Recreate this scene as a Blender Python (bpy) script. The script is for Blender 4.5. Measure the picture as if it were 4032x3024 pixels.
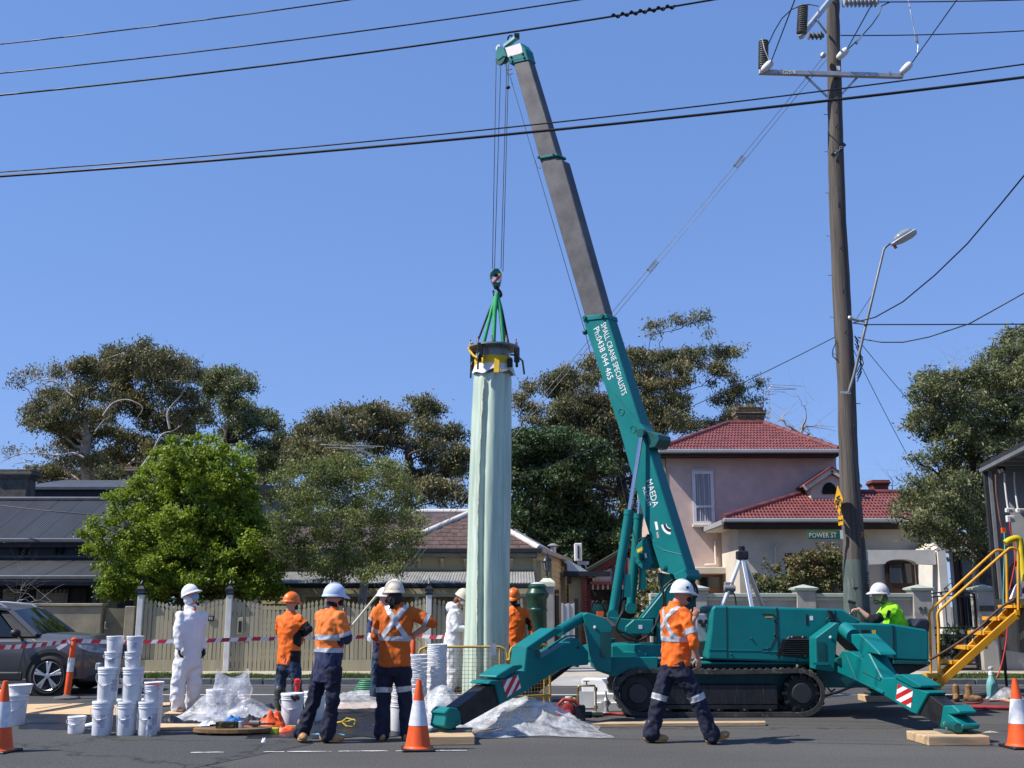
import bpy,bmesh,math,random
import numpy as np
from mathutils import Vector,Matrix,noise
for o in list(bpy.data.objects):
 bpy.data.objects.remove(o,do_unlink=True)
scene=bpy.context.scene
COL=scene.collection
R=math.radians
RND=random.Random(11)
# --------------------- camera, sky, sun, exposure
CAM_H,FPX,HORIZON=1.58,4192.0,2386.0
PITCH=math.atan((HORIZON-1512.0)/FPX)
cd=bpy.data.cameras.new('camera')
cd.sensor_width=36.0
cd.lens=36.0*FPX/4032.0
cd.clip_end=3000.0
cam=bpy.data.objects.new('camera',cd)
cam.location=(0,0,CAM_H)
cam.rotation_euler=(R(90)+PITCH,0,0)
COL.objects.link(cam)
scene.camera=cam
SUN_EL,SUN_AZ=R(50),R(14)
to_sun=Vector((-math.cos(SUN_AZ)*math.cos(SUN_EL),-math.sin(SUN_AZ)*math.cos(SUN_EL),math.sin(SUN_EL)))
world=bpy.data.worlds.new('World')
scene.world=world
world.use_nodes=True
wn=world.node_tree.nodes
bg=wn['Background']
sk=wn.new('ShaderNodeTexSky')
sk.sky_type='NISHITA'
sk.sun_disc=False
sk.sun_elevation=SUN_EL
sk.sun_rotation=math.atan2(to_sun.x,to_sun.y)
sk.altitude=0
sk.air_density=1.0
sk.dust_density=.0
sk.ozone_density=3.5
hs=wn.new('ShaderNodeHueSaturation');hs.inputs['Saturation'].default_value=1.15
gm=wn.new('ShaderNodeGamma');gm.inputs['Gamma'].default_value=.38
tn=wn.new('ShaderNodeMix');tn.data_type='RGBA';tn.blend_type='MULTIPLY';tn.inputs[0].default_value=1.0;tn.inputs[7].default_value=(.93,1.28,2.15,1)
WL=world.node_tree.links
WL.new(sk.outputs[0],hs.inputs['Color']);WL.new(hs.outputs[0],gm.inputs['Color']);WL.new(gm.outputs[0],tn.inputs[6]);WL.new(tn.outputs[2],bg.inputs[0])
bg.inputs[1].default_value=.15
sl=bpy.data.lights.new('sun','SUN')
sl.energy=4.7
sl.angle=R(.53)
sl.color=(1.0,.955,.88)
sun=bpy.data.objects.new('sun',sl)
sun.rotation_euler=(-to_sun).to_track_quat('-Z','Y').to_euler()
sun.location=(0,0,30)
COL.objects.link(sun)
scene.view_settings.view_transform='Standard'
scene.view_settings.look='None'
scene.view_settings.gamma=1.0
scene.view_settings.exposure=.45
scene.view_settings.use_curve_mapping=False
scene.cycles.use_denoising=True
scene.cycles.max_bounces=8
scene.cycles.transparent_max_bounces=24
scene.cycles.caustics_reflective=False
scene.cycles.caustics_refractive=False
# --------------------- where things stand (measured from the photograph)
CP,SP=math.cos(PITCH),math.sin(PITCH)
def ray(x,y):
 a,b=(x-2016.0)/FPX,(1512.0-y)/FPX
 return Vector((a,CP-b*SP,SP+b*CP))
def S(x,y,Y):
 d=ray(x,y);t=Y/d.y
 return Vector((d.x*t,Y,CAM_H+d.z*t))
def G(x,y,z=.0):
 d=ray(x,y);t=(z-CAM_H)/d.z
 return Vector((d.x*t,d.y*t,z))
ZO={1:(0,2240,2.116),2:(1000,2240,2.116),3:(2000,2240,2.116),4:(3000,2240,2.116),5:(0,1300,1.659),6:(1000,1500,2.074),7:(1800,1200,2.37),8:(2200,1700,2.074),9:(2550,1500,1.843),10:(3300,1700,2.074),11:(2900,0,1.951),12:(1800,80,2.764),13:(3150,800,2.37),14:(1700,950,3.016),15:(1950,2020,3.687),16:(0,1900,3.456),17:(3480,2200,3.949),18:(600,2550,3.403),19:(2350,2300,3.687),20:(1750,2250,2.552),0:(0,0,.54861)}
def Z(k,x,y):
 o=ZO[k]
 return o[0]+x/o[2],o[1]+y/o[2]
class Upright:
 """a vertical plane through two places on the ground; + moves it away from the camera"""
 def __init__(self,a,b,off=.0):
  self.a,self.b,self.off=Vector(a),Vector(b),off
  d=(self.b-self.a);d.z=0;d.normalize();n=Vector((-d.y,d.x,0));self.n=n if n.y>0 else-n
 def __add__(self,o):return Upright(self.a,self.b,self.off+o)
 def __sub__(self,o):return Upright(self.a,self.b,self.off-o)
 def at(self,x,y):
  d=ray(x,y);p=self.a+self.n*self.off;o=Vector((0,0,CAM_H));return o+d*((p-o).dot(self.n)/d.dot(self.n))
def Q(k,x,y,Y):
 if isinstance(Y,Upright):return Y.at(*Z(k,x,y))
 return S(*Z(k,x,y),Y)
def QG(k,x,y,z=.0):return G(*Z(k,x,y),z)
# --------------------- objects
def root_of(o):
 while o.parent:o=o.parent
 return o
def tag(o,label=None,cat=None,group=None,kind=None):
 if label:o['label']=label
 if cat:o['category']=cat
 if group:o['group']=group
 if kind:o['kind']=kind
 return o
def thing(name,label,cat,loc=(0,0,0),rotz=.0,group=None):
 o=bpy.data.objects.new(name,None)
 o.empty_display_size=.1
 COL.objects.link(o)
 o.location=loc;o.rotation_euler=(0,0,rotz)
 return tag(o,label,cat,group)
def copy_tree(o,parent=None):
 c=o.copy();COL.objects.link(c);c.parent=parent
 for ch in list(o.children):copy_tree(ch,c)
 return c
class MB:
 """collects geometry; build() links it as ONE mesh object"""
 def __init__(self):self.v=[];self.f=[];self.m=[]
 def add(self,vs,fs,mi=0):
  n=len(self.v)
  self.v.extend([tuple(p)for p in vs])
  self.f.extend([tuple(i+n for i in f)for f in fs])
  self.m.extend([mi]*len(fs))
  return self
 def box(self,c,s,M=None,mi=0,top=1.0):
  c=Vector(c);hx,hy,hz=s[0]/2,s[1]/2,s[2]/2
  vs=[]
  for z,k in((-hz,1.0),(hz,top)):
   for x,y in((-hx,-hy),(hx,-hy),(hx,hy),(-hx,hy)):
    p=Vector((x*k,y*k,z))
    if M is not None:p=M@p
    vs.append(c+p)
  return self.add(vs,[(3,2,1,0),(4,5,6,7),(0,1,5,4),(1,2,6,5),(2,3,7,6),(3,0,4,7)],mi)
 def bb(self,a,b,mi=0):
  a=Vector(a);b=Vector(b)
  return self.box((a+b)/2,[abs(b[i]-a[i])for i in range(3)],None,mi)
 def beam(self,a,b,w,h,up=(0,0,1),mi=0,w2=None,h2=None):
  a=Vector(a);b=Vector(b);d=(b-a)
  if d.length<1e-6:return self
  d.normalize();up=Vector(up);s=d.cross(up)
  if s.length<1e-4:s=d.cross(Vector((0,1,0)))
  s.normalize();u=s.cross(d)
  w2=w if w2 is None else w2;h2=h if h2 is None else h2
  vs=[]
  for p,ww,hh in((a,w,h),(b,w2,h2)):
   for i,j in((-1,-1),(1,-1),(1,1),(-1,1)):
    vs.append(p+s*(i*ww/2)+u*(j*hh/2))
  return self.add(vs,[(0,1,2,3),(7,6,5,4),(1,0,4,5),(2,1,5,6),(3,2,6,7),(0,3,7,4)],mi)
 def tube(self,pts,r,n=8,cap=True,mi=0,closed=False):
  pts=[Vector(p)for p in pts];k=len(pts)
  rs=list(r)if hasattr(r,'__len__')else[r]*k
  t0=(pts[1]-pts[0]).normalized()
  ref=Vector((0,0,1))if abs(t0.z)<.9 else Vector((1,0,0))
  nrm=t0.cross(ref).normalized()
  vs=[]
  for i in range(k):
   if closed:t=pts[(i+1)%k]-pts[i-1]
   else:t=pts[min(i+1,k-1)]-pts[max(i-1,0)]
   t.normalize()
   nrm=(nrm-t*nrm.dot(t))
   if nrm.length<1e-5:nrm=t.orthogonal()
   nrm.normalize();b=t.cross(nrm)
   for j in range(n):
    a=2*math.pi*j/n
    vs.append(pts[i]+(nrm*math.cos(a)+b*math.sin(a))*rs[i])
  fs=[]
  for i in range(k if closed else k-1):
   i2=(i+1)%k
   for j in range(n):
    j2=(j+1)%n
    fs.append((i*n+j,i*n+j2,i2*n+j2,i2*n+j))
  if cap and not closed:
   fs.append(tuple(range(n-1,-1,-1)));fs.append(tuple((k-1)*n+j for j in range(n)))
  return self.add(vs,fs,mi)
 def lathe(self,prof,n=20,o=(0,0,0),M=None,mi=0,cap=True,a0=.0,sx=1.0,sy=1.0):
  o=Vector(o);vs=[];fs=[]
  for r,z in prof:
   for j in range(n):
    a=2*math.pi*j/n+a0
    p=Vector((r*math.cos(a)*sx,r*math.sin(a)*sy,z))
    if M is not None:p=M@p
    vs.append(o+p)
  for i in range(len(prof)-1):
   for j in range(n):
    j2=(j+1)%n
    fs.append((i*n+j,i*n+j2,(i+1)*n+j2,(i+1)*n+j))
  if cap:
   fs.append(tuple(range(n-1,-1,-1)));fs.append(tuple((len(prof)-1)*n+j for j in range(n)))
  return self.add(vs,fs,mi)
 def cyl(self,a,b,r,n=14,mi=0,r2=None):
  return self.tube([a,b],[r,r if r2 is None else r2],n,True,mi)
 def ell(self,c,rad,M=None,nu=12,nv=8,mi=0):
  c=Vector(c);vs=[];fs=[]
  for i in range(nv+1):
   t=math.pi*i/nv
   for j in range(nu):
    a=2*math.pi*j/nu
    p=Vector((rad[0]*math.sin(t)*math.cos(a),rad[1]*math.sin(t)*math.sin(a),-rad[2]*math.cos(t)))
    if M is not None:p=M@p
    vs.append(c+p)
  for i in range(nv):
   for j in range(nu):
    j2=(j+1)%nu
    fs.append((i*nu+j,i*nu+j2,(i+1)*nu+j2,(i+1)*nu+j))
  return self.add(vs,fs,mi)
 def prism(self,poly,vec,mi=0):
  poly=[Vector(p)for p in poly];vec=Vector(vec);n=len(poly)
  nm=Vector((0,0,0))
  for i in range(n):nm+=poly[i].cross(poly[(i+1)%n])
  if nm.dot(vec)>0:poly=poly[::-1]
  vs=poly+[p+vec for p in poly]
  fs=[tuple(range(n)),tuple(range(2*n-1,n-1,-1))]
  for i in range(n):
   j=(i+1)%n
   fs.append((j,i,n+i,n+j))
  return self.add(vs,fs,mi)
 def qprism(self,k,pts,Y,depth,mi=0):
  """outline seen in the photograph, standing in the plane at depth Y, given real thickness"""
  return self.prism([Q(k,x,y,Y)for x,y in pts],Y.n*depth if isinstance(Y,Upright)else(0,depth,0),mi)
 def quad(self,a,b,c,d,mi=0):return self.add([a,b,c,d],[(0,1,2,3)],mi)
 def grid(self,fn,nu,nv,mi=0):
  vs=[fn(i/nu,j/nv)for j in range(nv+1)for i in range(nu+1)]
  fs=[]
  for j in range(nv):
   for i in range(nu):
    a=j*(nu+1)+i
    fs.append((a,a+1,a+nu+2,a+nu+1))
  return self.add(vs,fs,mi)
 def build(self,name,mats,parent=None,W=True,smooth=None,bevel=.0,seg=1,local=None):
  if not isinstance(mats,(list,tuple)):mats=[mats]
  me=bpy.data.meshes.new(name)
  v=self.v
  if W and parent is not None:
   L=root_of(parent).location
   v=[(p[0]-L[0],p[1]-L[1],p[2]-L[2])for p in v]
  elif local is not None:
   v=[(p[0]-local[0],p[1]-local[1],p[2]-local[2])for p in v]
  me.from_pydata(v,[],self.f)
  for m in mats:me.materials.append(m)
  if len(mats)>1:me.polygons.foreach_set('material_index',self.m)
  if smooth is not None:
   me.polygons.foreach_set('use_smooth',[True]*len(me.polygons))
   if smooth<179:me.set_sharp_from_angle(angle=R(smooth))
  me.update()
  o=bpy.data.objects.new(name,me)
  if local is not None:o.location=local
  COL.objects.link(o)
  if parent is not None:o.parent=parent
  if bevel:
   b=o.modifiers.new('bevel','BEVEL');b.width=bevel;b.segments=seg;b.limit_method='ANGLE';b.angle_limit=R(35)
   b.harden_normals=False
  return o
def np_mesh(name,verts,faces_n,mats,parent=None,W=True,midx=None,smooth=False):
 """verts (n,3) array, every face has the same corner count (faces_n: (m,k) array)"""
 me=bpy.data.meshes.new(name)
 v=np.asarray(verts,dtype=np.float32)
 if W and parent is not None:
  v=v-np.array(root_of(parent).location,dtype=np.float32)
 f=np.asarray(faces_n,dtype=np.int32);k=f.shape[1]
 me.vertices.add(len(v));me.vertices.foreach_set('co',v.ravel())
 me.loops.add(f.size);me.loops.foreach_set('vertex_index',f.ravel())
 me.polygons.add(len(f))
 me.polygons.foreach_set('loop_start',np.arange(0,f.size,k,dtype=np.int32))
 me.polygons.foreach_set('loop_total',np.full(len(f),k,dtype=np.int32))
 if not isinstance(mats,(list,tuple)):mats=[mats]
 for m in mats:me.materials.append(m)
 if midx is not None:me.polygons.foreach_set('material_index',np.asarray(midx,dtype=np.int32))
 if smooth:me.polygons.foreach_set('use_smooth',np.ones(len(f),dtype=bool))
 me.update(calc_edges=True)
 o=bpy.data.objects.new(name,me);COL.objects.link(o)
 if parent is not None:o.parent=parent
 return o
 # --------------------- materials
def mat(name,col,rough=.6,metal=.0,var=.12,scale=3.0,bump=.0,bscale=40.0,col2=None,mix=.5,stretch=None,spec=.5,trans=.0,ior=1.45,alpha=1.0,rvar=.0,emit=None,detail=5.0,sss=.0,coat=.0,rndoff=True,stain=None):
 m=bpy.data.materials.new(name);m.use_nodes=True
 nt=m.node_tree;N=nt.nodes;L=nt.links
 b=N['Principled BSDF']
 tc=N.new('ShaderNodeTexCoord');vec=tc.outputs['Object']
 if rndoff:
  oi=N.new('ShaderNodeObjectInfo');mu=N.new('ShaderNodeMath');mu.operation='MULTIPLY';mu.inputs[1].default_value=37.0
  L.new(oi.outputs['Random'],mu.inputs[0])
  va=N.new('ShaderNodeVectorMath');va.operation='ADD'
  L.new(vec,va.inputs[0]);L.new(mu.outputs[0],va.inputs[1]);vec=va.outputs[0]
 if stretch:
  mp=N.new('ShaderNodeVectorMath');mp.operation='MULTIPLY';mp.inputs[1].default_value=stretch
  L.new(vec,mp.inputs[0]);vec=mp.outputs[0]
 nz=N.new('ShaderNodeTexNoise');nz.inputs['Scale'].default_value=scale;nz.inputs['Detail'].default_value=detail
 nz.inputs['Roughness'].default_value=.62
 L.new(vec,nz.inputs['Vector'])
 c=Vector(col[:3])
 if col2 is None:
  ca=c*(1-var*1.6);cb=c*(1+var*1.6)
 else:
  ca=c;cb=Vector(col2[:3])
 rp=N.new('ShaderNodeValToRGB')
 w=.16 if col2 is None else .1
 rp.color_ramp.elements[0].position=max(.0,mix-w);rp.color_ramp.elements[1].position=min(1.0,mix+w)
 rp.color_ramp.elements[0].color=(*[max(0,min(1,x))for x in ca],1);rp.color_ramp.elements[1].color=(*[max(0,min(1,x))for x in cb],1)
 L.new(nz.outputs['Fac'],rp.inputs[0])
 out=rp.outputs[0]
 if stain:
  sn=N.new('ShaderNodeTexNoise');sn.inputs['Scale'].default_value=stain[1];sn.inputs['Detail'].default_value=8
  sn.inputs['Roughness'].default_value=.7
  L.new(tc.outputs['Object']if not stretch else vec,sn.inputs['Vector'])
  sr=N.new('ShaderNodeValToRGB');sr.color_ramp.elements[0].position=stain[2];sr.color_ramp.elements[1].position=stain[2]+.08
  L.new(sn.outputs['Fac'],sr.inputs[0])
  mx=N.new('ShaderNodeMix');mx.data_type='RGBA'
  L.new(sr.outputs[0],mx.inputs[0]);L.new(out,mx.inputs[6]);mx.inputs[7].default_value=(*stain[0],1)
  out=mx.outputs[2]
 L.new(out,b.inputs['Base Color'])
 b.inputs['Roughness'].default_value=rough
 if rvar:
  mr=N.new('ShaderNodeMapRange');mr.inputs[1].default_value=.3;mr.inputs[2].default_value=.7
  mr.inputs[3].default_value=max(.02,rough-rvar);mr.inputs[4].default_value=min(1,rough+rvar)
  L.new(nz.outputs['Fac'],mr.inputs[0]);L.new(mr.outputs[0],b.inputs['Roughness'])
 b.inputs['Metallic'].default_value=metal
 b.inputs['Specular IOR Level'].default_value=spec
 b.inputs['IOR'].default_value=ior
 if trans:b.inputs['Transmission Weight'].default_value=trans
 if alpha<1:b.inputs['Alpha'].default_value=alpha
 if coat:b.inputs['Coat Weight'].default_value=coat;b.inputs['Coat Roughness'].default_value=.08
 if sss:
  b.inputs['Subsurface Weight'].default_value=sss;b.inputs['Subsurface Radius'].default_value=(.05,.05,.05)
 if emit:
  b.inputs['Emission Color'].default_value=(*emit[0],1);b.inputs['Emission Strength'].default_value=emit[1]
 if bump:
  n2=N.new('ShaderNodeTexNoise');n2.inputs['Scale'].default_value=bscale;n2.inputs['Detail'].default_value=4
  L.new(vec,n2.inputs['Vector'])
  bp=N.new('ShaderNodeBump');bp.inputs['Strength'].default_value=min(1,bump);bp.inputs['Distance'].default_value=.02
  L.new(n2.outputs['Fac'],bp.inputs['Height']);L.new(bp.outputs[0],b.inputs['Normal'])
 return m
def leaf_mat(name,cols,trans=.3,rough=.5):
 """leaf faces: every face carries its own random tone (vertex colour layer 'tone')"""
 m=bpy.data.materials.new(name);m.use_nodes=True
 nt=m.node_tree;N=nt.nodes;L=nt.links
 b=N['Principled BSDF']
 at=N.new('ShaderNodeAttribute');at.attribute_name='tone'
 rp=N.new('ShaderNodeValToRGB')
 el=rp.color_ramp.elements
 el[0].position=.0;el[0].color=(*cols[0],1)
 el[1].position=1.0;el[1].color=(*cols[-1],1)
 for i,c in enumerate(cols[1:-1]):
  e=el.new((i+1)/(len(cols)-1));e.color=(*c,1)
 L.new(at.outputs['Fac'],rp.inputs[0]);L.new(rp.outputs[0],b.inputs['Base Color'])
 b.inputs['Roughness'].default_value=rough;b.inputs['Specular IOR Level'].default_value=.35
 tr=N.new('ShaderNodeBsdfTranslucent');L.new(rp.outputs[0],tr.inputs[0])
 mx=N.new('ShaderNodeMixShader');mx.inputs[0].default_value=trans
 L.new(b.outputs[0],mx.inputs[1]);L.new(tr.outputs[0],mx.inputs[2])
 L.new(mx.outputs[0],N['Material Output'].inputs[0])
 return m
def brick_mat(name,c1,c2,mortar,sx=.23,sy=.086):
 m=bpy.data.materials.new(name);m.use_nodes=True
 N=m.node_tree.nodes;L=m.node_tree.links;b=N['Principled BSDF']
 tc=N.new('ShaderNodeTexCoord');mp=N.new('ShaderNodeMapping');mp.inputs['Rotation'].default_value=(R(90),0,0)
 br=N.new('ShaderNodeTexBrick');br.inputs['Scale'].default_value=1.0
 br.inputs['Brick Width'].default_value=sx;br.inputs['Row Height'].default_value=sy;br.inputs['Mortar Size'].default_value=.008
 br.inputs['Color1'].default_value=(*c1,1);br.inputs['Color2'].default_value=(*c2,1);br.inputs['Mortar'].default_value=(*mortar,1)
 L.new(tc.outputs['Object'],mp.inputs[0]);L.new(mp.outputs[0],br.inputs[0]);L.new(br.outputs[0],b.inputs['Base Color'])
 b.inputs['Roughness'].default_value=.85
 return m
def text_obj(s,size,mtl,parent,loc,rot,depth=.003,name='lettering',sx=1.0,extr=.001,align='CENTER',shear=0):
 cu=bpy.data.curves.new(name,'FONT');cu.body=s;cu.size=size;cu.extrude=extr;cu.align_x=align;cu.align_y='CENTER'
 cu.resolution_u=2;cu.offset=.0
 t=bpy.data.objects.new(name,cu);COL.objects.link(t)
 bpy.context.view_layer.update()
 dg=bpy.context.evaluated_depsgraph_get()
 me=bpy.data.meshes.new_from_object(t.evaluated_get(dg))
 bpy.data.objects.remove(t,do_unlink=True)
 M=Matrix.Translation(Vector(loc))@rot.to_4x4()@Matrix.Diagonal((sx,1,1,1))
 me.transform(M)
 if parent is not None:me.transform(Matrix.Translation(-Vector(root_of(parent).location)))
 me.materials.clear();me.materials.append(mtl)
 o=bpy.data.objects.new(name,me);COL.objects.link(o)
 if parent is not None:o.parent=parent
 return o
def basis(x,y):
 x=Vector(x).normalized();y=Vector(y);y=(y-x*y.dot(x)).normalized();z=x.cross(y)
 return Matrix((x,y,z)).transposed()
TEAL=mat('teal_paint',(.002,.158,.158),.45,spec=.35,var=.07,scale=1.3,rvar=.1,stain=((.045,.115,.112),5.5,.61),bump=.03,bscale=60)
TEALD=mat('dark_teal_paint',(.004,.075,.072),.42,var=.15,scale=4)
STEEL=mat('worn_boom_steel',(.082,.078,.082),.5,.1,var=.2,scale=2.5,stain=((.06,.055,.055),3.0,.6),bump=.05,bscale=30)
DSTEEL=mat('dark_steel',(.022,.022,.025),.45,.3,var=.3,scale=6,stain=((.10,.095,.09),8.0,.68))
BLACK=mat('black_rubber',(.012,.012,.013),.55,var=.3,scale=8)
CHROME=mat('hydraulic_chrome',(.62,.62,.64),.13,1.0,var=.03)
GALV=mat('galvanised_steel',(.46,.47,.48),.42,.65,var=.12,scale=9)
WHITEP=mat('white_plastic',(.76,.76,.77),.38,var=.04,sss=.1,stain=((.52,.51,.49),7.0,.66))
REDP=mat('red_plastic',(.55,.03,.03),.45,var=.1)
ORANGEP=mat('orange_plastic',(.80,.095,.012),.5,var=.08,scale=6,stain=((.35,.06,.02),12,.7))
REFLW=mat('reflective_white',(.66,.66,.68),.45,var=.1,scale=14,stain=((.35,.34,.34),25,.66))
YELLOWP=mat('yellow_paint',(.70,.33,.018),.42,var=.08,scale=3,stain=((.35,.18,.03),8,.72))
WIRE=mat('wire_black',(.012,.012,.016),.5,var=.1)
CONC=mat('concrete',(.36,.345,.32),.85,var=.10,scale=2.2,bump=.15,bscale=50,stain=((.2,.19,.18),1.3,.6))
TIMBER=mat('raw_timber',(.52,.36,.20),.75,var=.14,scale=2.0,stretch=(1.2,14,14),bump=.1,bscale=8,stain=((.32,.22,.13),2.5,.64))
PLY=mat('plywood',(.62,.42,.23),.7,var=.1,scale=1.2,stretch=(1,7,7),stain=((.4,.27,.15),3,.66))
WHITEPAINT=mat('white_paint',(.72,.71,.69),.6,var=.06,stain=((.45,.43,.4),4,.68))
SILVER=mat('silver_tape',(.50,.51,.53),.35,var=.08,scale=20,metal=.2)
# ================== ground, road, kerb, verge, footpath
def asphalt_mat(name,base,tint,scale=1.0):
 m=bpy.data.materials.new(name);m.use_nodes=True
 N=m.node_tree.nodes;L=m.node_tree.links;b=N['Principled BSDF']
 tc=N.new('ShaderNodeTexCoord');v=tc.outputs['Object']
 big=N.new('ShaderNodeTexNoise');big.inputs['Scale'].default_value=.35;big.inputs['Detail'].default_value=7;big.inputs['Roughness'].default_value=.6
 st=N.new('ShaderNodeVectorMath');st.operation='MULTIPLY';st.inputs[1].default_value=(.5,1.3,1);L.new(v,st.inputs[0]);L.new(st.outputs[0],big.inputs[0])
 r1=N.new('ShaderNodeValToRGB');r1.color_ramp.elements[0].position=.36;r1.color_ramp.elements[1].position=.66
 r1.color_ramp.elements[0].color=(*base,1);r1.color_ramp.elements[1].color=(*tint,1)
 L.new(big.outputs[0],r1.inputs[0])
 fine=N.new('ShaderNodeTexNoise');fine.inputs['Scale'].default_value=42;fine.inputs['Detail'].default_value=5;fine.inputs['Roughness'].default_value=.75;L.new(v,fine.inputs[0])
 r2=N.new('ShaderNodeValToRGB');r2.color_ramp.elements[0].position=.3;r2.color_ramp.elements[1].position=.72
 r2.color_ramp.elements[0].color=(.35,.35,.35,1);r2.color_ramp.elements[1].color=(1.85,1.83,1.8,1)
 L.new(fine.outputs[0],r2.inputs[0])
 mx=N.new('ShaderNodeMix');mx.data_type='RGBA';mx.blend_type='MULTIPLY';mx.inputs[0].default_value=1
 L.new(r1.outputs[0],mx.inputs[6]);L.new(r2.outputs[0],mx.inputs[7])
 vo=N.new('ShaderNodeTexVoronoi');vo.feature='DISTANCE_TO_EDGE';vo.inputs['Scale'].default_value=.2
 dn=N.new('ShaderNodeTexNoise');dn.inputs['Scale'].default_value=3;dn.inputs['Detail'].default_value=6;L.new(v,dn.inputs[0])
 dm=N.new('ShaderNodeMix');dm.data_type='VECTOR';dm.inputs[0].default_value=.42;L.new(v,dm.inputs[4]);L.new(dn.outputs[1],dm.inputs[5])
 L.new(dm.outputs[1],vo.inputs[0])
 cr=N.new('ShaderNodeValToRGB');cr.color_ramp.elements[0].position=.002;cr.color_ramp.elements[1].position=.0045
 cr.color_ramp.elements[0].color=(.3,.3,.3,1);cr.color_ramp.elements[1].color=(1,1,1,1)
 L.new(vo.outputs[0],cr.inputs[0])
 m2=N.new('ShaderNodeMix');m2.data_type='RGBA';m2.blend_type='MULTIPLY';m2.inputs[0].default_value=.9
 L.new(mx.outputs[2],m2.inputs[6]);L.new(cr.outputs[0],m2.inputs[7])
 sc=N.new('ShaderNodeTexNoise');sc.inputs['Scale'].default_value=1.6;sc.inputs['Detail'].default_value=9;sc.inputs['Roughness'].default_value=.75
 s2=N.new('ShaderNodeVectorMath');s2.operation='MULTIPLY';s2.inputs[1].default_value=(.6,3.2,1);L.new(v,s2.inputs[0]);L.new(s2.outputs[0],sc.inputs[0])
 sr=N.new('ShaderNodeValToRGB');sr.color_ramp.elements[0].position=.62;sr.color_ramp.elements[1].position=.78
 sr.color_ramp.elements[0].color=(0,0,0,1);sr.color_ramp.elements[1].color=(.5,.5,.5,1)
 L.new(sc.outputs[0],sr.inputs[0])
 m3=N.new('ShaderNodeMix');m3.data_type='RGBA';L.new(sr.outputs[0],m3.inputs[0]);L.new(m2.outputs[2],m3.inputs[6]);m3.inputs[7].default_value=(.17,.165,.155,1)
 L.new(m3.outputs[2],b.inputs['Base Color'])
 b.inputs['Roughness'].default_value=.88;b.inputs['Specular IOR Level'].default_value=.3
 bp=N.new('ShaderNodeBump');bp.inputs['Strength'].default_value=.55;bp.inputs['Distance'].default_value=.012
 L.new(fine.outputs[0],bp.inputs['Height']);L.new(bp.outputs[0],b.inputs['Normal'])
 return m
ASPH=asphalt_mat('asphalt',(.066,.064,.061),(.090,.086,.080))
ASPH2=asphalt_mat('newer_asphalt',(.054,.054,.055),(.070,.069,.068))
KERB_Y=22.5
EARTH=mat('bare_earth',(.11,.09,.06),.95,var=.3,scale=1.5)
BLUESTONE=mat('bluestone',(.12,.125,.135),.8,var=.16,scale=6,bump=.2)
PATH=mat('pale_footpath',(.42,.37,.28),.9,var=.1,scale=2,stain=((.3,.27,.2),1.2,.6))
TURF=mat('turf',(.05,.085,.02),.95,var=.35,scale=6)
tag(MB().bb((-1500,-1500,-.30),(1500,1500,-.05)).build('ground',EARTH),kind='structure')
o=MB();o.quad((-400,-120,0),(400,-120,0),(400,KERB_Y,0),(-400,KERB_Y,0))
road=tag(o.build('road',ASPH),kind='structure')
o=MB()
o.add([(-60,17.2,.004),(60,17.0,.004),(60,21.6,.004),(-60,21.6,.004)],[(0,1,2,3)])
o.add([(-30,8.6,.0042),(-3.4,10.6,.0042),(-2.35,13.0,.0042),(-2.9,17.0,.0042),(-30,17.1,.0042)],[(0,1,2,3,4)])
o.build('asphalt_patch',ASPH2,road)
PAINT=mat('road_paint',(.62,.62,.60),.8,var=.15,scale=30,stain=((.2,.2,.2),14,.56))
def worn_line(a,b,w,gaps,name):
 rr=random.Random(5);mb=MB();a=Vector(a);b=Vector(b);d=(b-a);Ln=d.length;d.normalize();n=Vector((-d.y,d.x,0))
 t=.0
 while t<Ln:
  l=rr.uniform(.12,.5)
  if rr.random()>gaps:
   k=5;up=[];lo=[]
   for i in range(k+1):
    p=a+d*(t+l*i/k)
    e=w/2*(rr.uniform(.3,1.0)if 0<i<k else rr.uniform(.0,.5))
    up.append(p+n*e);lo.append(p-n*w/2*rr.uniform(.25,.9))
   for i in range(k):mb.quad(lo[i],lo[i+1],up[i+1],up[i])
  t+=l+rr.uniform(.0,.12)
 return mb.build(name,PAINT,road)
ly=QG(1,1600,1535).y
worn_line((QG(1,1590,1535).x,ly,.0085),(QG(2,1710,1517).x,QG(2,1710,1517).y,.0085),.07,.28,'worn_line')
mb=MB();a=QG(4,520,1052);b=QG(4,1910,1040)
mb.quad((-40,a.y-.05,.009),(40,a.y-.05,.009),(40,a.y+.06,.009),(-40,a.y+.06,.009));mb.build('edge_line',PAINT,road)
kerb=tag(thing('kerb',None,None,(0,KERB_Y,0)),kind='structure')
drv0,drv1=QG(3,330,930,.1).x,QG(3,930,930,.1).x
rr=random.Random(3);x=-24.0
while x<24:
 l=rr.uniform(.85,1.15)
 if x+l<drv0 or x>drv1:
  MB().bb((x,KERB_Y+rr.uniform(-.006,.006),-.04),(x+l-.012,KERB_Y+.16,.125+rr.uniform(-.006,.006))).build('kerb_stone',BLUESTONE,kerb,bevel=.015)
 x+=l
MB().bb((-24,KERB_Y-.30,-.03),(drv0,KERB_Y-.012,.012)).bb((drv1,KERB_Y-.30,-.03),(24,KERB_Y-.012,.012)).build('channel',BLUESTONE,kerb)
VZ=.11
tag(MB().bb((-40,KERB_Y+.17,-.04),(drv0,23.8,VZ)).bb((drv1,KERB_Y+.17,-.04),(40,23.8,VZ)).build('verge',TURF),kind='structure')
fp=tag(thing('footpath',None,None,(0,24.6,0)),kind='structure')
x=-26.0
while x<26:
 MB().bb((x,23.82,-.04),(x+1.79,25.55,VZ-.002)).build('concrete_slab',PATH,fp,bevel=.01);x+=1.8
dw=tag(thing('driveway',None,None,((drv0+drv1)/2,23,0)),kind='structure')
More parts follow.
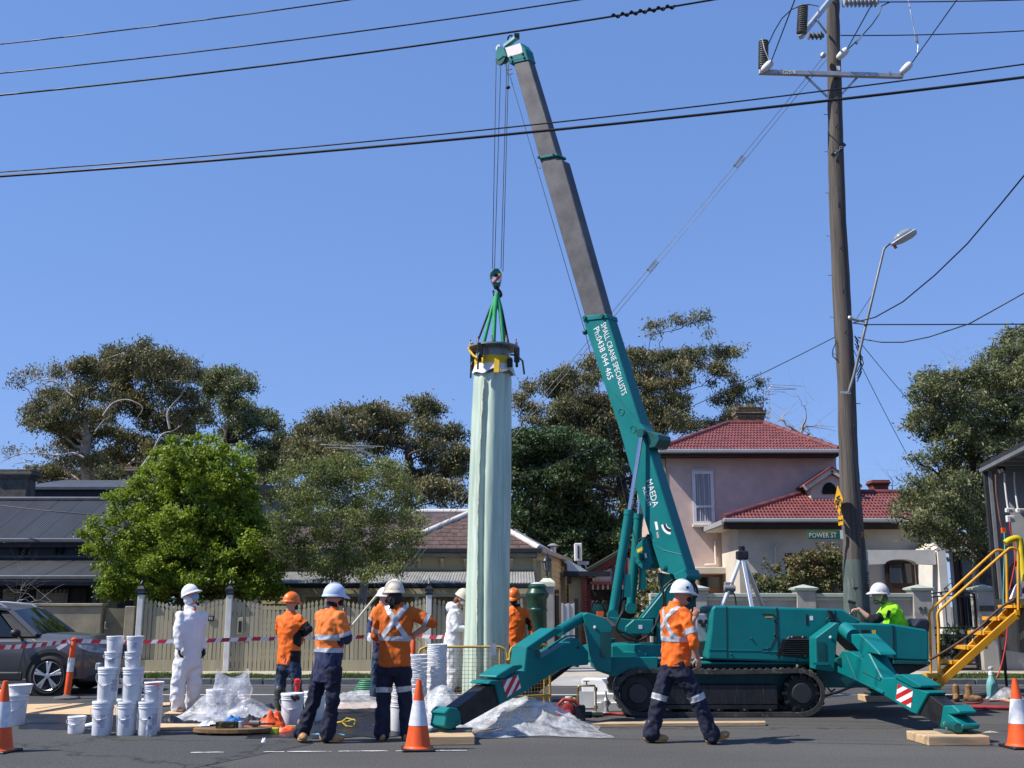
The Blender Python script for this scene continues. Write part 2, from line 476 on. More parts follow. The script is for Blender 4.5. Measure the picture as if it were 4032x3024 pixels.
mb=MB();mb.add([(drv0,KERB_Y-.25,.006),(drv1,KERB_Y-.25,.006),(drv1-.1,23.81,VZ+.002),(drv0+.1,23.81,VZ+.002)],[(0,1,2,3)])
mb.build('crossover',CONC,dw)
MB().bb((drv0-.2,25.56,-.04),(drv1+.2,36,VZ)).build('drive_slab',CONC,dw)
tag(MB().bb((-40,25.57,-.04),(drv0-.21,60,VZ-.004)).bb((drv1+.21,25.57,-.04),(40,60,VZ-.004)).build('garden_ground',EARTH),kind='structure')
def grass(name,x0,x1,y0,y1,n,h,z=VZ,seed=1):
 g=np.random.default_rng(seed)
 px=g.uniform(x0,x1,n);py=g.uniform(y0,y1,n)
 hh=h*g.uniform(.4,1.25,n)*(.75+.5*np.sin(px*2.3)*np.cos(px*.9+1));a=g.uniform(0,math.pi,n);w=g.uniform(.006,.013,n)
 lx=g.normal(0,.35,n)*hh;ly_=g.normal(0,.35,n)*hh
 v=np.empty((n,3,3));v[:,0]=np.c_[px-w*np.cos(a),py-w*np.sin(a),np.full(n,z)]
 v[:,1]=np.c_[px+w*np.cos(a),py+w*np.sin(a),np.full(n,z)];v[:,2]=np.c_[px+lx,py+ly_,z+np.abs(hh)]
 ob=np_mesh(name,v.reshape(-1,3),np.arange(3*n).reshape(-1,3),GRASSM)
 t=ob.data.attributes.new('tone','FLOAT','FACE');t.data.foreach_set('value',g.uniform(0,1,n).astype(np.float32))
 return ob
GRASSM=leaf_mat('grass_blades',[(.045,.085,.015),(.075,.13,.02),(.13,.16,.04)],.25)
tag(grass('grass',-14,drv0,KERB_Y+.16,23.85,26000,.085),'short green grass along the kerb before the picket fence','grass',kind='stuff')
tag(grass('grass',drv1,14,KERB_Y+.16,23.85,20000,.075,seed=2),'short green grass before the rendered wall, behind the crane','grass',kind='stuff')
# ================== houses
def corr_mesh(name,w,l,mtl,n=10,amp=.011,per=5):
 xs=[w*i/(n*per)for i in range(n*per+1)]
 v=[];f=[]
 for yy in(0,l):
  for x in xs:v.append((x,yy,amp*math.cos(2*math.pi*x/(w/n))))
 k=len(xs)
 for i in range(k-1):f.append((i,i+1,k+i+1,k+i))
 me=bpy.data.meshes.new(name);me.from_pydata(v,[],f);me.materials.append(mtl)
 me.polygons.foreach_set('use_smooth',[True]*len(f));return me
def corr_roof(parent,a,b,up,mtl,name='roof_sheet',sheet=.76,amp=.011,n=10):
 """a,b: ends of the eave; up: vector up the slope. One object for each sheet."""
 a=Vector(a);b=Vector(b);up=Vector(up);d=b-a;k=max(1,round(d.length/sheet));w=d.length/k
 d.normalize();M=basis(d,up);me=corr_mesh(name,w,up.length,mtl,n=n,amp=amp)
 L=root_of(parent).location
 for i in range(k):
  o=bpy.data.objects.new(name,me);COL.objects.link(o);o.parent=parent
  M4=(Matrix.Rotation(0,3,'X')@M).to_4x4()
  M4.translation=a+d*(w*i)-L+(M@Vector((0,0,.004*(i%2))))
  o.matrix_basis=M4
def window(parent,x0,x1,z0,z1,Y,frame,glass,bars=(),depth=.09,fw=.07,name='window',curtain=None):
 f=MB()
 f.bb((x0,Y,z0),(x0+fw,Y+depth,z1)).bb((x1-fw,Y,z0),(x1,Y+depth,z1))
 f.bb((x0+fw,Y,z0),(x1-fw,Y+depth,z0+fw)).bb((x0+fw,Y,z1-fw),(x1-fw,Y+depth,z1))
 for bz in bars:f.bb((x0+fw,Y+.004,bz-fw*.35),(x1-fw,Y+depth-.004,bz+fw*.35))
 w=f.build(name,frame,parent)
 if curtain:
  nn=40;mb=MB()
  mb.grid(lambda u,v:Vector((x0+fw+(x1-x0-2*fw)*u,Y+depth-.03+.012*math.sin(u*nn)+.008*math.sin(u*17+v*2),z0+fw+(z1-z0-2*fw)*v)),80,1)
  mb.build('curtain',curtain,w,smooth=180)
  MB().quad((x0+fw,Y+.03,z0+fw),(x1-fw,Y+.03,z0+fw),(x1-fw,Y+.03,z1-fw),(x0+fw,Y+.03,z1-fw)).build('pane',glass,w)
 else:
  zs=[z0+fw]+sorted(bars)+[z1-fw]
  for i in range(len(zs)-1):
   MB().quad((x0+fw,Y+.05,zs[i]),(x1-fw,Y+.05,zs[i]),(x1-fw,Y+.05,zs[i+1]),(x0+fw,Y+.05,zs[i+1])).build('pane',glass,w)
 return w
DGLASS=mat('dark_window_glass',(.012,.014,.018),.06,var=.1,spec=.8)
CLEARGLASS=mat('window_glass',(.9,.92,.95),.02,trans=1.0,var=.0,alpha=.45)
CHAR=mat('charcoal_paint',(.016,.019,.027),.6,var=.15,scale=3)
CHARROOF=mat('charcoal_roof_sheet',(.050,.054,.062),.55,.1,var=.1,scale=1.5,stretch=(1,.25,1))
RIDGEM=mat('charcoal_ridge_flashing',(.11,.115,.13),.5,.2,var=.1)
OLDREND=mat('old_chimney_render',(.10,.092,.08),.9,var=.25,scale=4,stain=((.22,.19,.16),3,.58),bump=.2)
BEIGE=mat('beige_render',(.26,.225,.16),.9,var=.12,scale=3,stain=((.15,.13,.1),1.6,.6),bump=.1)
GREYREND=mat('grey_render',(.25,.25,.26),.9,var=.08,scale=2)
lx=-22.0
H1=thing('dark_roofed_house','single-storey house with charcoal corrugated roof and verandah behind the parked car','house',(-9.5,31.5,VZ))
ez=Q(16,400,765,31.2).z;rz_=Q(16,700,235,34.3).z
xr=Q(16,1560,765,31.2).x
corr_roof(H1,(lx,31.2,ez),(xr,31.2,ez),(0,3.1,rz_-ez),CHARROOF)
MB().bb((lx,34.2,rz_-.03),(xr,34.5,rz_+.09)).build('ridge_flashing',RIDGEM,H1,bevel=.03)
g_=MB();g_.bb((lx,31.03,ez-.11),(xr,31.18,ez+.005));g_.build('gutter',RIDGEM,H1,bevel=.02)
fz=Q(16,400,880,31.25).z;f2=Q(16,400,1000,31.25).z;vt=Q(16,400,1050,31.3).z;vb=Q(16,400,1270,29.2).z
MB().bb((lx,31.2,fz),(xr,31.3,ez-.115)).build('fascia',CHAR,H1)
MB().bb((lx,31.5,VZ),(xr,31.7,ez-.12)).build('wall',CHAR,H1)
MB().bb((lx,31.43,f2-.05),(xr,31.49,f2+.03)).build('frieze_moulding',mat('charcoal_trim',(.035,.042,.055),.5),H1)
for xx in[Q(16,q_,900,31.32).x for q_ in(220,300,720,800,-280,-200,1220,1300)]:
 MB().prism([(xx,31.32,fz-.002),(xx,31.495,fz-.002),(xx,31.495,f2+.05),(xx,31.44,f2+.1)],(.07,0,0)).build('eave_bracket',CHAR,H1)
xv=Q(16,1370,1290,29.2).x
VERR=mat('verandah_roof_sheet',(.075,.077,.075),.55,.1,var=.12,scale=1.2,stretch=(1,.3,1))
corr_roof(H1,(lx,29.2,vb),(xv,29.2,vb),(0,2.1,vt-vb),VERR,'verandah_sheet')
MB().bb((lx,29.06,vb-.10),(xv+.03,29.19,vb+.012)).build('verandah_gutter',RIDGEM,H1,bevel=.02)
vz2=Q(16,700,1400,29.25).z
MB().bb((lx,29.22,vz2),(xv-.02,29.30,vb-.105)).build('verandah_beam',mat('verandah_beam_paint',(.03,.034,.045),.5),H1)
for xx in(xv-.12,xv-3.1,xv-5.9):
 MB().bb((xx-.055,29.215,VZ),(xx+.055,29.31,vz2+.003)).build('verandah_post',mat('post_paint',(.05,.055,.07),.5),H1)
SHUT=mat('shutter_paint',(.46,.44,.40),.7,var=.08,scale=5)
for(xa,xb)in((490,900),(40,230)):
 a=Q(16,xa,1450,31.4);b=Q(16,xb,1660,31.4)
 sh=MB().bb((a.x,31.44,b.z-.9),(b.x,31.49,a.z)).build('shutter',SHUT,H1)
 n=22
 for i in range(n):
  zz=b.z-.85+(a.z-b.z+.8)*i/n
  MB().box(((a.x+b.x)/2,31.42,zz),((b.x-a.x)-.14,.05,.05),Matrix.Rotation(R(35),3,'X')).build('louvre',SHUT,sh)
a=Q(16,980,1440,31.4);b=Q(16,1160,1660,31.4)
MB().bb((a.x,31.43,VZ),(b.x,31.49,a.z)).build('front_door',mat('dark_red_door',(.03,.015,.012),.5),H1)
for i in range(7):
 p=Q(16,560+i*58,1440,31.36)
 MB().ell((p.x,31.36,p.z),(.05,.02,.06),nu=8,nv=5).ell((p.x,31.36,p.z-.09),(.025,.015,.05),nu=6,nv=4).build('cast_drop',CHAR,H1)
a=Q(16,300,100,37.5);b=Q(16,1900,215,37.5)
MB().bb((a.x,37.5,3),(b.x,40,a.z)).build('rear_wall',CHAR,H1)
t0=Q(16,300,70,38.6).z
MB().prism([(a.x-.1,37.35,a.z),(a.x-.1,37.35,a.z+.09),(a.x-.1,41,a.z+.75),(a.x-.1,41,a.z)],(b.x-a.x+.3,0,0)).build('rear_roof',mat('rear_roof_metal',(.085,.095,.12),.5,.2),H1)
def chimney(parent,k,x0,x1,y0,y1,Y,mtl,depth=.8,name='chimney'):
 a=Q(k,x0,y0,Y);b=Q(k,x1,y1,Y);w=b.x-a.x;cx=(a.x+b.x)/2;cy=Y+depth/2;h=a.z-b.z
 s=MB().box((cx,cy,b.z+h*.36),(w*.78,depth*.8,h*.74))
 c=s.build(name,mtl,parent,bevel=.02)
 for z,ww,hh in((.70,.84,.06),(.76,.9,.07),(.84,1.0,.10),(.93,.92,.12)):
  MB().box((cx,cy,b.z+h*z),(w*ww,depth*ww*1.05,h*hh)).build('moulding',mtl,c,bevel=.015)
 return c
chimney(H1,5,-60,192,905,1100,34.7,OLDREND)
c2=chimney(H1,5,815,962,893,1040,36.2,mat('brown_chimney_render',(.16,.115,.085),.9,var=.2,scale=4))
a=Q(6,-40,905,33);b=Q(6,330,1400,33)
MB().bb((a.x-1.2,33,VZ),(b.x,36,a.z)).build('grey_wing_wall',GREYREND,H1)
MB().prism([(a.x-1.4,32.8,a.z-.02),(b.x+.3,32.8,a.z-.12),(b.x+.3,32.8,a.z+.12),(a.x-1.4,32.8,a.z+.3)],(0,3.6,0)).build('wing_fascia',CHAR,H1)
a=Q(16,1372,1300,30.5);b=Q(16,1640,1300,30.5)
MB().bb((a.x,30.5,VZ),(b.x+.9,30.8,a.z+.35)).build('side_wall',BEIGE,H1)
MB().bb((a.x+.55,30.42,VZ),(a.x+.95,30.495,a.z-.5)).build('side_door',CHAR,H1)
LW=thing('low_front_wall','low weathered beige front wall of the dark house, behind the car bonnet','wall',(-9,25.7,VZ))
a=Q(1,850,312,25.7)
MB().bb((lx,25.7,VZ),(a.x,26.0,a.z)).build('wall',BEIGE,LW,bevel=.015)
MB().bb((lx,25.66,a.z+.002),(a.x+.03,26.04,a.z+.07)).build('coping',BEIGE,LW,bevel=.015)
b=Q(1,985,310,25.7);c=Q(1,1130,310,25.7)
MB().bb((a.x+.55,25.68,VZ),(c.x,26.0,b.z+.0)).build('wall',BEIGE,LW,bevel=.015)
gt=MB().bb((a.x+.05,25.8,VZ),(a.x+.5,25.85,b.z-.05)).build('gate',mat('khaki_gate',(.13,.115,.075),.8,var=.15),LW)
MB().tube([(a.x+.1,25.76,b.z-.35),(a.x+.1,25.72,b.z-.38),(a.x+.1,25.72,b.z-.52),(a.x+.16,25.74,b.z-.52)],.012,6).build('latch',GALV,gt)
LW2=mat('stone_facing',(.20,.18,.14),.9,var=.3,scale=7,bump=.4,bscale=12)
CREAM=mat('cream_weatherboard',(.50,.42,.235),.7,var=.06,scale=1.3,stretch=(.4,1,5),stain=((.36,.30,.18),2.2,.68))
CREAMT=mat('cream_trim',(.53,.455,.27),.65,var=.05)
H2=thing('weatherboard_house','cream weatherboard house with patchy brown slate roof behind the picket fence','house',(-1.0,31,VZ))
def boards(parent,a,b,z0,z1,step,mtl,nrm,name='weatherboard'):
 a=Vector(a);b=Vector(b);d=(b-a);L=d.length;d.normalize();n=Vector(nrm).normalized();z=z0
 while z<z1-.02:
  zt=min(z+step+.02,z1)
  p=[a.xy.to_3d()+n*.028+Vector((0,0,z)),a.xy.to_3d()+n*.022+Vector((0,0,z))-n*.03,a.xy.to_3d()-n*.008+Vector((0,0,zt)),a.xy.to_3d()+n*.006+Vector((0,0,zt))]
  MB().prism(p,d*L).build(name,mtl,parent)
  z+=step
y0=31.0
exz=S(1800,2161,30.7).z
wl=S(1040,2200,y0).x;wr=Q(15,605,700,y0).x
wtop=Q(15,400,640,y0).z
MB().bb((wl,y0+.02,VZ),(wr,y0+.2,exz-.03)).build('wall',CREAM,H2)
vz_top=Q(6,1600,1545,y0).z;vz_bot=Q(6,1600,1650,29.0).z
boards(H2,(wl,y0,0),(wr,y0,0),VZ,wtop-.42,.17,CREAM,(0,-1,0))
MB().bb((wl,y0-.035,wtop-.45),(wr,y0+.015,wtop-.40)).build('frieze_rail',CREAMT,H2)
MB().bb((wl,y0-.03,wtop-.40),(wr,y0+.015,exz-.1)).build('frieze_board',CREAM,H2)
x=wr-.12
while x>wl:
 MB().prism([(x,y0-.03,wtop-.05),(x,y0-.22,wtop-.05),(x,y0-.21,wtop-.10),(x,y0-.10,wtop-.20),(x,y0-.05,wtop-.36),(x,y0-.03,wtop-.36)],(.09,0,0)).build('eave_bracket',CREAMT,H2)
 x-=.66
MB().bb((wl,30.72,exz-.22),(wr+.02,y0-.04,exz-.12)).build('soffit_board',mat('grey_soffit',(.22,.24,.24),.7),H2)
MB().bb((wl,30.58,exz-.11),(wr+.12,30.71,exz+.02)).build('gutter',mat('dark_gutter',(.03,.03,.033),.5),H2,bevel=.02)
VGREY=mat('grey_verandah_iron',(.30,.29,.26),.6,.2,var=.12,scale=2,stain=((.2,.17,.14),3,.6))
corr_roof(H2,(wl,29.0,vz_bot),(wr-.1,29.0,vz_bot),(0,2.0,vz_top-vz_bot),VGREY,'verandah_sheet')
MB().bb((wl,28.86,vz_bot-.13),(wr-.08,28.98,vz_bot-.012)).build('verandah_gutter',CHAR,H2,bevel=.02)
MB().bb((wl,29.03,vz_bot-.36),(wr-.1,29.1,vz_bot-.14)).build('verandah_beam',CREAMT,H2)
for i in range(6):MB().bb((wl+(wr-wl-.3)*i/5,29.02,VZ),(wl+(wr-wl-.3)*i/5+.1,29.12,vz_bot-.365)).build('verandah_post',CREAMT,H2)
SLATE=mat('slate',(.105,.062,.050),.75,var=.28,scale=2.0,stain=((.30,.28,.24),1.4,.60),rndoff=False)
SLATE2=mat('slate_dark',(.085,.058,.052),.75,var=.3,scale=5)
apex=S(1865,2016,32.9);eL=Vector((S(1533,2161,30.7).x,30.7,exz));eR=Vector((S(2123,2161,30.7).x,30.7,exz))
ridge_l=S(1480,2018,34.6);ridge_r=Vector((apex.x,34.6,ridge_l.z))
MB().add([(wl-.2,30.7,exz),eL,Vector((apex.x,32.9,apex.z)),ridge_r,(S(1250,2018,34.6).x,34.6,ridge_l.z)],[(0,1,2,3,4)]).build('main_roof',SLATE2,H2)
MB().add([eL,eR,apex],[(0,1,2)]).build('wing_roof',SLATE2,H2)
def tile_field(parent,tri_or_quad,me,w,step,name,jitter=.0,rows_from=.0,lift=.012,cap=300,tilt=.04):
 """tiles laid in courses on the polygon (first edge is the eave); returns number placed"""
 P=[Vector(p)for p in tri_or_quad]
 d=(P[1]-P[0]).normalized();nm=(P[1]-P[0]).cross(P[-1]-P[0]).normalized()
 if nm.z<0:nm=-nm
 u=nm.cross(d).normalized()
 if u.z<0:u=-u;
 loc=[((p-P[0]).dot(d),(p-P[0]).dot(u))for p in P]
 vmax=max(q[1]for q in loc)
 def span(v):
  xs=[]
  for i in range(len(loc)):
   a,b=loc[i],loc[(i+1)%len(loc)]
   if abs(a[1]-b[1])<1e-6:
    if abs(a[1]-v)<1e-6:xs+=[a[0],b[0]]
    continue
   t=(v-a[1])/(b[1]-a[1])
   if 0<=t<=1:xs.append(a[0]+(b[0]-a[0])*t)
  return(min(xs),max(xs))if len(xs)>1 else None
 L=root_of(parent).location;n=0;rr=random.Random(int(w*1000)+len(P));r=0
 M=basis(d,u)@Matrix.Rotation(-tilt,3,'X')
 v=.0
 while v<vmax-step*.35:
  sp=span(min(vmax-.01,v+step*.5))
  if sp:
   x0=sp[0]+(w*.5 if r%2 else 0)*(1 if jitter else 0)
   k=int((sp[1]-x0)/w+.45)
   for i in range(k):
    o=bpy.data.objects.new(name,me);COL.objects.link(o);o.parent=parent
    M4=(M@Matrix.Rotation(rr.uniform(-1,1)*jitter,3,'Z')).to_4x4()
    M4.translation=P[0]+d*(x0+w*i)+u*v+nm*(lift+rr.uniform(0,.4)*lift*(1 if jitter else 0))-L
    o.matrix_basis=M4;n+=1
  v+=step;r+=1
 return n
def flat_tile(name,w,l,t,mtl):
 mb=MB().box((w/2,l/2,0),(w*.97,l*1.15,t));me=bpy.data.meshes.new(name);me.from_pydata(mb.v,[],mb.f);me.materials.append(mtl);return me
SL=[mat('slate_a',(.10,.060,.05),.75,var=.25,scale=4,stain=((.30,.28,.25),2.0,.57)),mat('slate_b',(.12,.075,.06),.75,var=.25,scale=4,stain=((.28,.26,.22),2.5,.6))]
tile_field(H2,[eL,eR,apex],flat_tile('slate',.30,.26,.012,SL[0]),.30,.26,'slate',jitter=.012)
HIPC=mat('pale_hip_capping',(.62,.58,.52),.6,var=.1,stain=((.4,.36,.3),3,.62))
for a,b in((eL,apex),(eR,apex),(apex,ridge_r),((S(1250,2018,34.6).x,34.6,ridge_l.z),ridge_r)):
 a=Vector(a);b=Vector(b);d=b-a;k=max(1,int(d.length/.9))
 for i in range(k):
  MB().tube([a+d*(i/k)+Vector((0,0,.02)),a+d*((i+.985)/k)+Vector((0,0,.02))],.095,8).build('hip_capping',HIPC,H2,smooth=50)
c0=Vector((wr,y0,0));c1=Q(15,1033,900,37.6);c1=Vector((c1.x,37.6,0));dd=(c1-c0).normalized();nn=Vector((dd.y,-dd.x,0))
MB().prism([c0,c1,c1-nn*.2,c0-nn*.2],(0,0,exz-.05)).build('wall',CREAM,H2)
boards(H2,c0,c1,VZ,exz-.3,.17,CREAM,nn)
for t in(.03,.36,.80):
 p=c0+(c1-c0)*t+nn*.045;MB().box((p.x,p.y,(exz-.3)/2),(.11,.11,exz-.3),Matrix.Rotation(math.atan2(dd.y,dd.x),3,'Z')).build('corner_stop',CREAMT,H2)
gut=Vector((Q(15,1078,720,38.0).x,38.0,exz))
MB().prism([eR+Vector((.0,0,-.10)),gut+Vector((0,0,-.10)),gut+Vector((.12,0,-.10)),eR+Vector((.12,0,-.10))],(0,0,.12)).build('side_gutter',mat('pale_gutter',(.33,.33,.33),.5),H2)
MB().add([eR,gut,Vector((apex.x+.9,38.0,apex.z)),apex],[(0,1,2,3)]).build('side_roof',SLATE2,H2)
WMET=mat('white_metal_roof',(.60,.62,.64),.35,.3,var=.05)
wa=Q(15,265,222,36.2);wb=Q(15,1375,862,36.2);up=Vector((-1.6,2.6,1.2))
MB().add([wa,wb,wb+Vector((-.75,1.4,.02)),wa+Vector((-.75,1.4,.02))],[(0,1,2,3)]).build('white_metal_roof',WMET,H2)
MB().prism([wa,wb,Q(15,1045,838,36.2),Q(15,1045,745,36.2),Q(15,850,590,36.2),Q(15,300,270,36.2)],(0,.05,0)).build('white_metal_roof',WMET,H2)
p=Q(15,840,580,36.0);q=Q(15,840,440,36.0)
fl=MB().cyl((p.x,36,p.z-.05),(p.x,36,q.z-.12),.10,12).build('flue',GALV,H2,smooth=40)
MB().lathe([(.19,-.1),(.2,-.08),(.06,0)],14,(p.x,36,q.z)).build('flue_cap',GALV,fl,smooth=40)
a=Q(15,1066,920,36);b=Q(15,1250,920,36)
MB().bb((a.x,36.05,VZ),(b.x,36.3,a.z)).build('annex_wall',CREAM,H2);boards(H2,(a.x,36.05,0),(b.x,36.05,0),VZ,a.z,.17,CREAM,(0,-1,0))
MB().bb((a.x-.15,35.7,a.z),(b.x+.95,36.3,a.z+.16)).build('annex_gutter',CHAR,H2)
a2=Q(15,1040,905,35.9);b2=Q(15,1105,1025,35.9)
MB().bb((a2.x,35.75,b2.z),(b2.x,35.95,a2.z)).build('meter_box',CHAR,H2)
BR=[mat('red_brick_a',(.24,.055,.04),.85,var=.2),mat('red_brick_b',(.17,.045,.04),.85,var=.2)]
a=Q(15,1252,925,35.8);b=Q(15,1335,1659,35.8)
pier=MB().bb((a.x,35.83,VZ),(b.x,36.3,a.z)).build('brick_pier',mat('mortar',(.33,.30,.27),.9),H2)
z=VZ;i=0;wdt=b.x-a.x
bme=[]
while z<a.z-.05:
 if i%2:segs=((0,.62),(.64,1.0))
 else:segs=((0,.3),(.32,1.0))
 for s0,s1 in segs:MB().bb((a.x+wdt*s0,35.815,z),(a.x+wdt*s1,35.9,z+.074)).build('brick',BR[(i+int(s0>0))%2],pier)
 z+=.086;i+=1
PORCH=thing('gabled_porch','half-timbered gabled carport with red and white fretwork at the end of the driveway','porch',(Q(15,1650,1000,36.8).x,36.8,VZ))
ga=Q(15,1340,905,36.8);gb=Q(15,1930,560,36.8);gc=Vector((2*gb.x-ga.x,36.8,ga.z));gz0=Q(15,1700,1005,36.8).z
STUC=mat('pale_stucco',(.45,.43,.40),.9,var=.08)
MB().prism([(ga.x+.2,36.86,ga.z-.1),(gb.x,36.86,gb.z-.2),(gc.x-.2,36.86,gc.z-.1),(gc.x-.2,36.86,gz0),(ga.x+.2,36.86,gz0)],(0,.1,0)).build('gable_wall',STUC,PORCH)
DKRED=mat('dark_red_timber',(.10,.02,.018),.6);DKGRN=mat('dark_green_trim',(.02,.05,.035),.5)
for s,e in((ga,gb),(gc,gb)):
 s=Vector(s);MB().beam(s,e,.1,.24).build('barge_board',DKRED,PORCH);MB().beam(s+Vector((0,-.05,.17)),Vector(e)+Vector((0,-.05,.17)),.2,.1).build('barge_capping',DKGRN,PORCH)
 MB().add([s+Vector((0,-.1,.23)),Vector(e)+Vector((0,-.1,.23)),Vector(e)+Vector((0,5,.23)),s+Vector((0,5,.23))],[(0,1,2,3)]).build('roof',SLATE2,PORCH)
for x_ in(1720,1905):
 p=Q(15,x_,800,36.8);MB().bb((p.x-.05,36.80,gz0),(p.x+.05,36.855,gb.z-(.55 if x_<1800 else .25))).build('gable_stud',DKRED,PORCH)
MB().beam((Q(15,1710,770,36.8).x,36.82,Q(15,1710,770,36.8).z),(Q(15,1880,1000,36.8).x,36.82,gz0+.05),.05,.1).build('gable_brace',DKRED,PORCH)
MB().bb((ga.x+.1,36.7,gz0-.08),(gc.x-.1,36.84,gz0+.02)).build('porch_beam',DKRED,PORCH)
fa=Q(15,1405,1020,36.7);fb=Q(15,2090,1110,36.7);x=fa.x;i=0
while x<fb.x:
 MB().bb((x,36.74,fb.z),(x+.065,36.77,fa.z-.04)).build('fret_slat',DKRED if i%2 else STUC,PORCH);x+=.085;i+=1
for x_ in(1345,2150):
 p=Q(15,x_,1000,36.8);MB().bb((p.x-.08,36.72,VZ),(p.x+.08,36.88,gz0-.08)).build('porch_post',DKRED,PORCH)
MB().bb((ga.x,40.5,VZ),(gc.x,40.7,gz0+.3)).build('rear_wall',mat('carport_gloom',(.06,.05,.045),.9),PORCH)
PINK=mat('pink_render',(.62,.47,.405),.9,var=.07,scale=1.6,bump=.08,bscale=25,stain=((.60,.52,.44),.8,.66))
CREAMR=mat('cream_render',(.60,.53,.43),.9,var=.06,scale=1.5,bump=.06,bscale=25,stain=((.42,.37,.31),1.1,.68))
WHITER=mat('white_render',(.72,.68,.62),.85,var=.05,stain=((.35,.32,.29),2.4,.70))
REDT=mat('red_roof_tile',(.150,.040,.040),.62,var=.2,scale=3,rvar=.12,stain=((.30,.13,.12),5,.68))
REDD=mat('red_roof_underlay',(.10,.02,.022),.8)
BROWN=mat('dark_brown_timber',(.035,.016,.010),.6,var=.25)
GUT=mat('grey_gutter',(.40,.40,.40),.45,.2,var=.05)
H3=thing('pink_house','two-storey pink rendered house with red tiled roofs behind the garden wall','house',(5.5,33,VZ))
YU=34.0
a=Q(9,132,560,YU);b=Q(9,1366,560,YU)
wz=Q(9,700,548,YU).z
MB().bb((a.x,YU,VZ),(b.x,YU+8,wz)).build('upper_wall',PINK,H3)
ua=Q(9,78,500,YU-.55);ub=Q(9,1388,505,YU-.55);uz=ua.z
rl=Q(9,585,312,36.9);rrp=Q(9,845,312,36.9);rr_z=rl.z
up_poly=[Vector((ua.x,YU-.55,uz)),Vector((ub.x,YU-.55,uz)),Vector((rrp.x,36.9,rr_z)),Vector((rl.x,36.9,rr_z))]
MB().add([p-Vector((0,0,.03))for p in up_poly],[(0,1,2,3)]).add([up_poly[1],Vector((ub.x,YU+8.5,uz)),up_poly[2]],[(0,1,2)]).add([up_poly[0],up_poly[3],Vector((ua.x,YU+8.5,uz))],[(0,1,2)]).build('roof_underlay',REDD,H3)
def roll_tile(name,w,l,mtl,rolls=3):
 n=rolls*5;v=[];f=[]
 for(y,dz)in((.0,-.03),(.0,.022),(l*1.06,.0)):
  for i in range(n+1):
   v.append((w*i/n,y,dz+.019*(math.sin(2*math.pi*rolls*i/n))))
 for r in range(2):
  for i in range(n):
   q=r*(n+1)+i;f.append((q,q+1,q+n+2,q+n+1))
 me=bpy.data.meshes.new(name);me.from_pydata(v,[],f);me.materials.append(mtl);me.polygons.foreach_set('use_smooth',[True]*len(f));me.set_sharp_from_angle(angle=R(50));return me
sl_u=(up_poly[3]-Vector((up_poly[3].x,up_poly[0].y,uz))).length
TM=roll_tile('roof_tile',.318,sl_u/10,REDT)
n1=tile_field(H3,up_poly,TM,.318,sl_u/10,'roof_tile',lift=.02,tilt=.0)
def ridge_run(parent,a,b,r=.11,seg=.42,mtl=REDT):
 a=Vector(a);b=Vector(b);d=b-a;k=max(1,round(d.length/seg))
 for i in range(k):
  MB().tube([a+d*(i/k),a+d*((i+1.06)/k)],[r,r*.9],8).build('ridge_tile',mtl,parent,smooth=50)
for s,e in((0,3),(1,2),(3,2)):ridge_run(H3,up_poly[s]+Vector((0,0,.02)),up_poly[e]+Vector((0,0,.02)))
MB().bb((ua.x-.02,YU-.70,uz-.12),(ub.x+.05,YU-.56,uz+.01)).build('gutter',GUT,H3,bevel=.03,seg=2)
MB().bb((ua.x,YU-.54,uz-.20),(ub.x,YU-.02,uz-.06)).build('eave_soffit',BROWN,H3)
MB().bb((a.x-.0,YU-.04,wz-.12),(b.x,YU-.002,wz-.02)).build('string_course',CREAMR,H3)
MB().bb((ua.x+.05,YU-.03,wz-.85),(a.x-.02,YU+.5,wz+.0)).build('corner_boards',CREAM,H3)
p=Q(9,318,655,YU);q=Q(9,487,1042,YU);bz=Q(9,400,912,YU).z
CURT=mat('net_curtain',(.55,.55,.56),.9,var=.06,scale=14,stretch=(6,1,.3));
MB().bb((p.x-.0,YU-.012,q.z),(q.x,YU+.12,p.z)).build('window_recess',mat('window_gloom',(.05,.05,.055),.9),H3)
wnd=window(H3,p.x,q.x,q.z,p.z,YU-.085,WHITEPAINT,CLEARGLASS,(bz,),.07,.10,curtain=CURT)
MB().bb((p.x-.04,YU-.20,q.z-.09),(q.x+.04,YU+.0,q.z-.004)).build('window_sill',CREAMR,H3,bevel=.01)
MB().bb((p.x-.03,YU-.05,p.z+.003),(q.x+.03,YU,p.z+.07)).build('window_head',CREAMR,H3)
ca=Q(9,648,185,37.4);cb=Q(9,855,312,37.4);cw=cb.x-ca.x;cxm=(ca.x+cb.x)/2
BRN=[mat('brown_brick_a',(.14,.085,.055),.9,var=.25),mat('brown_brick_b',(.085,.055,.042),.9,var=.25),mat('sandy_brick',(.26,.19,.11),.9,var=.2)]
ch=MB().box((cxm,37.8,(ca.z+cb.z)/2-.15),(cw*.9,.7,ca.z-cb.z)).build('chimney',mat('chimney_mortar',(.17,.14,.11),.9),H3)
hh=(ca.z-cb.z);rows=12
for i in range(rows):
 z0=cb.z-.1+(hh+.1)*i/rows;ext=(1.0,1.0,1.02,1.0,1.0,1.02,1.06,1.12,1.18,1.18,.94,.94)[i];nb=6
 w_=cw*.95*ext
 for j in range(nb):
  xx=cxm-w_/2+w_*j/nb
  MB().bb((xx+.004,37.42-.1*(ext-1)*2-.012,z0),(xx+w_/nb-.004,38.1,z0+(hh+.1)/rows-.012)).build('brick',BRN[2]if i in(3,6,8)else BRN[(i+j)%2],ch)
YL=31.4
la=Q(9,550,1000,YL-.5);lz=la.z;lb=Vector((S(3700,2050,YL-.5).x,YL-.5,lz))
l_r0=Q(9,1142,818,33.85);l_r1=Vector((lb.x,33.85,l_r0.z))
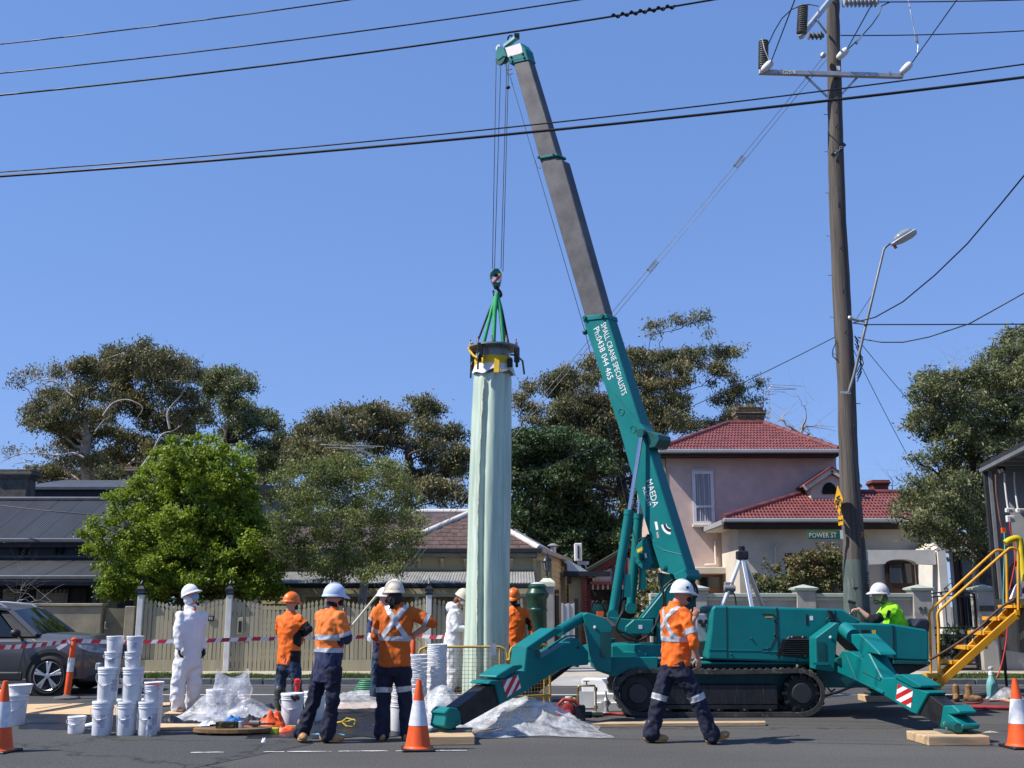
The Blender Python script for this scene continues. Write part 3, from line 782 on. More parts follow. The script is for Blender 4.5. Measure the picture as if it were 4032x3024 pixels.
low_poly=[Vector((la.x,YL-.5,lz)),lb,l_r1,Vector((l_r0.x,33.85,l_r0.z))]
MB().add([p-Vector((0,0,.03))for p in low_poly],[(0,1,2,3)]).add([low_poly[0],low_poly[3],Vector((la.x,YU,lz))],[(0,1,2)]).build('roof_underlay',REDD,H3)
sl_l=(low_poly[3]-Vector((low_poly[3].x,YL-.5,lz))).length
TM2=roll_tile('roof_tile',.318,sl_l/9,REDT)
n2=tile_field(H3,low_poly,TM2,.318,sl_l/9,'roof_tile',lift=.02,tilt=.0)
ridge_run(H3,low_poly[0]+Vector((0,0,.03)),low_poly[3]+Vector((0,0,.03)));ridge_run(H3,low_poly[3]+Vector((0,0,.03)),low_poly[2]+Vector((0,0,.03)))
MB().bb((la.x-.03,YL-.64,lz-.11),(lb.x,YL-.51,lz+.01)).build('gutter',GUT,H3,bevel=.03,seg=2)
MB().bb((la.x,YL-.5,lz-.30),(lb.x,YL-.42,lz-.03)).build('fascia',BROWN,H3)
MB().bb((la.x-.02,YL-.40,lz-.2),(la.x+.5,YU,lz-.12)).build('side_soffit',WHITER,H3)
MB().beam((la.x-.01,YL-.5,lz-.1),(la.x-.01,YU,lz-.1),.1,.14).build('side_gutter',GUT,H3)
lw0=Q(9,655,1120,YL)
MB().bb((lw0.x,YL,VZ),(lb.x,YL+2.5,lz-.12)).build('lower_wall',CREAMR,H3)
for(x_,y_a,y_b,Yp)in((925,1210,1400,YL-.06),):
 p=Q(9,x_,y_a,Yp);q=Q(9,x_,y_b,Yp);t=Q(9,x_+30,y_a-30,Yp)
 MB().tube([t,p,(q.x,Yp,VZ)],.035,8).build('drain_pipe',CREAMR,H3,smooth=60)
p=Q(9,488,1160,YU-.06);MB().tube([(p.x,YU-.06,p.z),(p.x,YU-.06,Q(9,490,1330,YU).z),(p.x-.35,YU-.06,Q(9,490,1335,YU).z)],.035,8).build('drain_pipe',WHITER,H3)
dl=Q(9,1138,785,33.0);dt=Q(9,1335,652,33.0);dr=Vector((2*dt.x-dl.x,33,dl.z));db=Q(9,1300,835,33.0).z
dm=MB().prism([(dl.x+.22,33.1,db-.1),(dr.x-.22,33.1,db-.1),(dr.x-.22,33.1,dl.z+.12),(dt.x,33.1,dt.z-.1),(dl.x+.22,33.1,dl.z+.12)],(0,.9,0)).build('dormer',CREAMR,H3)
for s in(dl,dr):
 MB().beam(Vector(s)+Vector((0,0,.03)),Vector((dt.x,33,dt.z+.03)),.1,.17).build('dormer_verge',CREAMR,dm)
 MB().prism([Vector(s)+Vector((0,-.08,.09)),Vector((dt.x,32.92,dt.z+.09)),Vector((dt.x,32.92,dt.z+.14)),Vector(s)+Vector((0,-.08,.14))],(0,1.2,0)).build('dormer_tiles',REDT,dm)
va=Q(9,1262,735,33.05);vb_=Q(9,1378,820,33.05);arc=[]
for i in range(11):
 t=math.pi*i/10;arc.append(Vector(((va.x+vb_.x)/2+(vb_.x-va.x)/2*math.cos(t),33.06,va.z-.35+.35*math.sin(t))))
MB().prism([(vb_.x,33.06,vb_.z)]+arc+[(va.x,33.06,vb_.z)],(0,.03,0)).build('dormer_vent',DGLASS,dm)
chimney(H3,9,1622,1775,715,850,34.6,mat('red_chimney',(.17,.045,.035),.85,var=.15),depth=.6)
p=Q(9,345,1350,YU-.6);q=Q(9,582,1400,YU-.6)
MB().bb((p.x,YU-.6,q.z),(q.x,YU,p.z)).build('porch_canopy',CREAMR,H3,bevel=.02)
p=Q(9,362,1405,YU-.03);q=Q(9,545,1659,YU-.03);DOOR=mat('oiled_timber_door',(.26,.12,.04),.5,var=.2,stretch=(8,8,1))
dr_=MB().bb((p.x,YU-.05,VZ),(q.x,YU-.002,p.z)).build('front_door',DOOR,H3)
pm=Q(9,400,1500,YU).z
MB().bb((p.x+.06,YU-.07,pm),(q.x-.08,YU-.052,p.z-.08)).build('door_glass',DGLASS,dr_)
for x_ in(p.x+.12,(p.x+q.x)/2+.05):MB().bb((x_,YU-.075,VZ+.3),(x_+.32,YU-.052,pm-.15)).build('door_panel',DOOR,dr_,bevel=.015)
p=Q(9,995,1250,YL);q=Q(9,1425,1600,YL)
MB().bb((p.x,YL-.012,q.z),(q.x,YL+.05,p.z)).build('window_recess',BROWN,H3)
window(H3,p.x+.04,q.x-.04,q.z,p.z-.06,YL-.09,BROWN,DGLASS,(),.075,.09)
YP=29.6
a=Q(10,218,965,YP);b=Q(10,802,1085,YP);px0,px1=a.x,b.x;pz1=a.z;pzb=b.z;cx_=(Q(10,510,1045,YP).x)
top_arc=[]
hw=Q(10,640,1075,YP).x-cx_
pts=[(px0,YP,pz1),(px1,YP,pz1),(px1,YP,pzb),(cx_+hw,YP,pzb+.02)]
for i in range(9):
 t=math.pi*i/8;pts.append((cx_+hw*math.cos(t),YP,pzb+.02+.13*math.sin(t)))
pts+=[(px0,YP,pzb)]
MB().prism(pts,(0,.3,0)).build('porch_arch',WHITER,H3)
a=Q(10,802,930,YP);b=Q(10,925,1600,YP)
MB().bb((a.x+.002,YP-.05,VZ),(b.x,YP+1.6,a.z)).build('porch_pillar',WHITER,H3)
MB().bb((px0-.12,YP-.02,VZ),(px0-.002,YP+.3,pz1+.05)).build('porch_pillar',WHITER,H3)
MB().bb((px0,YL-.25,VZ),(px1,YL-.05,pz1)).build('porch_back_wall',CREAMR,H3)
a=Q(10,378,1050,YL-.3);b=Q(10,640,1400,YL-.3)
pd=MB().bb((a.x,YL-.34,VZ),(b.x,YL-.26,a.z)).build('front_door',BROWN,H3)
MB().bb((a.x+.1,YL-.37,Q(10,500,1240,YL).z),(b.x-.1,YL-.345,a.z-.1)).build('door_glass',DGLASS,pd)
a=Q(10,690,900,YP+.4);b=Q(10,830,975,YP+.4)
MB().prism([(a.x,YP+.4,b.z),(Q(10,805,900,YP+.4).x,YP+.4,a.z),(b.x+1.2,YP+.4,a.z),(b.x+1.2,YP+.4,b.z)],(0,1.2,0)).build('porch_parapet',CREAMR,H3)
a=Q(10,927,985,YP+.6)
MB().bb((a.x,YP+.6,VZ),(a.x+1.9,YP+.8,a.z+.5)).build('bay_wall',WHITER,H3)
MB().bb((a.x+.02,YP+.55,VZ),(a.x+.16,YP+.595,a.z)).build('door_jamb',BROWN,H3)
window(H3,a.x+.18,a.x+1.3,VZ+.3,a.z,YP+.52,BROWN,DGLASS,(),.07,.05)
# ================== picket fence
PICK=mat('cream_picket_paint',(.36,.32,.215),.75,var=.08,scale=1.2,stretch=(6,6,.6),stain=((.27,.23,.14),1.6,.66))
POSTW=mat('pale_post_paint',(.60,.60,.58),.65,var=.07,stain=((.4,.4,.38),2,.66))
POSTB=mat('black_post_cap',(.015,.016,.02),.4)
FY=25.45
FENCE=thing('picket_fence','tall cream picket fence with pale posts and black finials, behind the workers','fence',(-4.2,FY,VZ))
post_src=[(565,540),(922,893),(1314,1294),(1699,1686),(2075,2075)]
post_x=[S(b,2600,FY).x for t,b in post_src]
ptop=Q(1,1215,190,FY).z;zhi=Q(1,1230,235,FY).z;zlo=Q(1,1450,300,FY).z
pw=.083
pk=MB();h=2.0
pk.prism([(-pw/2,0,0),(pw/2,0,0),(pw/2,0,h-.16),(pw*.22,0,h-.125),(pw*.46,0,h-.085),(pw*.30,0,h-.04),(0,0,h),(-pw*.30,0,h-.04),(-pw*.46,0,h-.085),(-pw*.22,0,h-.125),(-pw/2,0,h-.16)],(0,.02,0))
pme=bpy.data.meshes.new('picket');pme.from_pydata(pk.v,[],pk.f);pme.materials.append(PICK)
rr=random.Random(8)
for i in range(len(post_x)-1):
 xa,xb=post_x[i]+.09,post_x[i+1]-.07;n=round((xb-xa)/.098)
 for j in range(n):
  t=(j+.5)/n;x=xa+(xb-xa)*t
  top=zlo+(zhi-zlo)*(2*abs(t-.5))**1.7
  o=bpy.data.objects.new('picket',pme);COL.objects.link(o);o.parent=FENCE
  o.location=(x-FENCE.location.x,rr.uniform(-.004,.004),top-h-VZ+rr.uniform(-.006,.006));o.rotation_euler=(0,rr.uniform(-.006,.006),0)
 for zz in(.55,1.25):MB().bb((xa-.03,FY+.03,VZ+zz),(xb+.03,FY+.08,VZ+zz+.09)).build('rail',PICK,FENCE)
 if i!=1:MB().bb((xa-.02,FY-.045,VZ),(xb+.0,FY-.012,VZ+.25)).build('plinth_board',PICK,FENCE)
for x in post_x[:-1]:
 ps=MB().bb((x-.065,FY-.08,VZ),(x+.065,FY+.05,ptop)).build('fence_post',POSTW,FENCE,bevel=.008)
 c=MB().bb((x-.085,FY-.10,ptop-.07),(x+.085,FY+.07,ptop-.02)).build('post_band',POSTB,ps)
 MB().box((x,FY-.015,ptop+.035),(.20,.20,.065)).box((x,FY-.015,ptop+.10),(.19,.19,.07),None,0,.35).box((x,FY-.015,ptop+.15),(.06,.06,.05)).lathe([(.03,0),(.05,.03),(.03,.07),(.012,.1),(.008,.16),(.002,.2)],8,(x,FY-.015,ptop+.16)).build('finial',POSTB,ps)
p=Q(1,1755,413,FY-.03);NUMB=mat('number_plate_blue',(.012,.015,.05),.4)
pl=MB().bb((p.x-.075,FY-.03,p.z-.06),(p.x+.075,FY-.012,p.z+.06)).build('number_plate',NUMB,FENCE)
text_obj('93',.10,WHITEPAINT,pl,(p.x,FY-.033,p.z),basis((1,0,0),(0,0,1)),name='number')
p=Q(1,2000,475,FY-.03);ms=MB().bb((p.x-.07,FY-.04,p.z-.19),(p.x+.07,FY-.012,p.z+.19)).build('mail_slot',PICK,FENCE,bevel=.01)
MB().bb((p.x-.035,FY-.045,p.z-.15),(p.x+.035,FY-.041,p.z+.11)).build('slot',POSTB,ms)
# ================== gate pillar with lantern, white gate, green vent post
GP=thing('gate_pillar','grey rendered gate pillar with pale domed cap, between green vent post and driveway','pillar',(Q(15,765,1300,26).x,26,VZ))
a=Q(15,650,1070,26);b=Q(15,860,1070,26);w=b.x-a.x;cx=(a.x+b.x)/2
MB().box((cx,26+w/2,(a.z+VZ)/2),(w*.9,w*.9,a.z-VZ)).build('shaft',CONC,GP,bevel=.01)
MB().box((cx,26+w/2,a.z+.05),(w*1.12,w*1.12,.1)).box((cx,26+w/2,a.z+.155),(w*1.12,w*1.12,.1),None,0,.45).build('cap',mat('pale_cap_paint',(.62,.62,.48),.7),GP,bevel=.01)
ct=a.z+.2
LN=thing('pillar_lantern','black carriage lantern standing on the grey gate pillar','lantern',(cx,26+w/2,ct))
cy=26+w/2
MB().lathe([(.07,0),(.05,.02),(.02,.06),(.035,.1),(.02,.14),(.05,.17),(.06,.18)],12,(cx,cy,ct)).build('stem',POSTB,LN,smooth=40)
LGL=mat('lantern_glass',(.30,.32,.32),.1,var=.2,trans=.5,alpha=.8)
MB().lathe([(.055,.18),(.1,.42)],6,(cx,cy,ct)).build('glass',LGL,LN)
fr=MB()
for i in range(6):
 t=2*math.pi*i/6;fr.beam((cx+.057*math.cos(t),cy+.057*math.sin(t),ct+.18),(cx+.103*math.cos(t),cy+.103*math.sin(t),ct+.42),.012,.012)
fr.build('frame',POSTB,LN)
MB().lathe([(.13,.42),(.11,.46),(.04,.53),(.02,.55),(.03,.57),(.005,.64)],12,(cx,cy,ct)).build('hood',POSTB,LN,smooth=40)
WG=thing('white_gate','white panelled side gate at the head of the driveway','gate',(Q(15,1040,1500,27).x,27,VZ))
WGM=mat('white_gate_paint',(.50,.50,.52),.6,var=.06)
a=Q(15,972,1318,27);b=Q(15,1140,1318,27)
MB().bb((a.x,27,VZ),(b.x,27.05,a.z)).build('panel',WGM,WG)
for i in range(3):MB().bb((a.x+i*(b.x-a.x)/2-.025,26.97,VZ),(a.x+i*(b.x-a.x)/2+.025,26.998,a.z+.02)).build('stile',WGM,WG)
p=Q(15,1150,1300,27);MB().bb((p.x,26.95,VZ),(p.x+.09,27.06,p.z+.1)).build('gate_post',POSTB,WG)
SG=thing('driveway_gate','black metal driveway gate folded open beside the grey pillar','gate',(Q(15,890,1300,26.3).x,26.3,VZ))
a=Q(15,868,1110,26.3);b=Q(15,925,1110,26.6)
for i in range(5):
 t=i/4;x=a.x+(b.x-a.x)*t;MB().cyl((x,26.3+.5*t,VZ+.05),(x,26.3+.5*t,a.z),.014,6).build('bar',POSTB,SG)
for z in(VZ+.1,a.z-.12):MB().beam((a.x,26.3,z),(b.x,26.8,z),.03,.05).build('rail',POSTB,SG)
GREEN=mat('bottle_green_paint',(.010,.045,.028),.38,var=.12,scale=3,stain=((.18,.2,.17),3.5,.70))
VP=thing('green_vent_post','dark green cast-iron vent post with flared collar beside the worker in orange','vent post',(Q(15,612,1400,25.15).x,25.15,VZ))
c=VP.location;sc=(Q(15,780,1180,25.15).x-Q(15,445,1180,25.15).x)/2
zz=lambda y:Q(15,612,y,25.15).z
prof=[(1.0,VZ),(1.0,VZ+.2),(.84,VZ+.25),(.82,zz(1660)),(.80,zz(1440)),(.86,zz(1420)),(.86,zz(1395)),(.80,zz(1380)),(.83,zz(1250)),(.97,zz(1215)),(1.0,zz(1195)),(1.0,zz(1165)),(.93,zz(1150)),(.84,zz(1115)),(.79,zz(1100)),(.81,zz(1090)),(.82,zz(1065)),(.74,zz(1050)),(.62,zz(1030)),(.1,zz(1012))]
MB().lathe([(r*sc,z)for r,z in prof],28,(c.x,c.y,0)).build('body',GREEN,VP,smooth=35)
MB().lathe([(.60*sc,zz(1029)),(.3*sc,zz(1008)),(.02,zz(1004))],20,(c.x,c.y,0)).build('bleached_top',mat('bleached_paint',(.52,.55,.55),.6,var=.15),VP,smooth=50)
# ================== rendered garden wall with pillars and gate
RW=mat('grey_wall_render',(.37,.345,.305),.9,var=.07,scale=2.2,bump=.08,stain=((.25,.235,.21),1.7,.63),stretch=(1.6,1,.45))
SAGE=mat('sage_coping',(.40,.44,.375),.7,var=.06,stain=((.27,.29,.25),3,.66))
WY=25.6
GW=thing('rendered_garden_wall','grey rendered garden wall with sage-capped square pillars before the pink house','wall',(7.2,WY,VZ))
cop=Q(4,600,235,WY).z;pil_top=Q(4,350,185,WY).z;cap_top=Q(4,350,130,WY).z
pil=[Q(4,x,200,WY).x for x in(364,1330)]+[Q(17,1590,480,WY).x]+[Q(3,1575,200,WY).x]
pwid=Q(4,442,200,WY).x-Q(4,285,200,WY).x
for x in pil:
 q_=MB().box((x,WY+pwid/2-.05,(pil_top+VZ)/2),(pwid,pwid,pil_top-VZ)).build('pillar',RW,GW,bevel=.01)
 cpz=cap_top-pil_top
 MB().box((x,WY+pwid/2-.05,pil_top+cpz*.12),(pwid*1.12,pwid*1.12,cpz*.22)).box((x,WY+pwid/2-.05,pil_top+cpz*.36),(pwid*1.26,pwid*1.26,cpz*.24)).box((x,WY+pwid/2-.05,pil_top+cpz*.75),(pwid*1.28,pwid*1.28,cpz*.54),None,0,.05).build('pillar_cap',SAGE,q_)
def panel(x0,x1):
 MB().bb((x0,WY+.06,VZ),(x1,WY+.3,cop-.08)).build('wall_panel',RW,GW)
 MB().bb((x0,WY+.02,cop-.078),(x1,WY+.34,cop)).bb((x0,WY-.03,cop+.001),(x1,WY+.37,cop+.09)).build('coping',SAGE,GW,bevel=.01)
h_=pwid/2+.003
panel(pil[3]+h_,pil[0]-h_);panel(pil[0]+h_,pil[1]-h_);panel(pil[2]+h_,16.0)
panel(pil[3]-1.1,pil[3]-h_)
p=Q(17,612,805,WY-.06)
text_obj('95',.21,mat('dark_numeral',(.06,.055,.05),.6),GW,(p.x,WY-.058,p.z),basis((1,0,-.03),(0,0,1)),name='house_number',extr=.006)
p=Q(17,1615,775,WY-.06)
MB().bb((p.x-.19,WY-.062,p.z-.065),(p.x+.19,WY-.051,p.z+.065)).bb((p.x-.15,WY-.068,p.z-.025),(p.x+.15,WY-.063,p.z+.03)).build('letter_slot',mat('tarnished_brass',(.10,.085,.06),.5,.5),GW)
p=Q(17,1630,1010,WY-.06);MB().bb((p.x-.12,WY-.06,p.z-.12),(p.x+.12,WY-.051,p.z+.1)).build('brown_plaque',BROWN,GW)
IG=thing('wrought_iron_gate','black wrought-iron garden gate with scrolled crest behind the yellow stairs','gate',(Q(17,1080,800,WY).x,WY+.1,VZ))
gx0,gx1=pil[1]+h_+.02,pil[2]-h_-.02;gy=WY+.12;gm=(gx0+gx1)/2
gz=lambda y:Q(17,1080,y,gy).z
def arc(z,rise,n=12):return[Vector((gx0+(gx1-gx0)*i/n,gy,z+rise*math.sin(math.pi*i/n)))for i in range(n+1)]
for s in(gx0,gx1):MB().bb((s-.022,gy-.022,VZ+.05),(s+.022,gy+.022,gz(535))).build('stile',POSTB,IG)
MB().tube(arc(gz(545),.05),.018,6).build('rail',POSTB,IG);MB().tube(arc(gz(600),.04),.018,6).build('rail',POSTB,IG)
for y in(1075,1185,1640):MB().bb((gx0,gy-.015,gz(y)-.02),(gx1,gy+.015,gz(y)+.02)).build('rail',POSTB,IG)
for i in range(1,6):
 x=gx0+(gx1-gx0)*i/6;MB().cyl((x,gy,gz(1075)),(x,gy,gz(590)),.011,6).build('bar',POSTB,IG)
for i in range(1,11):
 x=gx0+(gx1-gx0)*i/11;MB().cyl((x,gy,gz(1640)),(x,gy,gz(1185)),.011,6).build('bar',POSTB,IG)
for s in(-1,1):
 pts=[]
 for i in range(26):
  t=i/25;a_=t*3.4*math.pi;r_=.055*(1-t*.75)
  pts.append(Vector((gm+s*(.13+r_*math.cos(a_)),gy,gz(505)+.035+r_*math.sin(a_))))
 pts=pts[::-1]+[Vector((gm+s*.1,gy,gz(505)+.12)),Vector((gm,gy,gz(505)+.19))]
 MB().tube(pts,.009,5).build('scroll',POSTB,IG)
for s in(.25,.42,.58,.75):
 x=gx0+(gx1-gx0)*s;MB().lathe([(.022,-.02),(.032,0),(.022,.02)],10,(x,gy,gz(565)+.03),Matrix.Rotation(R(90),3,'X')).build('rosette',POSTB,IG)
 # ================== timber power pole with fittings
POLEM=mat('weathered_pole_timber',(.098,.082,.070),.9,var=.28,scale=3.0,stretch=(5,5,.16),bump=.5,bscale=14,stain=((.09,.065,.055),1.1,.60))
PY=23.25
PP=thing('timber_power_pole','weathered grey timber power pole with steel crossarms, rising behind the crane','power pole',(S(3384,2640,PY).x,PY,VZ))
axis_src=[(3276,-260,50),(3280,0,54),(3281,100,55),(3285,300,58),(3290,560,63),(3297,820,67),(3312,1137,72),(3332,1500,72),(3342,1825,74),(3360,2100,84),(3372,2314,94),(3378,2500,99),(3384,2640,102)]
ax=[];rad=[]
for x,y,w in axis_src:
 p=S(x,y,PY);ax.append(p);rad.append(w/2*PY/FPX)
ax[-1].z=VZ
pts=[];rs=[];rr=random.Random(2)
for i in range(len(ax)-1):
 for j in range(6):
  t=j/6;p=ax[i].lerp(ax[i+1],t);pts.append(p+Vector((rr.uniform(-.006,.006),0,0)));rs.append((rad[i]*(1-t)+rad[i+1]*t)*rr.uniform(.975,1.03))
pts.append(ax[-1]);rs.append(rad[-1])
def pole_at(y):
 for i in range(len(axis_src)-1):
  if axis_src[i][1]<=y<=axis_src[i+1][1]:
   t=(y-axis_src[i][1])/(axis_src[i+1][1]-axis_src[i][1]);return ax[i].lerp(ax[i+1],t),rad[i]*(1-t)+rad[i+1]*t
 return ax[-1],rad[-1]
pole=MB().tube(pts,rs,18).build('pole',POLEM,PP,smooth=60)
p0,r0=pole_at(2205)
MB().tube([Vector((p0.x,PY,p0.z)),ax[-1]],[r0*1.03,rad[-1]*1.03],20).build('green_painted_base',mat('faded_green_paint',(.095,.125,.11),.8,var=.18,scale=3,stretch=(4,4,.3),stain=((.16,.19,.17),2,.6)),PP,smooth=60)
for y in(452,597,760,930,1085,1250,1395):
 p,r=pole_at(y);MB().tube([p+Vector((-r*.9,0,0)),p+Vector((-r-.09,0,0)),p+Vector((-r-.09,0,.03))],.010,6).build('climbing_step',GALV,PP)
for y in(360,455,515,650,815,825,990,1160,1320):
 p,r=pole_at(y);MB().tube([p+Vector((-.03,-r*.9,.0)),p+Vector((-.03,-r-.12,0)),p+Vector((-.03,-r-.12,.03))],.010,6).build('climbing_step',DSTEEL,PP)
for y in(2010,1640):
 p,r=pole_at(y-50);MB().tube([p+Vector((r*.9,0,0)),p+Vector((r+.10,0,0))],.012,6).build('pole_bolt',GALV,PP)
ARM=mat('galvanised_crossarm',(.42,.43,.45),.45,.5,var=.1,scale=6)
def crossarm(xa,ya,Ya,xb,yb,Yb,w=.1,h=.11):
 return MB().beam(S(xa,ya,Ya),S(xb,yb,Yb),w,h).build('crossarm',ARM,PP,bevel=.008)
YA=PY-.22
ca_=crossarm(2988,284,YA,3555,300,YA)
tg=Q(11,400,553,YA-.06)
lb_=MB().bb((tg.x-.16,YA-.056,tg.z-.042),(tg.x+.16,YA-.0515,tg.z+.042)).build('label_plate',WHITEPAINT,ca_)
text_obj('RTS-CL',.075,BLACK,lb_,(tg.x,YA-.058,tg.z-.003),basis((1,0,-.02),(0,0,1)),name='lettering')
for x in(325,1180):
 t=Q(11,x,560,YA-.06);MB().bb((t.x-.025,YA-.056,t.z-.04),(t.x+.025,YA-.0515,t.z+.04)).build('arm_marker',mat('marker_red%d'%x,(.4,.22,.2),.6),ca_)
for(x1,y1,x2,y2)in((505,560,700,745),(960,560,812,718)):
 MB().beam(Q(11,x1,y1,YA+.07),Q(11,x2,y2,PY-.12),.03,.05).build('arm_brace',GALV,PP)
MB().beam(Q(11,492,285,PY-1.3),Q(11,735,-20,PY-.2),.1,.11).build('crossarm',ARM,PP,bevel=.008)
MB().beam(Q(11,620,155,PY-.9),Q(11,690,250,PY-.1),.03,.05).build('arm_brace',GALV,PP)
INS=mat('brown_grey_insulator',(.16,.165,.16),.35,var=.15)
def insulator(k,x0,y0,x1,y1,Y,r,n,name='insulator',mtl=INS,rod=True):
 a=Q(k,x0,y0,Y);b=Q(k,x1,y1,Y);d=b-a;L=d.length;M=d.to_track_quat('Z','Y').to_matrix()
 prof=[(r*.45,0)]
 for i in range(n):
  z=L*i/n;prof+=[(r*.5,z),(r,z+L/n*.25),(r*.98,z+L/n*.4),(r*.5,z+L/n*.6)]
 prof.append((r*.5,L))
 return MB().lathe(prof,14,a,M).build(name,mtl,PP,smooth=50)
insulator(11,205,525,208,310,YA,.12,13);insulator(11,500,255,512,45,PY-1.3,.12,13)
for x,y,Y in((232,512,YA-.1),(812,415,PY-.3),(1300,525,YA-.1)):
 a=Q(11,x-28,y+28,Y);b=Q(11,x+35,y-32,Y);M=(b-a).to_track_quat('Z','Y').to_matrix();L=(b-a).length
 MB().lathe([(.03,-.03),(.07,0),(.085,L*.3),(.09,L*.75),(.075,L),(.03,L+.02)],14,a,M).build('dead_end_cover',WHITEPAINT,PP,smooth=50)
insulator(11,815,15,1090,15,PY-.1,.13,9,mtl=mat('pale_insulator',(.42,.44,.47),.35));insulator(11,545,275,670,275,PY-.7,.1,4)
MB().lathe([(.03,0),(.07,.05),(.07,.1),(.03,.14)],10,Q(11,650,440,PY-.2),(Vector((1,0,1))).to_track_quat('Z','Y').to_matrix()).build('guy_attachment',GALV,PP,smooth=40)
p,r=pole_at(605)
tp=MB().box((p.x+.0,PY-r-.03,p.z),(.44,.01,.10),Matrix.Rotation(R(-45),3,'Y')).build('pole_tag',BLACK,PP)
text_obj('RTS-CL',.085,WHITEPAINT,tp,(p.x,PY-r-.037,p.z),basis((1,0,1),(-1,0,1)),name='lettering')
p,r=pole_at(283);tp=MB().bb((p.x+.0,PY-r-.012,p.z-.05),(p.x+.09,PY-r+.05,p.z+.06)).build('pole_tag',WHITEPAINT,PP)
p,r=pole_at(2110)
text_obj('7B',.17,YELLOWP,PP,(p.x+.16,PY-r*.80,p.z),basis((1,.45,0),(0,0,1)),name='pole_number')
p,r=pole_at(2295)
MB().bb((p.x-.16,PY-r*1.0-.004,p.z-.1),(p.x-.03,PY-r*.9,p.z+.1)).build('pole_tag',mat('grey_green_tag',(.2,.24,.22),.7),PP)
p,r=pole_at(2290)
text_obj('RICHM',.16,BLACK,PP,(p.x+.16,PY-r*.86-.05,p.z-.05),basis((0,0,-1),(1,.45,0)),name='stencil')
rr=random.Random(6)
for i in range(4):
 p,r=pole_at(1330+14*i);q,r2=pole_at(1470+12*i)
 c_=p+Vector((r,-.1,0));d_=q+Vector((r2,-.1,0));pts=[]
 for j in range(9):
  t=j/8;pts.append(c_.lerp(d_,t)+Vector((.02+.16*math.sin(math.pi*t)*rr.uniform(.5,1),rr.uniform(-.04,.04),0)))
 MB().tube(pts,.011,6).build('cable_loop',BLACK,PP)
p,r=pole_at(1350);q,r2=pole_at(1425);MB().tube([p+Vector((-r,-.1,0)),p+Vector((-r-.10,-.1,-.2)),q+Vector((-r-.1,-.1,.1)),q+Vector((-r2,-.1,0))],.012,6).build('cable_loop',BLACK,PP)
p,r=pole_at(1262);MB().tube([p+Vector((r*.6,-r*.8,0)),p+Vector((r+.1,-.2,-.06)),p+Vector((r+.25,-.2,-.1))],[.045,.025,.02],8).ell(p+Vector((r*.55,-r*.85,.0)),(.06,.05,.06)).build('cable_clamp',GALV,PP)
SLM=thing('street_lamp','grey street lamp on a long slanting steel arm clamped to the power pole','street lamp',(S(3345,1560,PY-.35).x,PY-.35,4))
LY=PY-.6
arm=[S(3342,1545,PY-.3),S(3362,1480,PY-.35),Q(13,780,440,LY),Q(13,792,415,LY),Q(13,838,375,LY)]
MB().tube(arm,[.035,.035,.028,.028,.026],8).build('arm',mat('lamp_arm_steel',(.20,.20,.205),.5,.4,var=.15),SLM,smooth=60)
MB().beam(S(3310,1545,PY-.28),S(3350,1548,PY-.3),.05,.05).build('arm_clamp',GALV,SLM)
a=Q(13,850,385,LY);b=Q(13,1060,262,LY)
d=(b-a);M=basis((b-a).normalized(),(0,1,0));L=d.length
hd=MB();prof=[(0,.05,.04),(.12,.11,.07),(.4,.155,.11),(.8,.16,.12),(1.0,.13,.10)]
rows=[]
for t,wy,hz in prof:
 ring=[]
 for i in range(12):
  an=2*math.pi*i/12;ring.append(a+M@Vector((t*L,wy*math.cos(an),(hz if math.sin(an)>0 else hz*.35)*-math.sin(an))))
 rows.append(ring)
vs=[p for r_ in rows for p in r_];fs=[]
for i in range(len(rows)-1):
 for j in range(12):fs.append((i*12+j,i*12+(j+1)%12,(i+1)*12+(j+1)%12,(i+1)*12+j))
fs+=[tuple(range(12)),tuple(48+j for j in range(12))]
hd.add(vs,fs);hd.build('housing',mat('lamp_housing',(.50,.52,.55),.4,.4,var=.06),SLM,smooth=45)
DIF=mat('lamp_diffuser',(.45,.47,.44),.2,var=.1,alpha=.75,trans=.3)
MB().ell(a+M@Vector((L*.58,0,.045)),(L*.40,.145,.10),M,14,8).build('diffuser',DIF,SLM,smooth=180)
MB().box(a+M@Vector((L*.08,0,-.09)),(.05,.05,.09),M).build('photocell',mat('photocell_red',(.5,.08,.05),.5),SLM)
BS=thing('bicycle_warning_sign','yellow diamond bicycle warning sign with arrow plate strapped to the power pole','road sign',Q(9,1402,900,PY-.45))
SY=PY-.42
YS=mat('sign_yellow',(.72,.36,.012),.45,var=.04)
bx=BS.location.x;bl=Q(9,1370,895,SY);br_=Q(9,1438,880,SY);bt=Q(9,1400,755,SY);bbm=Q(9,1412,978,SY)
e1=Vector((0,-.62,0));zc=(bt.z+bbm.z)/2;hx=e1.length/2;e1n=e1.normalized();cz=(bt.z-bbm.z)/2;cc=Vector((bx,PY-.30,zc));nrm_=Vector((e1n.y,-e1n.x,0))
MB().prism([cc-e1n*hx,cc+Vector((0,0,-cz)),cc+e1n*hx,cc+Vector((0,0,cz))],nrm_*-.006).build('plate',YS,BS)
bk=MB();f_=nrm_*.004;k_=hx*.52
def wheel(c,r):
 bk.tube([c+e1n*(r*math.cos(t*math.pi/8))+Vector((0,0,r*math.sin(t*math.pi/8)))for t in range(16)],.012,5,closed=True)
w1=cc+f_+e1n*(-hx*.42)+Vector((0,0,-cz*.22));w2=cc+f_+e1n*(hx*.42)+Vector((0,0,-cz*.22));wheel(w1,hx*.30);wheel(w2,hx*.30)
bb_=cc+f_+Vector((0,0,-cz*.22));st_=cc+f_+e1n*(-hx*.15)+Vector((0,0,cz*.12));hd_=cc+f_+e1n*(hx*.28)+Vector((0,0,cz*.14))
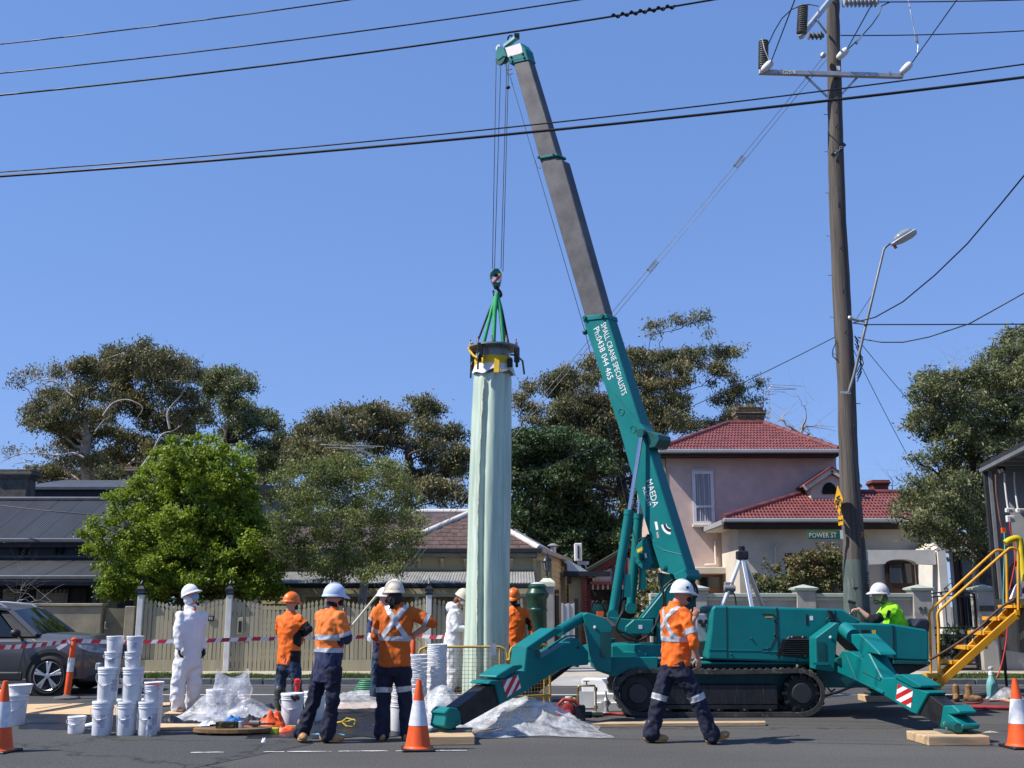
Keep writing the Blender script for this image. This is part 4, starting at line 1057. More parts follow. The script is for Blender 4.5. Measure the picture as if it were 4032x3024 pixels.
for a_,b_ in((w1,st_),(st_,bb_),(bb_,w1),(bb_,hd_),(hd_,w2),(st_,hd_),(st_,st_+Vector((0,0,cz*.12))),(hd_,hd_+Vector((0,0,cz*.14)))):bk.tube([a_,b_],.012,5)
bk.tube([st_+Vector((0,0,cz*.12))-e1n*.05,st_+Vector((0,0,cz*.12))+e1n*.05],.016,5);bk.tube([hd_+Vector((0,0,cz*.14))-e1n*.07,hd_+Vector((0,0,cz*.14))+e1n*.04],.013,5)
bk.build('bicycle_symbol',BLACK,BS)
ap0=Q(9,1388,975,SY).z;ap1=Q(9,1388,1043,SY).z;c2_=Vector((bx+.02,PY-.30,(ap0+ap1)/2));hw_=hx*.55
MB().prism([c2_-e1n*hw_+Vector((0,0,(ap1-ap0)/2)),c2_+e1n*hw_+Vector((0,0,(ap1-ap0)/2)),c2_+e1n*hw_-Vector((0,0,(ap1-ap0)/2)),c2_-e1n*hw_-Vector((0,0,(ap1-ap0)/2))],nrm_*-.006).build('arrow_plate',YS,BS)
ar=MB();g2=c2_+f_
ar.prism([g2-e1n*.10+Vector((0,0,.014)),g2+e1n*.10+Vector((0,0,.014)),g2+e1n*.10-Vector((0,0,.014)),g2-e1n*.10-Vector((0,0,.014))],nrm_*-.002)
for s in(-1,1):ar.prism([g2+e1n*s*.16,g2+e1n*s*.09+Vector((0,0,.05)),g2+e1n*s*.09-Vector((0,0,.05))],nrm_*-.002)
ar.build('arrow',BLACK,BS)
MB().beam(cc-nrm_*.02,Vector((cc.x+.15,PY,zc)),.04,.04).beam(c2_-nrm_*.02,Vector((cc.x+.15,PY,c2_.z)),.03,.03).build('bracket',GALV,BS)
NS=thing('street_name_sign','green street name blade with white lettering fixed to the power pole','street sign',Q(9,1285,1115,PY-.2))
a=Q(9,1163,1083,PY-.2);b=Q(9,1400,1146,PY-.2);SGN=mat('sign_green',(.006,.125,.065),.45,var=.05);NY=PY-.2
bl_=MB().bb((a.x,NY,b.z),(b.x,NY+.03,a.z)).build('blade',SGN,NS,bevel=.004)
text_obj('POWER ST',(a.z-b.z)*.78,WHITEPAINT,bl_,((a.x+b.x)/2-.03,NY-.004,(a.z+b.z)/2-.02),basis((1,0,0),(0,0,1)),sx=.86)
text_obj('CITY OF BOROONDARA',.05,YELLOWP,bl_,(a.x+.32,NY-.004,a.z-.045),basis((1,0,0),(0,0,1)),name='council_name')
bw=Q(9,1412,1115,NY)
MB().bb((b.x+.002,NY-.01,b.z),(bw.x+.02,NY+.05,a.z)).build('bracket',WHITEPAINT,NS)
# ================== overhead wires
def wire(name,label,pts,r,sag=.0,n=24,mtl=WIRE,group=None,sag_dir=(0,0,-1)):
 P=[Vector(p)for p in pts];out=[]
 for i in range(len(P)-1):
  m=n if len(P)==2 else max(4,n//(len(P)-1))
  for j in range(m):
   t=j/m;out.append(P[i].lerp(P[i+1],t)+Vector(sag_dir)*sag*4*t*(1-t))
 out.append(P[-1])
 mb=MB().tube(out,r,6);c=sum((Vector(p)for p in out),Vector())/len(out)
 o=mb.build(name,mtl,None,smooth=60,local=P[0]);return tag(o,label,'wire',group)
def P0(x,y,Y):return S(x*1.8228,y*1.8228,Y)
def bow(pts,Ya,Yb):
 """wire through three picture points, depth running from Ya to Yb"""
 (x0,y0),(x1,y1),(x2,y2)=pts;out=[]
 for i in range(25):
  t=i/24
  xx=x0+(x2-x0)*t
  l0=(xx-x1)*(xx-x2)/((x0-x1)*(x0-x2));l1=(xx-x0)*(xx-x2)/((x1-x0)*(x1-x2));l2=(xx-x0)*(xx-x1)/((x2-x0)*(x2-x1))
  out.append(P0(xx,y0*l0+y1*l1+y2*l2,Ya+(Yb-Ya)*t))
 return out
GW_='overhead street wires'
wire('power_line','topmost of the overhead wires crossing the upper left of the sky',bow([(-120,108),(370,52),(900,-22)],15,13),.010,n=25,group=GW_)
wire('power_line','second overhead wire from the top, crossing the sky left of the boom tip',bow([(-120,170),(620,88),(1500,-40)],14.5,12.5),.010,n=25,group=GW_)
dl_=bow([(-120,217),(700,126),(1900,-65)],14,12)
wire('power_line','overhead wire with a black spiral damper, passing just above the boom tip',dl_,.013,n=25,group=GW_)
wire('power_line','thin overhead wire running just above the thick black cable',bow([(-120,380),(1100,275),(2330,122)],12.9,10.4),.0085,n=25,group=GW_)
wire('power_line','thick black overhead cable crossing the boom and the pole',bow([(-120,389),(1100,290),(2330,152)],12.6,10.2),.0155,n=25,group=GW_)
a=bow([(-120,217),(700,126),(1900,-65)],14,12)
def on_wire(px):
 t=(px+120)/2020*24;i=int(t);return a[i].lerp(a[i+1],t-i)
pa,pb=on_wire(1322),on_wire(1458);sp=[]
d=(pb-pa).normalized();s1=d.cross(Vector((0,0,1))).normalized();s2=s1.cross(d)
for i in range(90):
 t=i/89;an=t*2*math.pi*7;sp.append(pa.lerp(pb,t)+(s1*math.cos(an)+s2*math.sin(an))*.026)
tag(MB().tube(sp,.013,6).build('spiral_damper',BLACK,None,smooth=60,local=pa),'black spiral vibration damper wound round an overhead wire near the boom tip','damper')
wire('power_line','high wire leaving the pole towards the upper right corner',[Q(11,1090,15,PY),Q(11,2400,-8,PY-2)],.014,.02)
wire('power_line','horizontal wire leaving the pole above the crossarm towards the right edge',[Q(11,800,272,PY),Q(11,2450,222,PY-1.5)],.013,.05)
wire('power_line','diagonal wire rising from the left end of the crossarm',[Q(11,262,485,YA-.1),Q(11,470,-60,PY-5)],.014)
wire('power_line','diagonal wire rising from the white insulator cover on the pole',[Q(11,848,380,PY-.3),Q(11,1080,-40,PY-5)],.014)
wire('power_line','diagonal wire rising from the right end of the crossarm',[Q(11,1335,500,YA-.1),Q(11,1385,430,YA-.4),Q(11,1720,-40,PY-5)],.014)
wire('jumper_cable','curved jumper linking the two grey insulators on the left of the pole',[Q(11,242,345,YA),Q(11,290,240,YA-.2),Q(11,350,140,YA-.5),Q(11,420,75,YA-.8),Q(11,500,40,PY-1.3),Q(11,560,35,PY-1.2),Q(11,630,48,PY-.3)],.013)
wire('jumper_cable','short grey lead down the front of the left insulator',[Q(11,195,290,YA-.15),Q(11,215,380,YA-.15),Q(11,245,450,YA-.15),Q(11,255,490,YA-.15)],.013,mtl=GALV)
wire('jumper_cable','looping jumper from the white cover up to the pale insulator string',[Q(11,850,385,PY-.3),Q(11,940,300,PY-.3),Q(11,1040,190,PY-.3),Q(11,1095,110,PY-.2),Q(11,1115,45,PY-.2),Q(11,1180,15,PY-.1)],.014)
wire('jumper_cable','grey hanging jumper joining the upper wires to the right crossarm end',[Q(11,1318,-10,PY-.3),Q(11,1345,130,PY-.3),Q(11,1372,265,PY-.3),Q(11,1395,330,PY-.3),Q(11,1392,400,PY-.3),Q(11,1378,430,PY-.4)],.013,mtl=GALV)
for(x,y,an)in((945,300,0),(1382,295,0)):
 MB()
c_=Q(11,942,305,PY-.3);tag(MB().beam(c_+Vector((.07,0,.1)),c_-Vector((.07,0,.1)),.07,.05).build('wire_clamp',GALV,None,local=c_),'grey clamp on the jumper by the white insulator cover','clamp','jumper clamps')
c_=Q(11,1382,295,PY-.3);tag(MB().beam(c_+Vector((0,0,.09)),c_-Vector((0,0,.09)),.07,.05).build('wire_clamp',GALV,None,local=c_),'grey clamp on the hanging jumper above the right crossarm end','clamp','jumper clamps')
wire('service_wire','service wire curving up from the pole to the right edge of the sky',[Q(13,500,1115,PY-.3),Q(13,700,1065,PY-.8),Q(13,960,920,PY-1.6),Q(13,1260,670,PY-2.6),Q(13,1560,380,PY-3.6),Q(13,1880,0,PY-5),Q(13,2150,-330,PY-6)],.014)
wire('service_wire','level service wire running right from the clamp below the lamp',[Q(13,490,1118,PY-.3),Q(13,610,1133,PY-.5),Q(13,1300,1132,PY-1),Q(13,2250,1128,PY-1.5)],.014)
wire('service_wire','lowest service wire sagging from the pole towards the right tree top',[Q(13,540,1250,PY-.2),Q(13,610,1273,PY-.3),Q(13,760,1298,PY-.6),Q(13,960,1298,PY-1),Q(13,1200,1250,PY-1.5),Q(13,1580,1125,PY-2.2),Q(13,2090,840,PY-3),Q(13,2260,730,PY-3.3)],.013)
wire('service_wire','upper of two thin wires descending right from the pole into the tree',[Q(13,510,1235,PY-.1),Q(10,1050,250,PY+3.5)],.008,.1)
wire('service_wire','lower of two thin wires descending right from the pole into the tree',[Q(13,500,1370,PY-.1),Q(10,700,430,PY+4)],.008,.08)
wire('service_wire','thin wire crossing behind the lamp arm up to the pole',[Q(13,510,1105,PY+.2),Q(13,690,830,PY+.2)],.006)
wire('service_wire','house service wire descending left from the pole to behind the boom',[Q(13,325,1250,PY-.1),Q(9,0,325,PY+2.5),Q(7,1780,1120,PY+3),Q(7,1050,1420,PY+5),Q(7,505,1640,PY+7)],.010,.05)
wire('service_wire','dark wire drooping across the charcoal corrugated roof',[Q(16,-40,305,30.9),Q(16,700,392,30.6),Q(16,1600,465,30.3)],.018)
GUYM=mat('stranded_guy_steel',(.12,.125,.13),.5,.3)
g0=Q(11,665,440,PY-.25);g1=Q(2,800,495,24.4)
gp=[g0,P0(1595,348,PY-.1),P0(1405,575,PY+.15),P0(1110,930,PY+.5),P0(870,1235,24.2)]
wire('guy_wire','upper strand of the twin guy wire slanting down from the pole',gp,.007,n=20,mtl=GUYM)
wire('guy_wire','lower strand of the twin guy wire slanting down from the pole',[p+Vector((.07,-.02,-.07))for p in gp],.007,n=20,mtl=GUYM)
for(px,py,l),lab in zip(((1595,348,.30),(1408,573,.30)),('upper steel clamp joining the twin guy wires','lower steel clamp joining the twin guy wires, beside the boom')):
 c_=P0(px,py,PY+.05);d=(gp[0]-gp[-1]).normalized()
 tag(MB().beam(c_-d*l/2,c_+d*l/2,.05,.12,up=(0,-1,0)).beam(c_-d*l/2+Vector((.05,-.03,-.05)),c_+d*l/2+Vector((.05,-.03,-.05)),.03,.06,up=(0,-1,0)).build('guy_clamp',GALV,None,local=c_),lab,'clamp')
g1=Q(2,1045,195,24.2);g2_=Q(2,770,530,24.3)
d=(g2_-g1);ge=g1+d*((g1.z-VZ)/max(.1,(g1.z-g2_.z)))
tag(MB().tube([g1,ge],.028,8).build('stay_guard',mat('cream_stay_guard',(.62,.58,.46),.6),None,smooth=60,local=ge),'cream plastic guard tube over the guy wire, slanting down before the fence','guard tube')
wire('guy_wire','lowest length of guy wire running into the cream guard tube',[gp[-1],g1],.008,mtl=GUYM)
# ================== trees and shrubs
def clump_pts(k,lst,Y,spread,rng,grow=1.0):
 out=[]
 for c in lst:
  x,y,rx,ry=c[:4];dens=c[4]if len(c)>4 else 1.0
  dy=rng.uniform(-spread,spread)
  p=Q(k,x,y,Y+dy);sc=(Y+dy)/FPX/ZO[k][2]
  out.append((np.array(p),np.array([rx*sc,(rx+ry)/2*sc,ry*sc])*grow,dens))
 return out
def leaves(name,clumps,parent,mtl,size,per_m2,tuft=.35,aspect=.45,hang=.5,seed=1,dome=.25,tsize=None,cover=1.0,toneshift=.0):
 g=np.random.default_rng(seed);V=[];T=[]
 for c,r,dens in clumps:
  area=math.pi*r[0]*r[2]
  nt=max(4,int(area/(tuft*tuft)*2.4*cover));
  u=g.normal(size=(nt,3));u/=np.linalg.norm(u,axis=1)[:,None]
  u[:,2]=np.where((u[:,2]<-.2)&(g.random(nt)<dome*2),-u[:,2],u[:,2])
  rad=g.uniform(.25,1.0,nt)**.55
  tc=c+u*rad[:,None]*r*g.uniform(.85,1.18,(nt,1))
  n=max(8,int(area*per_m2*dens*3.6));ti=g.integers(0,nt,n)
  tb=g.uniform(-.22,.22,nt)
  off=g.normal(size=(n,3))*(tuft*.42)*np.array([1,1,.7])
  p=tc[ti]+off
  a=g.normal(size=(n,3));a[:,2]-=hang*1.6;a/=np.linalg.norm(a,axis=1)[:,None]
  b=np.cross(a,g.normal(size=(n,3)));b/=np.linalg.norm(b,axis=1)[:,None]+1e-9
  l=size*g.uniform(.6,1.35,n)[:,None];w=l*aspect
  q=np.empty((n,4,3));q[:,0]=p-a*l*.5;q[:,1]=p+b*w*.5;q[:,2]=p+a*l*.5;q[:,3]=p-b*w*.5
  V.append(q.reshape(-1,3));
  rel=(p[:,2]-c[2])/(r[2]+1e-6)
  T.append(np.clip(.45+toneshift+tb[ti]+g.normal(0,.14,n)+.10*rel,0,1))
 V=np.concatenate(V);T=np.concatenate(T).astype(np.float32);n=len(V)//4
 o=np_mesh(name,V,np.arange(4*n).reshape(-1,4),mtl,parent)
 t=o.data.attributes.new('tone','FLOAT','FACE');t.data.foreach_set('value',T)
 return o
def limbs(name,trunk,trunk_r,clumps,parent,mtl,seed=1,twigs=5,wob=.12,rmin=.02,k=.5,droop=.0,min_r=.012,sides=7):
 """trunk polyline, then a bough to every clump from the nearest lower part of what is already there"""
 rr=random.Random(seed);mb=MB();nodes=[]
 def path(a,b,n,w):
  pts=[a]
  for i in range(1,n):
   t=i/n;p=a.lerp(b,t);L=(b-a).length
   pts.append(p+Vector((rr.uniform(-1,1),rr.uniform(-1,1),rr.uniform(-.6,.9)))*w*L*math.sin(math.pi*t)+Vector((0,0,droop*L*math.sin(math.pi*t))))
  return pts+[b]
 tp=[]
 for i in range(len(trunk)-1):tp+=path(Vector(trunk[i]),Vector(trunk[i+1]),4,.04)[:-1]
 tp.append(Vector(trunk[-1]));n=len(tp)
 rs=[trunk_r[0]+(trunk_r[1]-trunk_r[0])*i/(n-1)for i in range(n)]
 mb.tube(tp,rs,10);nodes+=[(p,r)for p,r in zip(tp,rs)][n//4:]
 base=Vector(trunk[0])
 for c,r,dens in sorted(clumps,key=lambda q:(Vector(q[0])-Vector(trunk[-1])).length):
  c=Vector(c)-Vector((0,0,r[2]*.25));best=None
  for p,rad in nodes:
   d=(p-c).length;up=c.z-p.z
   cost=d*(1.0 if up>.25*d else 1.6 if up>0 else 3.0)-rad*3
   if best is None or cost<best[0]:best=(cost,p,rad)
  p,rad=best[1],best[2];L=(c-p).length;r0=max(rmin,min(rad*.72,.010+L*.012+k*.022));pts=path(p,c,max(3,min(7,int(L/.5)+2)),wob);m=len(pts)
  rs=[r0+(max(min_r,r0*.42)-r0)*i/(m-1)for i in range(m)]
  mb.tube(pts,rs,sides);nodes+=list(zip(pts,rs))[1:]
  for j in range(twigs):
   v=Vector((rr.gauss(0,1),rr.gauss(0,1),rr.gauss(.5,.8))).normalized()
   e=c+Vector((v.x*r[0],v.y*r[1],v.z*r[2]))*rr.uniform(.6,1.05)
   q=path(pts[-2]if m>2 else p,e,4,wob*1.3);mb.tube(q,[rs[-1]*.8,rs[-1]*.6,rs[-1]*.5,rs[-1]*.35,min_r*.5],5,cap=False)
 return mb.build(name,mtl,parent,smooth=60)
def smooth_path(p,n=4):
 out=[]
 for i in range(len(p)-1):
  a,b,c,d=p[max(i-1,0)],p[i],p[i+1],p[min(i+2,len(p)-1)]
  for j in range(n):
   t=j/n;out.append(.5*((2*b)+(c-a)*t+(2*a-5*b+4*c-d)*t*t+(3*b-a-3*c+d)*t**3))
 return out+[p[-1]]
GUMBARK=mat('pale_gum_bark',(.42,.37,.32),.85,var=.2,scale=3,stain=((.16,.12,.10),1.8,.56))
DARKBARK=mat('dark_bark',(.075,.058,.048),.9,var=.3,scale=5)
BIRCHB=mat('birch_bark',(.30,.27,.24),.85,var=.25,scale=5,stain=((.06,.05,.045),3,.56))
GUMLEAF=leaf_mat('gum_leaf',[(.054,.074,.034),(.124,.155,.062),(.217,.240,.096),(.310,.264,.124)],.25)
GUMLEAF2=leaf_mat('gum_leaf_brown',[(.054,.065,.034),(.132,.143,.062),(.232,.209,.093),(.388,.256,.116)],.25)
DARKLEAF=leaf_mat('dark_leaf',[(.033,.057,.024),(.068,.112,.039),(.135,.188,.068)],.22)
MAPLELEAF=leaf_mat('spring_maple_leaf',[(.085,.140,.014),(.17,.250,.020),(.28,.36,.035),(.42,.48,.085)],.42)
BIRCHLEAF=leaf_mat('birch_leaf',[(.081,.109,.030),(.161,.196,.055),(.253,.276,.081),(.265,.207,.098)],.32)
BRUSHLEAF=leaf_mat('bottlebrush_leaf',[(.055,.075,.028),(.125,.145,.055),(.210,.220,.095),(.290,.270,.140)],.3)
BUSHLEAF=leaf_mat('bush_leaf',[(.043,.066,.024),(.105,.140,.037),(.200,.176,.070),(.258,.117,.070)],.25)
GT='gum trees beyond the houses'
rng=random.Random(4)
def tree(name,label,base,clumps,trunk,tr,bark,leafm,lk,bk,group=None):
 t=thing(name,label,'tree',base,group=group)
 limbs('trunk',trunk,tr,clumps,t,bark,**bk)
 leaves('crown',clumps,t,leafm,**lk)
 return t
Y=47
c=clump_pts(5,[(620,230,120,60),(880,140,95,60),(780,215,120,75),(960,195,120,70),(1110,235,120,75),(1225,290,75,60),(690,320,130,80),(900,320,130,80),(1080,350,120,75),(530,280,80,70),(330,440,95,55),(235,530,85,65),(290,640,110,60),(450,560,110,75),(560,440,110,75),(620,590,130,80),(800,460,130,75),(950,490,120,75),(1010,610,110,65),(1170,450,115,75),(1230,560,95,65),(250,960,110,50),(420,950,130,60),(700,860,110,95),(880,760,95,75),(760,950,120,60,.8),(540,700,100,60),(730,700,90,60),(420,300,55,40,.5),(170,320,60,40,.25),(340,245,40,30,.3),(110,350,50,35,.2),(240,290,55,35,.2),(60,800,70,30,.2),(300,800,60,30,.3),(560,880,120,70),(900,890,120,80),(1050,800,110,80),(640,980,140,50),(1180,680,110,70),(420,760,90,50,.7),(460,660,100,60)],Y,3.0,rng,1.2)
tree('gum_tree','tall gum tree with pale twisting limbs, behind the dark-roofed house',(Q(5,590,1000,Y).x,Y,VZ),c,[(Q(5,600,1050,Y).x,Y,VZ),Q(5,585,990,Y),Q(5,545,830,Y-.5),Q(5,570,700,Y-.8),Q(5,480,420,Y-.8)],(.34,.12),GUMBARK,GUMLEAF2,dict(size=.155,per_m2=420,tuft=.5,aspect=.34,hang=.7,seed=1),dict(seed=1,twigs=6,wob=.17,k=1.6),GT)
lb2=MB()
for pts,r in(([(545,830),(490,795),(380,800),(280,812),(150,808),(40,840),(-20,860)],.12),([(480,420),(430,390),(380,350),(280,330),(215,300),(130,265),(85,250)],.11),([(380,350),(330,290),(380,240)],.05),([(215,300),(260,350),(235,405)],.05),([(130,265),(60,340),(50,360)],.04),([(930,890),(1000,780),(1060,700),(1140,640),(1210,600)],.16),([(1100,640),(1105,520),(1160,430),(1210,380),(1265,320),(1250,250)],.13),([(690,560),(740,500),(830,455),(880,470),(915,510),(905,570)],.12),([(640,660),(690,600),(720,560)],.1),([(150,808),(60,790),(20,760)],.04)):
 P_=smooth_path([Q(5,x,y,Y-2.6)+Vector((rng.uniform(-.12,.12),0,rng.uniform(-.12,.12)))for x,y in pts]);lb2.tube(P_,[r*.40*(1-.8*i/(len(P_)-1))for i in range(len(P_))],7)
tg=bpy.data.objects['gum_tree'];lb2.build('bare_limb',GUMBARK,tg,smooth=60)
Y=50
c=clump_pts(5,[(1440,320,120,65),(1560,390,80,80),(1420,430,110,70),(1540,520,95,80),(1330,590,90,60,.7),(1600,620,80,85),(1500,690,100,55,.8),(1370,320,80,55)],Y,2,rng,1.2)+clump_pts(6,[(60,330,120,85),(180,390,60,60),(120,560,150,80),(240,490,70,45),(90,700,140,90),(270,680,110,90),(220,590,100,70),(60,800,110,60)],Y,2,rng,1.2)
tree('gum_tree','dome-crowned gum tree between the pale gum and the mid gum',(Q(5,1480,1000,Y).x,Y,VZ),c,[(Q(5,1480,1050,Y).x,Y,VZ),Q(5,1470,800,Y),Q(5,1500,560,Y)],(.3,.1),DARKBARK,GUMLEAF,dict(size=.155,per_m2=420,tuft=.5,aspect=.36,hang=.6,seed=2),dict(seed=2,wob=.14,k=1.5),GT)
Y=46
c=clump_pts(6,[(540,310,70,50),(730,270,100,60),(440,420,105,80),(560,400,100,70),(860,290,110,60),(1080,260,170,65),(1330,195,105,65),(1440,290,105,80),(800,370,130,80),(1000,370,150,80),(1210,370,150,80),(1400,420,115,75),(700,480,120,75),(900,490,130,70),(1640,430,70,65),(1590,590,110,65),(1440,650,100,50),(1690,680,80,90),(1560,760,140,80),(1400,780,110,70),(1600,900,110,80),(1660,1010,90,60,.6),(1480,980,90,50,.6),(400,570,100,80),(520,600,110,80),(430,720,120,80),(600,680,120,80),(1500,870,100,60),(700,580,110,70),(820,580,120,60),(1000,600,120,60,.7),(600,560,100,70),(1120,500,130,60),(1300,520,110,60),(1560,470,100,80),(1500,560,90,60),(350,520,90,80),(300,640,90,80),(720,760,140,80),(1300,900,130,80),(1150,800,120,60)],Y,2.2,rng,1.22)
tree('gum_tree','brown-tipped gum tree rising behind the birch and the roof antenna',(Q(6,1270,1000,Y).x,Y,VZ),c,[(Q(6,1290,1100,Y).x,Y,VZ),Q(6,1275,720,Y),Q(6,1258,590,Y),Q(6,1250,520,Y)],(.26,.1),DARKBARK,GUMLEAF2,dict(size=.15,per_m2=430,tuft=.46,aspect=.36,hang=.6,seed=3),dict(seed=3,wob=.12,k=1.4),GT)
Y=48
c=clump_pts(7,[(650,790,95,50),(565,900,65,60),(900,720,120,70),(1040,640,120,60),(1230,550,100,60),(1000,790,120,70),(1150,710,120,75),(1300,680,100,70),(850,850,100,65),(1000,960,130,75),(1180,860,130,75),(1280,980,120,75),(740,1000,100,65),(720,1090,80,45),(1000,1110,110,60),(1250,1130,120,65),(1400,1080,100,70),(600,960,70,50,.7),(1620,470,100,60),(1740,560,110,65),(1880,500,110,65),(2050,470,110,60),(1700,670,110,65),(1880,640,120,70),(2050,600,110,70),(1750,790,120,75),(1950,770,120,70),(2090,720,100,70),(1800,940,120,75),(1980,910,120,75),(2100,880,100,70),(1850,1090,130,70),(2050,1050,120,70),(1980,1170,120,60),(1770,1010,90,60),(1100,1020,110,70),(900,1120,110,60),(1350,900,100,70),(1150,1200,130,70),(1330,1250,120,80),(1700,900,100,70),(1640,780,80,60)],Y,2.2,rng,1.22)+clump_pts(0,[(1425,704,30,12,.6),(1480,694,40,13,.6),(1528,684,20,11,.6),(1412,722,18,9,.4),(1525,722,16,9,.4),(1560,770,30,20),(1600,765,16,12,.6),(1545,805,40,25),(1480,775,50,25),(1590,830,26,16),(1630,830,18,12,.7),(1575,860,40,20),(1600,895,42,16),(1560,920,40,20),(1630,870,16,14,.6),(1520,930,50,20),(1470,900,40,25)],Y,1.5,rng)
c+=clump_pts(0,[(x_+(12 if(y_//28)%2 else 0),y_,22,17,.75)for y_ in range(880,1200,28)for x_ in range(1215,1400,30)],Y,2.0,rng)
tree('gum_tree','spreading rusty-brown gum tree behind the crane boom',(P0(1350,1180,Y).x,Y,VZ),c,[(P0(1330,1250,Y).x,Y,VZ),P0(1350,1080,Y),P0(1335,960,Y),P0(1320,880,Y)],(.3,.12),DARKBARK,GUMLEAF2,dict(size=.15,per_m2=400,tuft=.44,aspect=.34,hang=.7,seed=4),dict(seed=4,wob=.13,k=1.5,twigs=6),GT)
Y=42
c=clump_pts(7,[(620,1270,100,60),(750,1220,90,50),(560,1390,70,70),(700,1380,120,80),(850,1340,110,70),(650,1520,130,75),(850,1500,130,75),(1010,1430,110,75),(1010,1560,120,75),(1200,1500,110,75),(1380,1580,90,70),(1250,1320,90,60,.6),(560,1250,70,60),(900,1230,110,70),(1050,1300,110,70),(1150,1400,110,70),(1300,1440,110,80),(760,1300,110,70),(520,1500,60,80),(560,1620,80,60),(750,1620,120,60),(950,1640,120,50),(1150,1620,120,60),(1320,1350,100,70),(1450,1500,80,80)],Y,2,rng,1.25)+clump_pts(15,[(330,80,150,110),(520,170,170,110),(750,150,170,110),(930,200,150,110),(620,320,160,100),(850,370,160,110),(1020,280,130,100),(1080,100,130,100),(960,520,150,100),(1070,600,80,80),(1400,100,220,150),(1600,250,220,150),(1350,330,150,110),(1500,470,180,100),(1750,450,180,150),(250,200,120,120),(400,330,150,110),(280,60,130,100),(1180,420,120,120),(1250,220,140,120),(1180,700,90,90),(700,430,160,90),(1850,250,180,150),(1900,480,160,120),(480,60,150,90)],Y,2,rng,1.25)
c+=clump_pts(0,[(x_+(12 if(y_//26)%2 else 0),y_,24,19,.9)for y_ in range(948,1215,26)for x_ in range(1108,1262,28)],Y,1.5,rng)
tree('dark_tree','dark green leafy tree beside the tube, below the gum',(Q(15,650,500,Y).x,Y,VZ),c,[(Q(15,650,900,Y).x,Y,VZ),Q(15,600,300,Y),Q(7,700,1400,Y)],(.16,.08),DARKBARK,DARKLEAF,dict(size=.14,per_m2=330,tuft=.36,aspect=.55,hang=.3,seed=5),dict(seed=5,k=1.0,wob=.12))
Y=27.6;rng2=random.Random(9)
ml=[(1110,745,38,55),(1235,725,28,50),(1300,720,25,40),(1375,730,42,50),(1450,780,45,45),(1570,800,48,42),(1020,820,45,45),(1150,830,75,60),(1300,820,80,65),(1450,860,85,65),(1575,880,75,65),(900,990,55,50),(1000,930,80,65),(1150,950,95,75),(1300,950,90,70),(1450,970,90,75),(1590,990,70,75),(720,1095,34,40),(800,1100,65,55),(950,1080,90,75),(1120,1090,95,75),(1300,1100,95,75),(1480,1100,90,75),(1610,1120,75,80),(605,1255,26,42),(570,1330,42,32),(650,1335,65,50),(780,1230,90,75),(950,1230,95,75),(1120,1240,95,75),(1300,1250,95,75),(1480,1250,90,75),(1620,1250,75,80),(585,1430,40,42),(680,1445,75,60),(830,1380,90,75),(1000,1390,95,75),(1180,1390,95,75),(1350,1390,95,75),(1520,1390,90,75),(1650,1400,70,80),(700,1560,65,40),(850,1510,85,65),(1020,1530,90,70),(1200,1530,90,70),(1380,1530,90,70),(1550,1530,90,70),(900,1620,75,45),(1080,1640,80,50),(1280,1640,85,55),(1480,1640,85,60),(1640,1560,70,70)]
c=clump_pts(5,ml,Y,1.5,rng2,1.06)+clump_pts(1,[(890,60,55,45),(980,90,70,50),(900,115,50,35),(1150,60,80,50),(1300,110,80,55),(1450,90,80,60),(1600,100,80,55),(1750,80,70,55),(1400,180,80,50),(1560,190,60,40),(1850,120,60,50)],Y,1.2,rng2)+clump_pts(0,[(x_+(10 if(y_//24)%2 else 0),y_,20,18)for y_ in range(990,1285,24)for x_ in range(int(392-(y_-960)*.52),int(396+min(205,(y_-900)*.75)),26)],Y,1.0,rng2)
tree('maple_tree','bright spring-green maple tree behind the left end of the picket fence',(P0(392,1290,Y).x,Y,VZ),c,[(P0(392,1300,Y).x,Y,VZ),P0(393,1250,Y),P0(395,1150,Y),P0(400,1040,Y)],(.13,.05),DARKBARK,MAPLELEAF,dict(size=.075,per_m2=760,tuft=.19,aspect=.8,hang=.15,seed=6,dome=.1),dict(seed=6,k=.5,wob=.07,twigs=4))
Y=27.0
bl=[(350,700,120,60),(520,680,130,65),(700,680,140,60),(880,660,150,60),(1040,690,120,60),(1180,730,90,50),(240,800,100,60),(400,810,140,80),(580,800,150,80),(760,800,150,80),(940,800,150,80),(1100,830,120,70),(1240,860,80,60),(200,960,90,70),(350,950,140,90),(530,950,150,90),(720,950,160,90),(910,950,160,90),(1090,960,130,80),(1250,990,100,70),(180,1120,80,70),(330,1110,140,90),(510,1110,150,90),(710,1110,160,90),(900,1110,160,90),(1080,1120,140,90),(1270,1130,110,80),(170,1280,70,80),(320,1270,130,90),(510,1280,150,90),(710,1280,160,90),(900,1290,160,90),(1100,1290,140,90),(1280,1280,110,80),(240,1430,90,70),(420,1430,130,80),(620,1440,150,80),(820,1440,150,80),(1020,1440,140,80),(1210,1420,110,70),(560,1560,120,60),(760,1570,130,60),(960,1570,120,60),(1130,1550,90,50)]
c=clump_pts(6,bl,Y,1.5,rng2,1.08)
tree('birch_tree','fine-leaved birch tree with grey trunk between the maple and the tube',(P0(793,1280,Y).x,Y,VZ),c,[(P0(793,1300,Y).x,Y,VZ),Q(6,900,1640,Y),Q(6,870,1520,Y),Q(6,800,1380,Y),Q(6,795,1150,Y),Q(6,760,900,Y)],(.12,.03),BIRCHB,BIRCHLEAF,dict(size=.06,per_m2=900,tuft=.26,aspect=.6,hang=.6,seed=7,dome=0),dict(seed=7,k=.25,wob=.12,twigs=7,rmin=.012,min_r=.006,sides=6))
Y=26.6
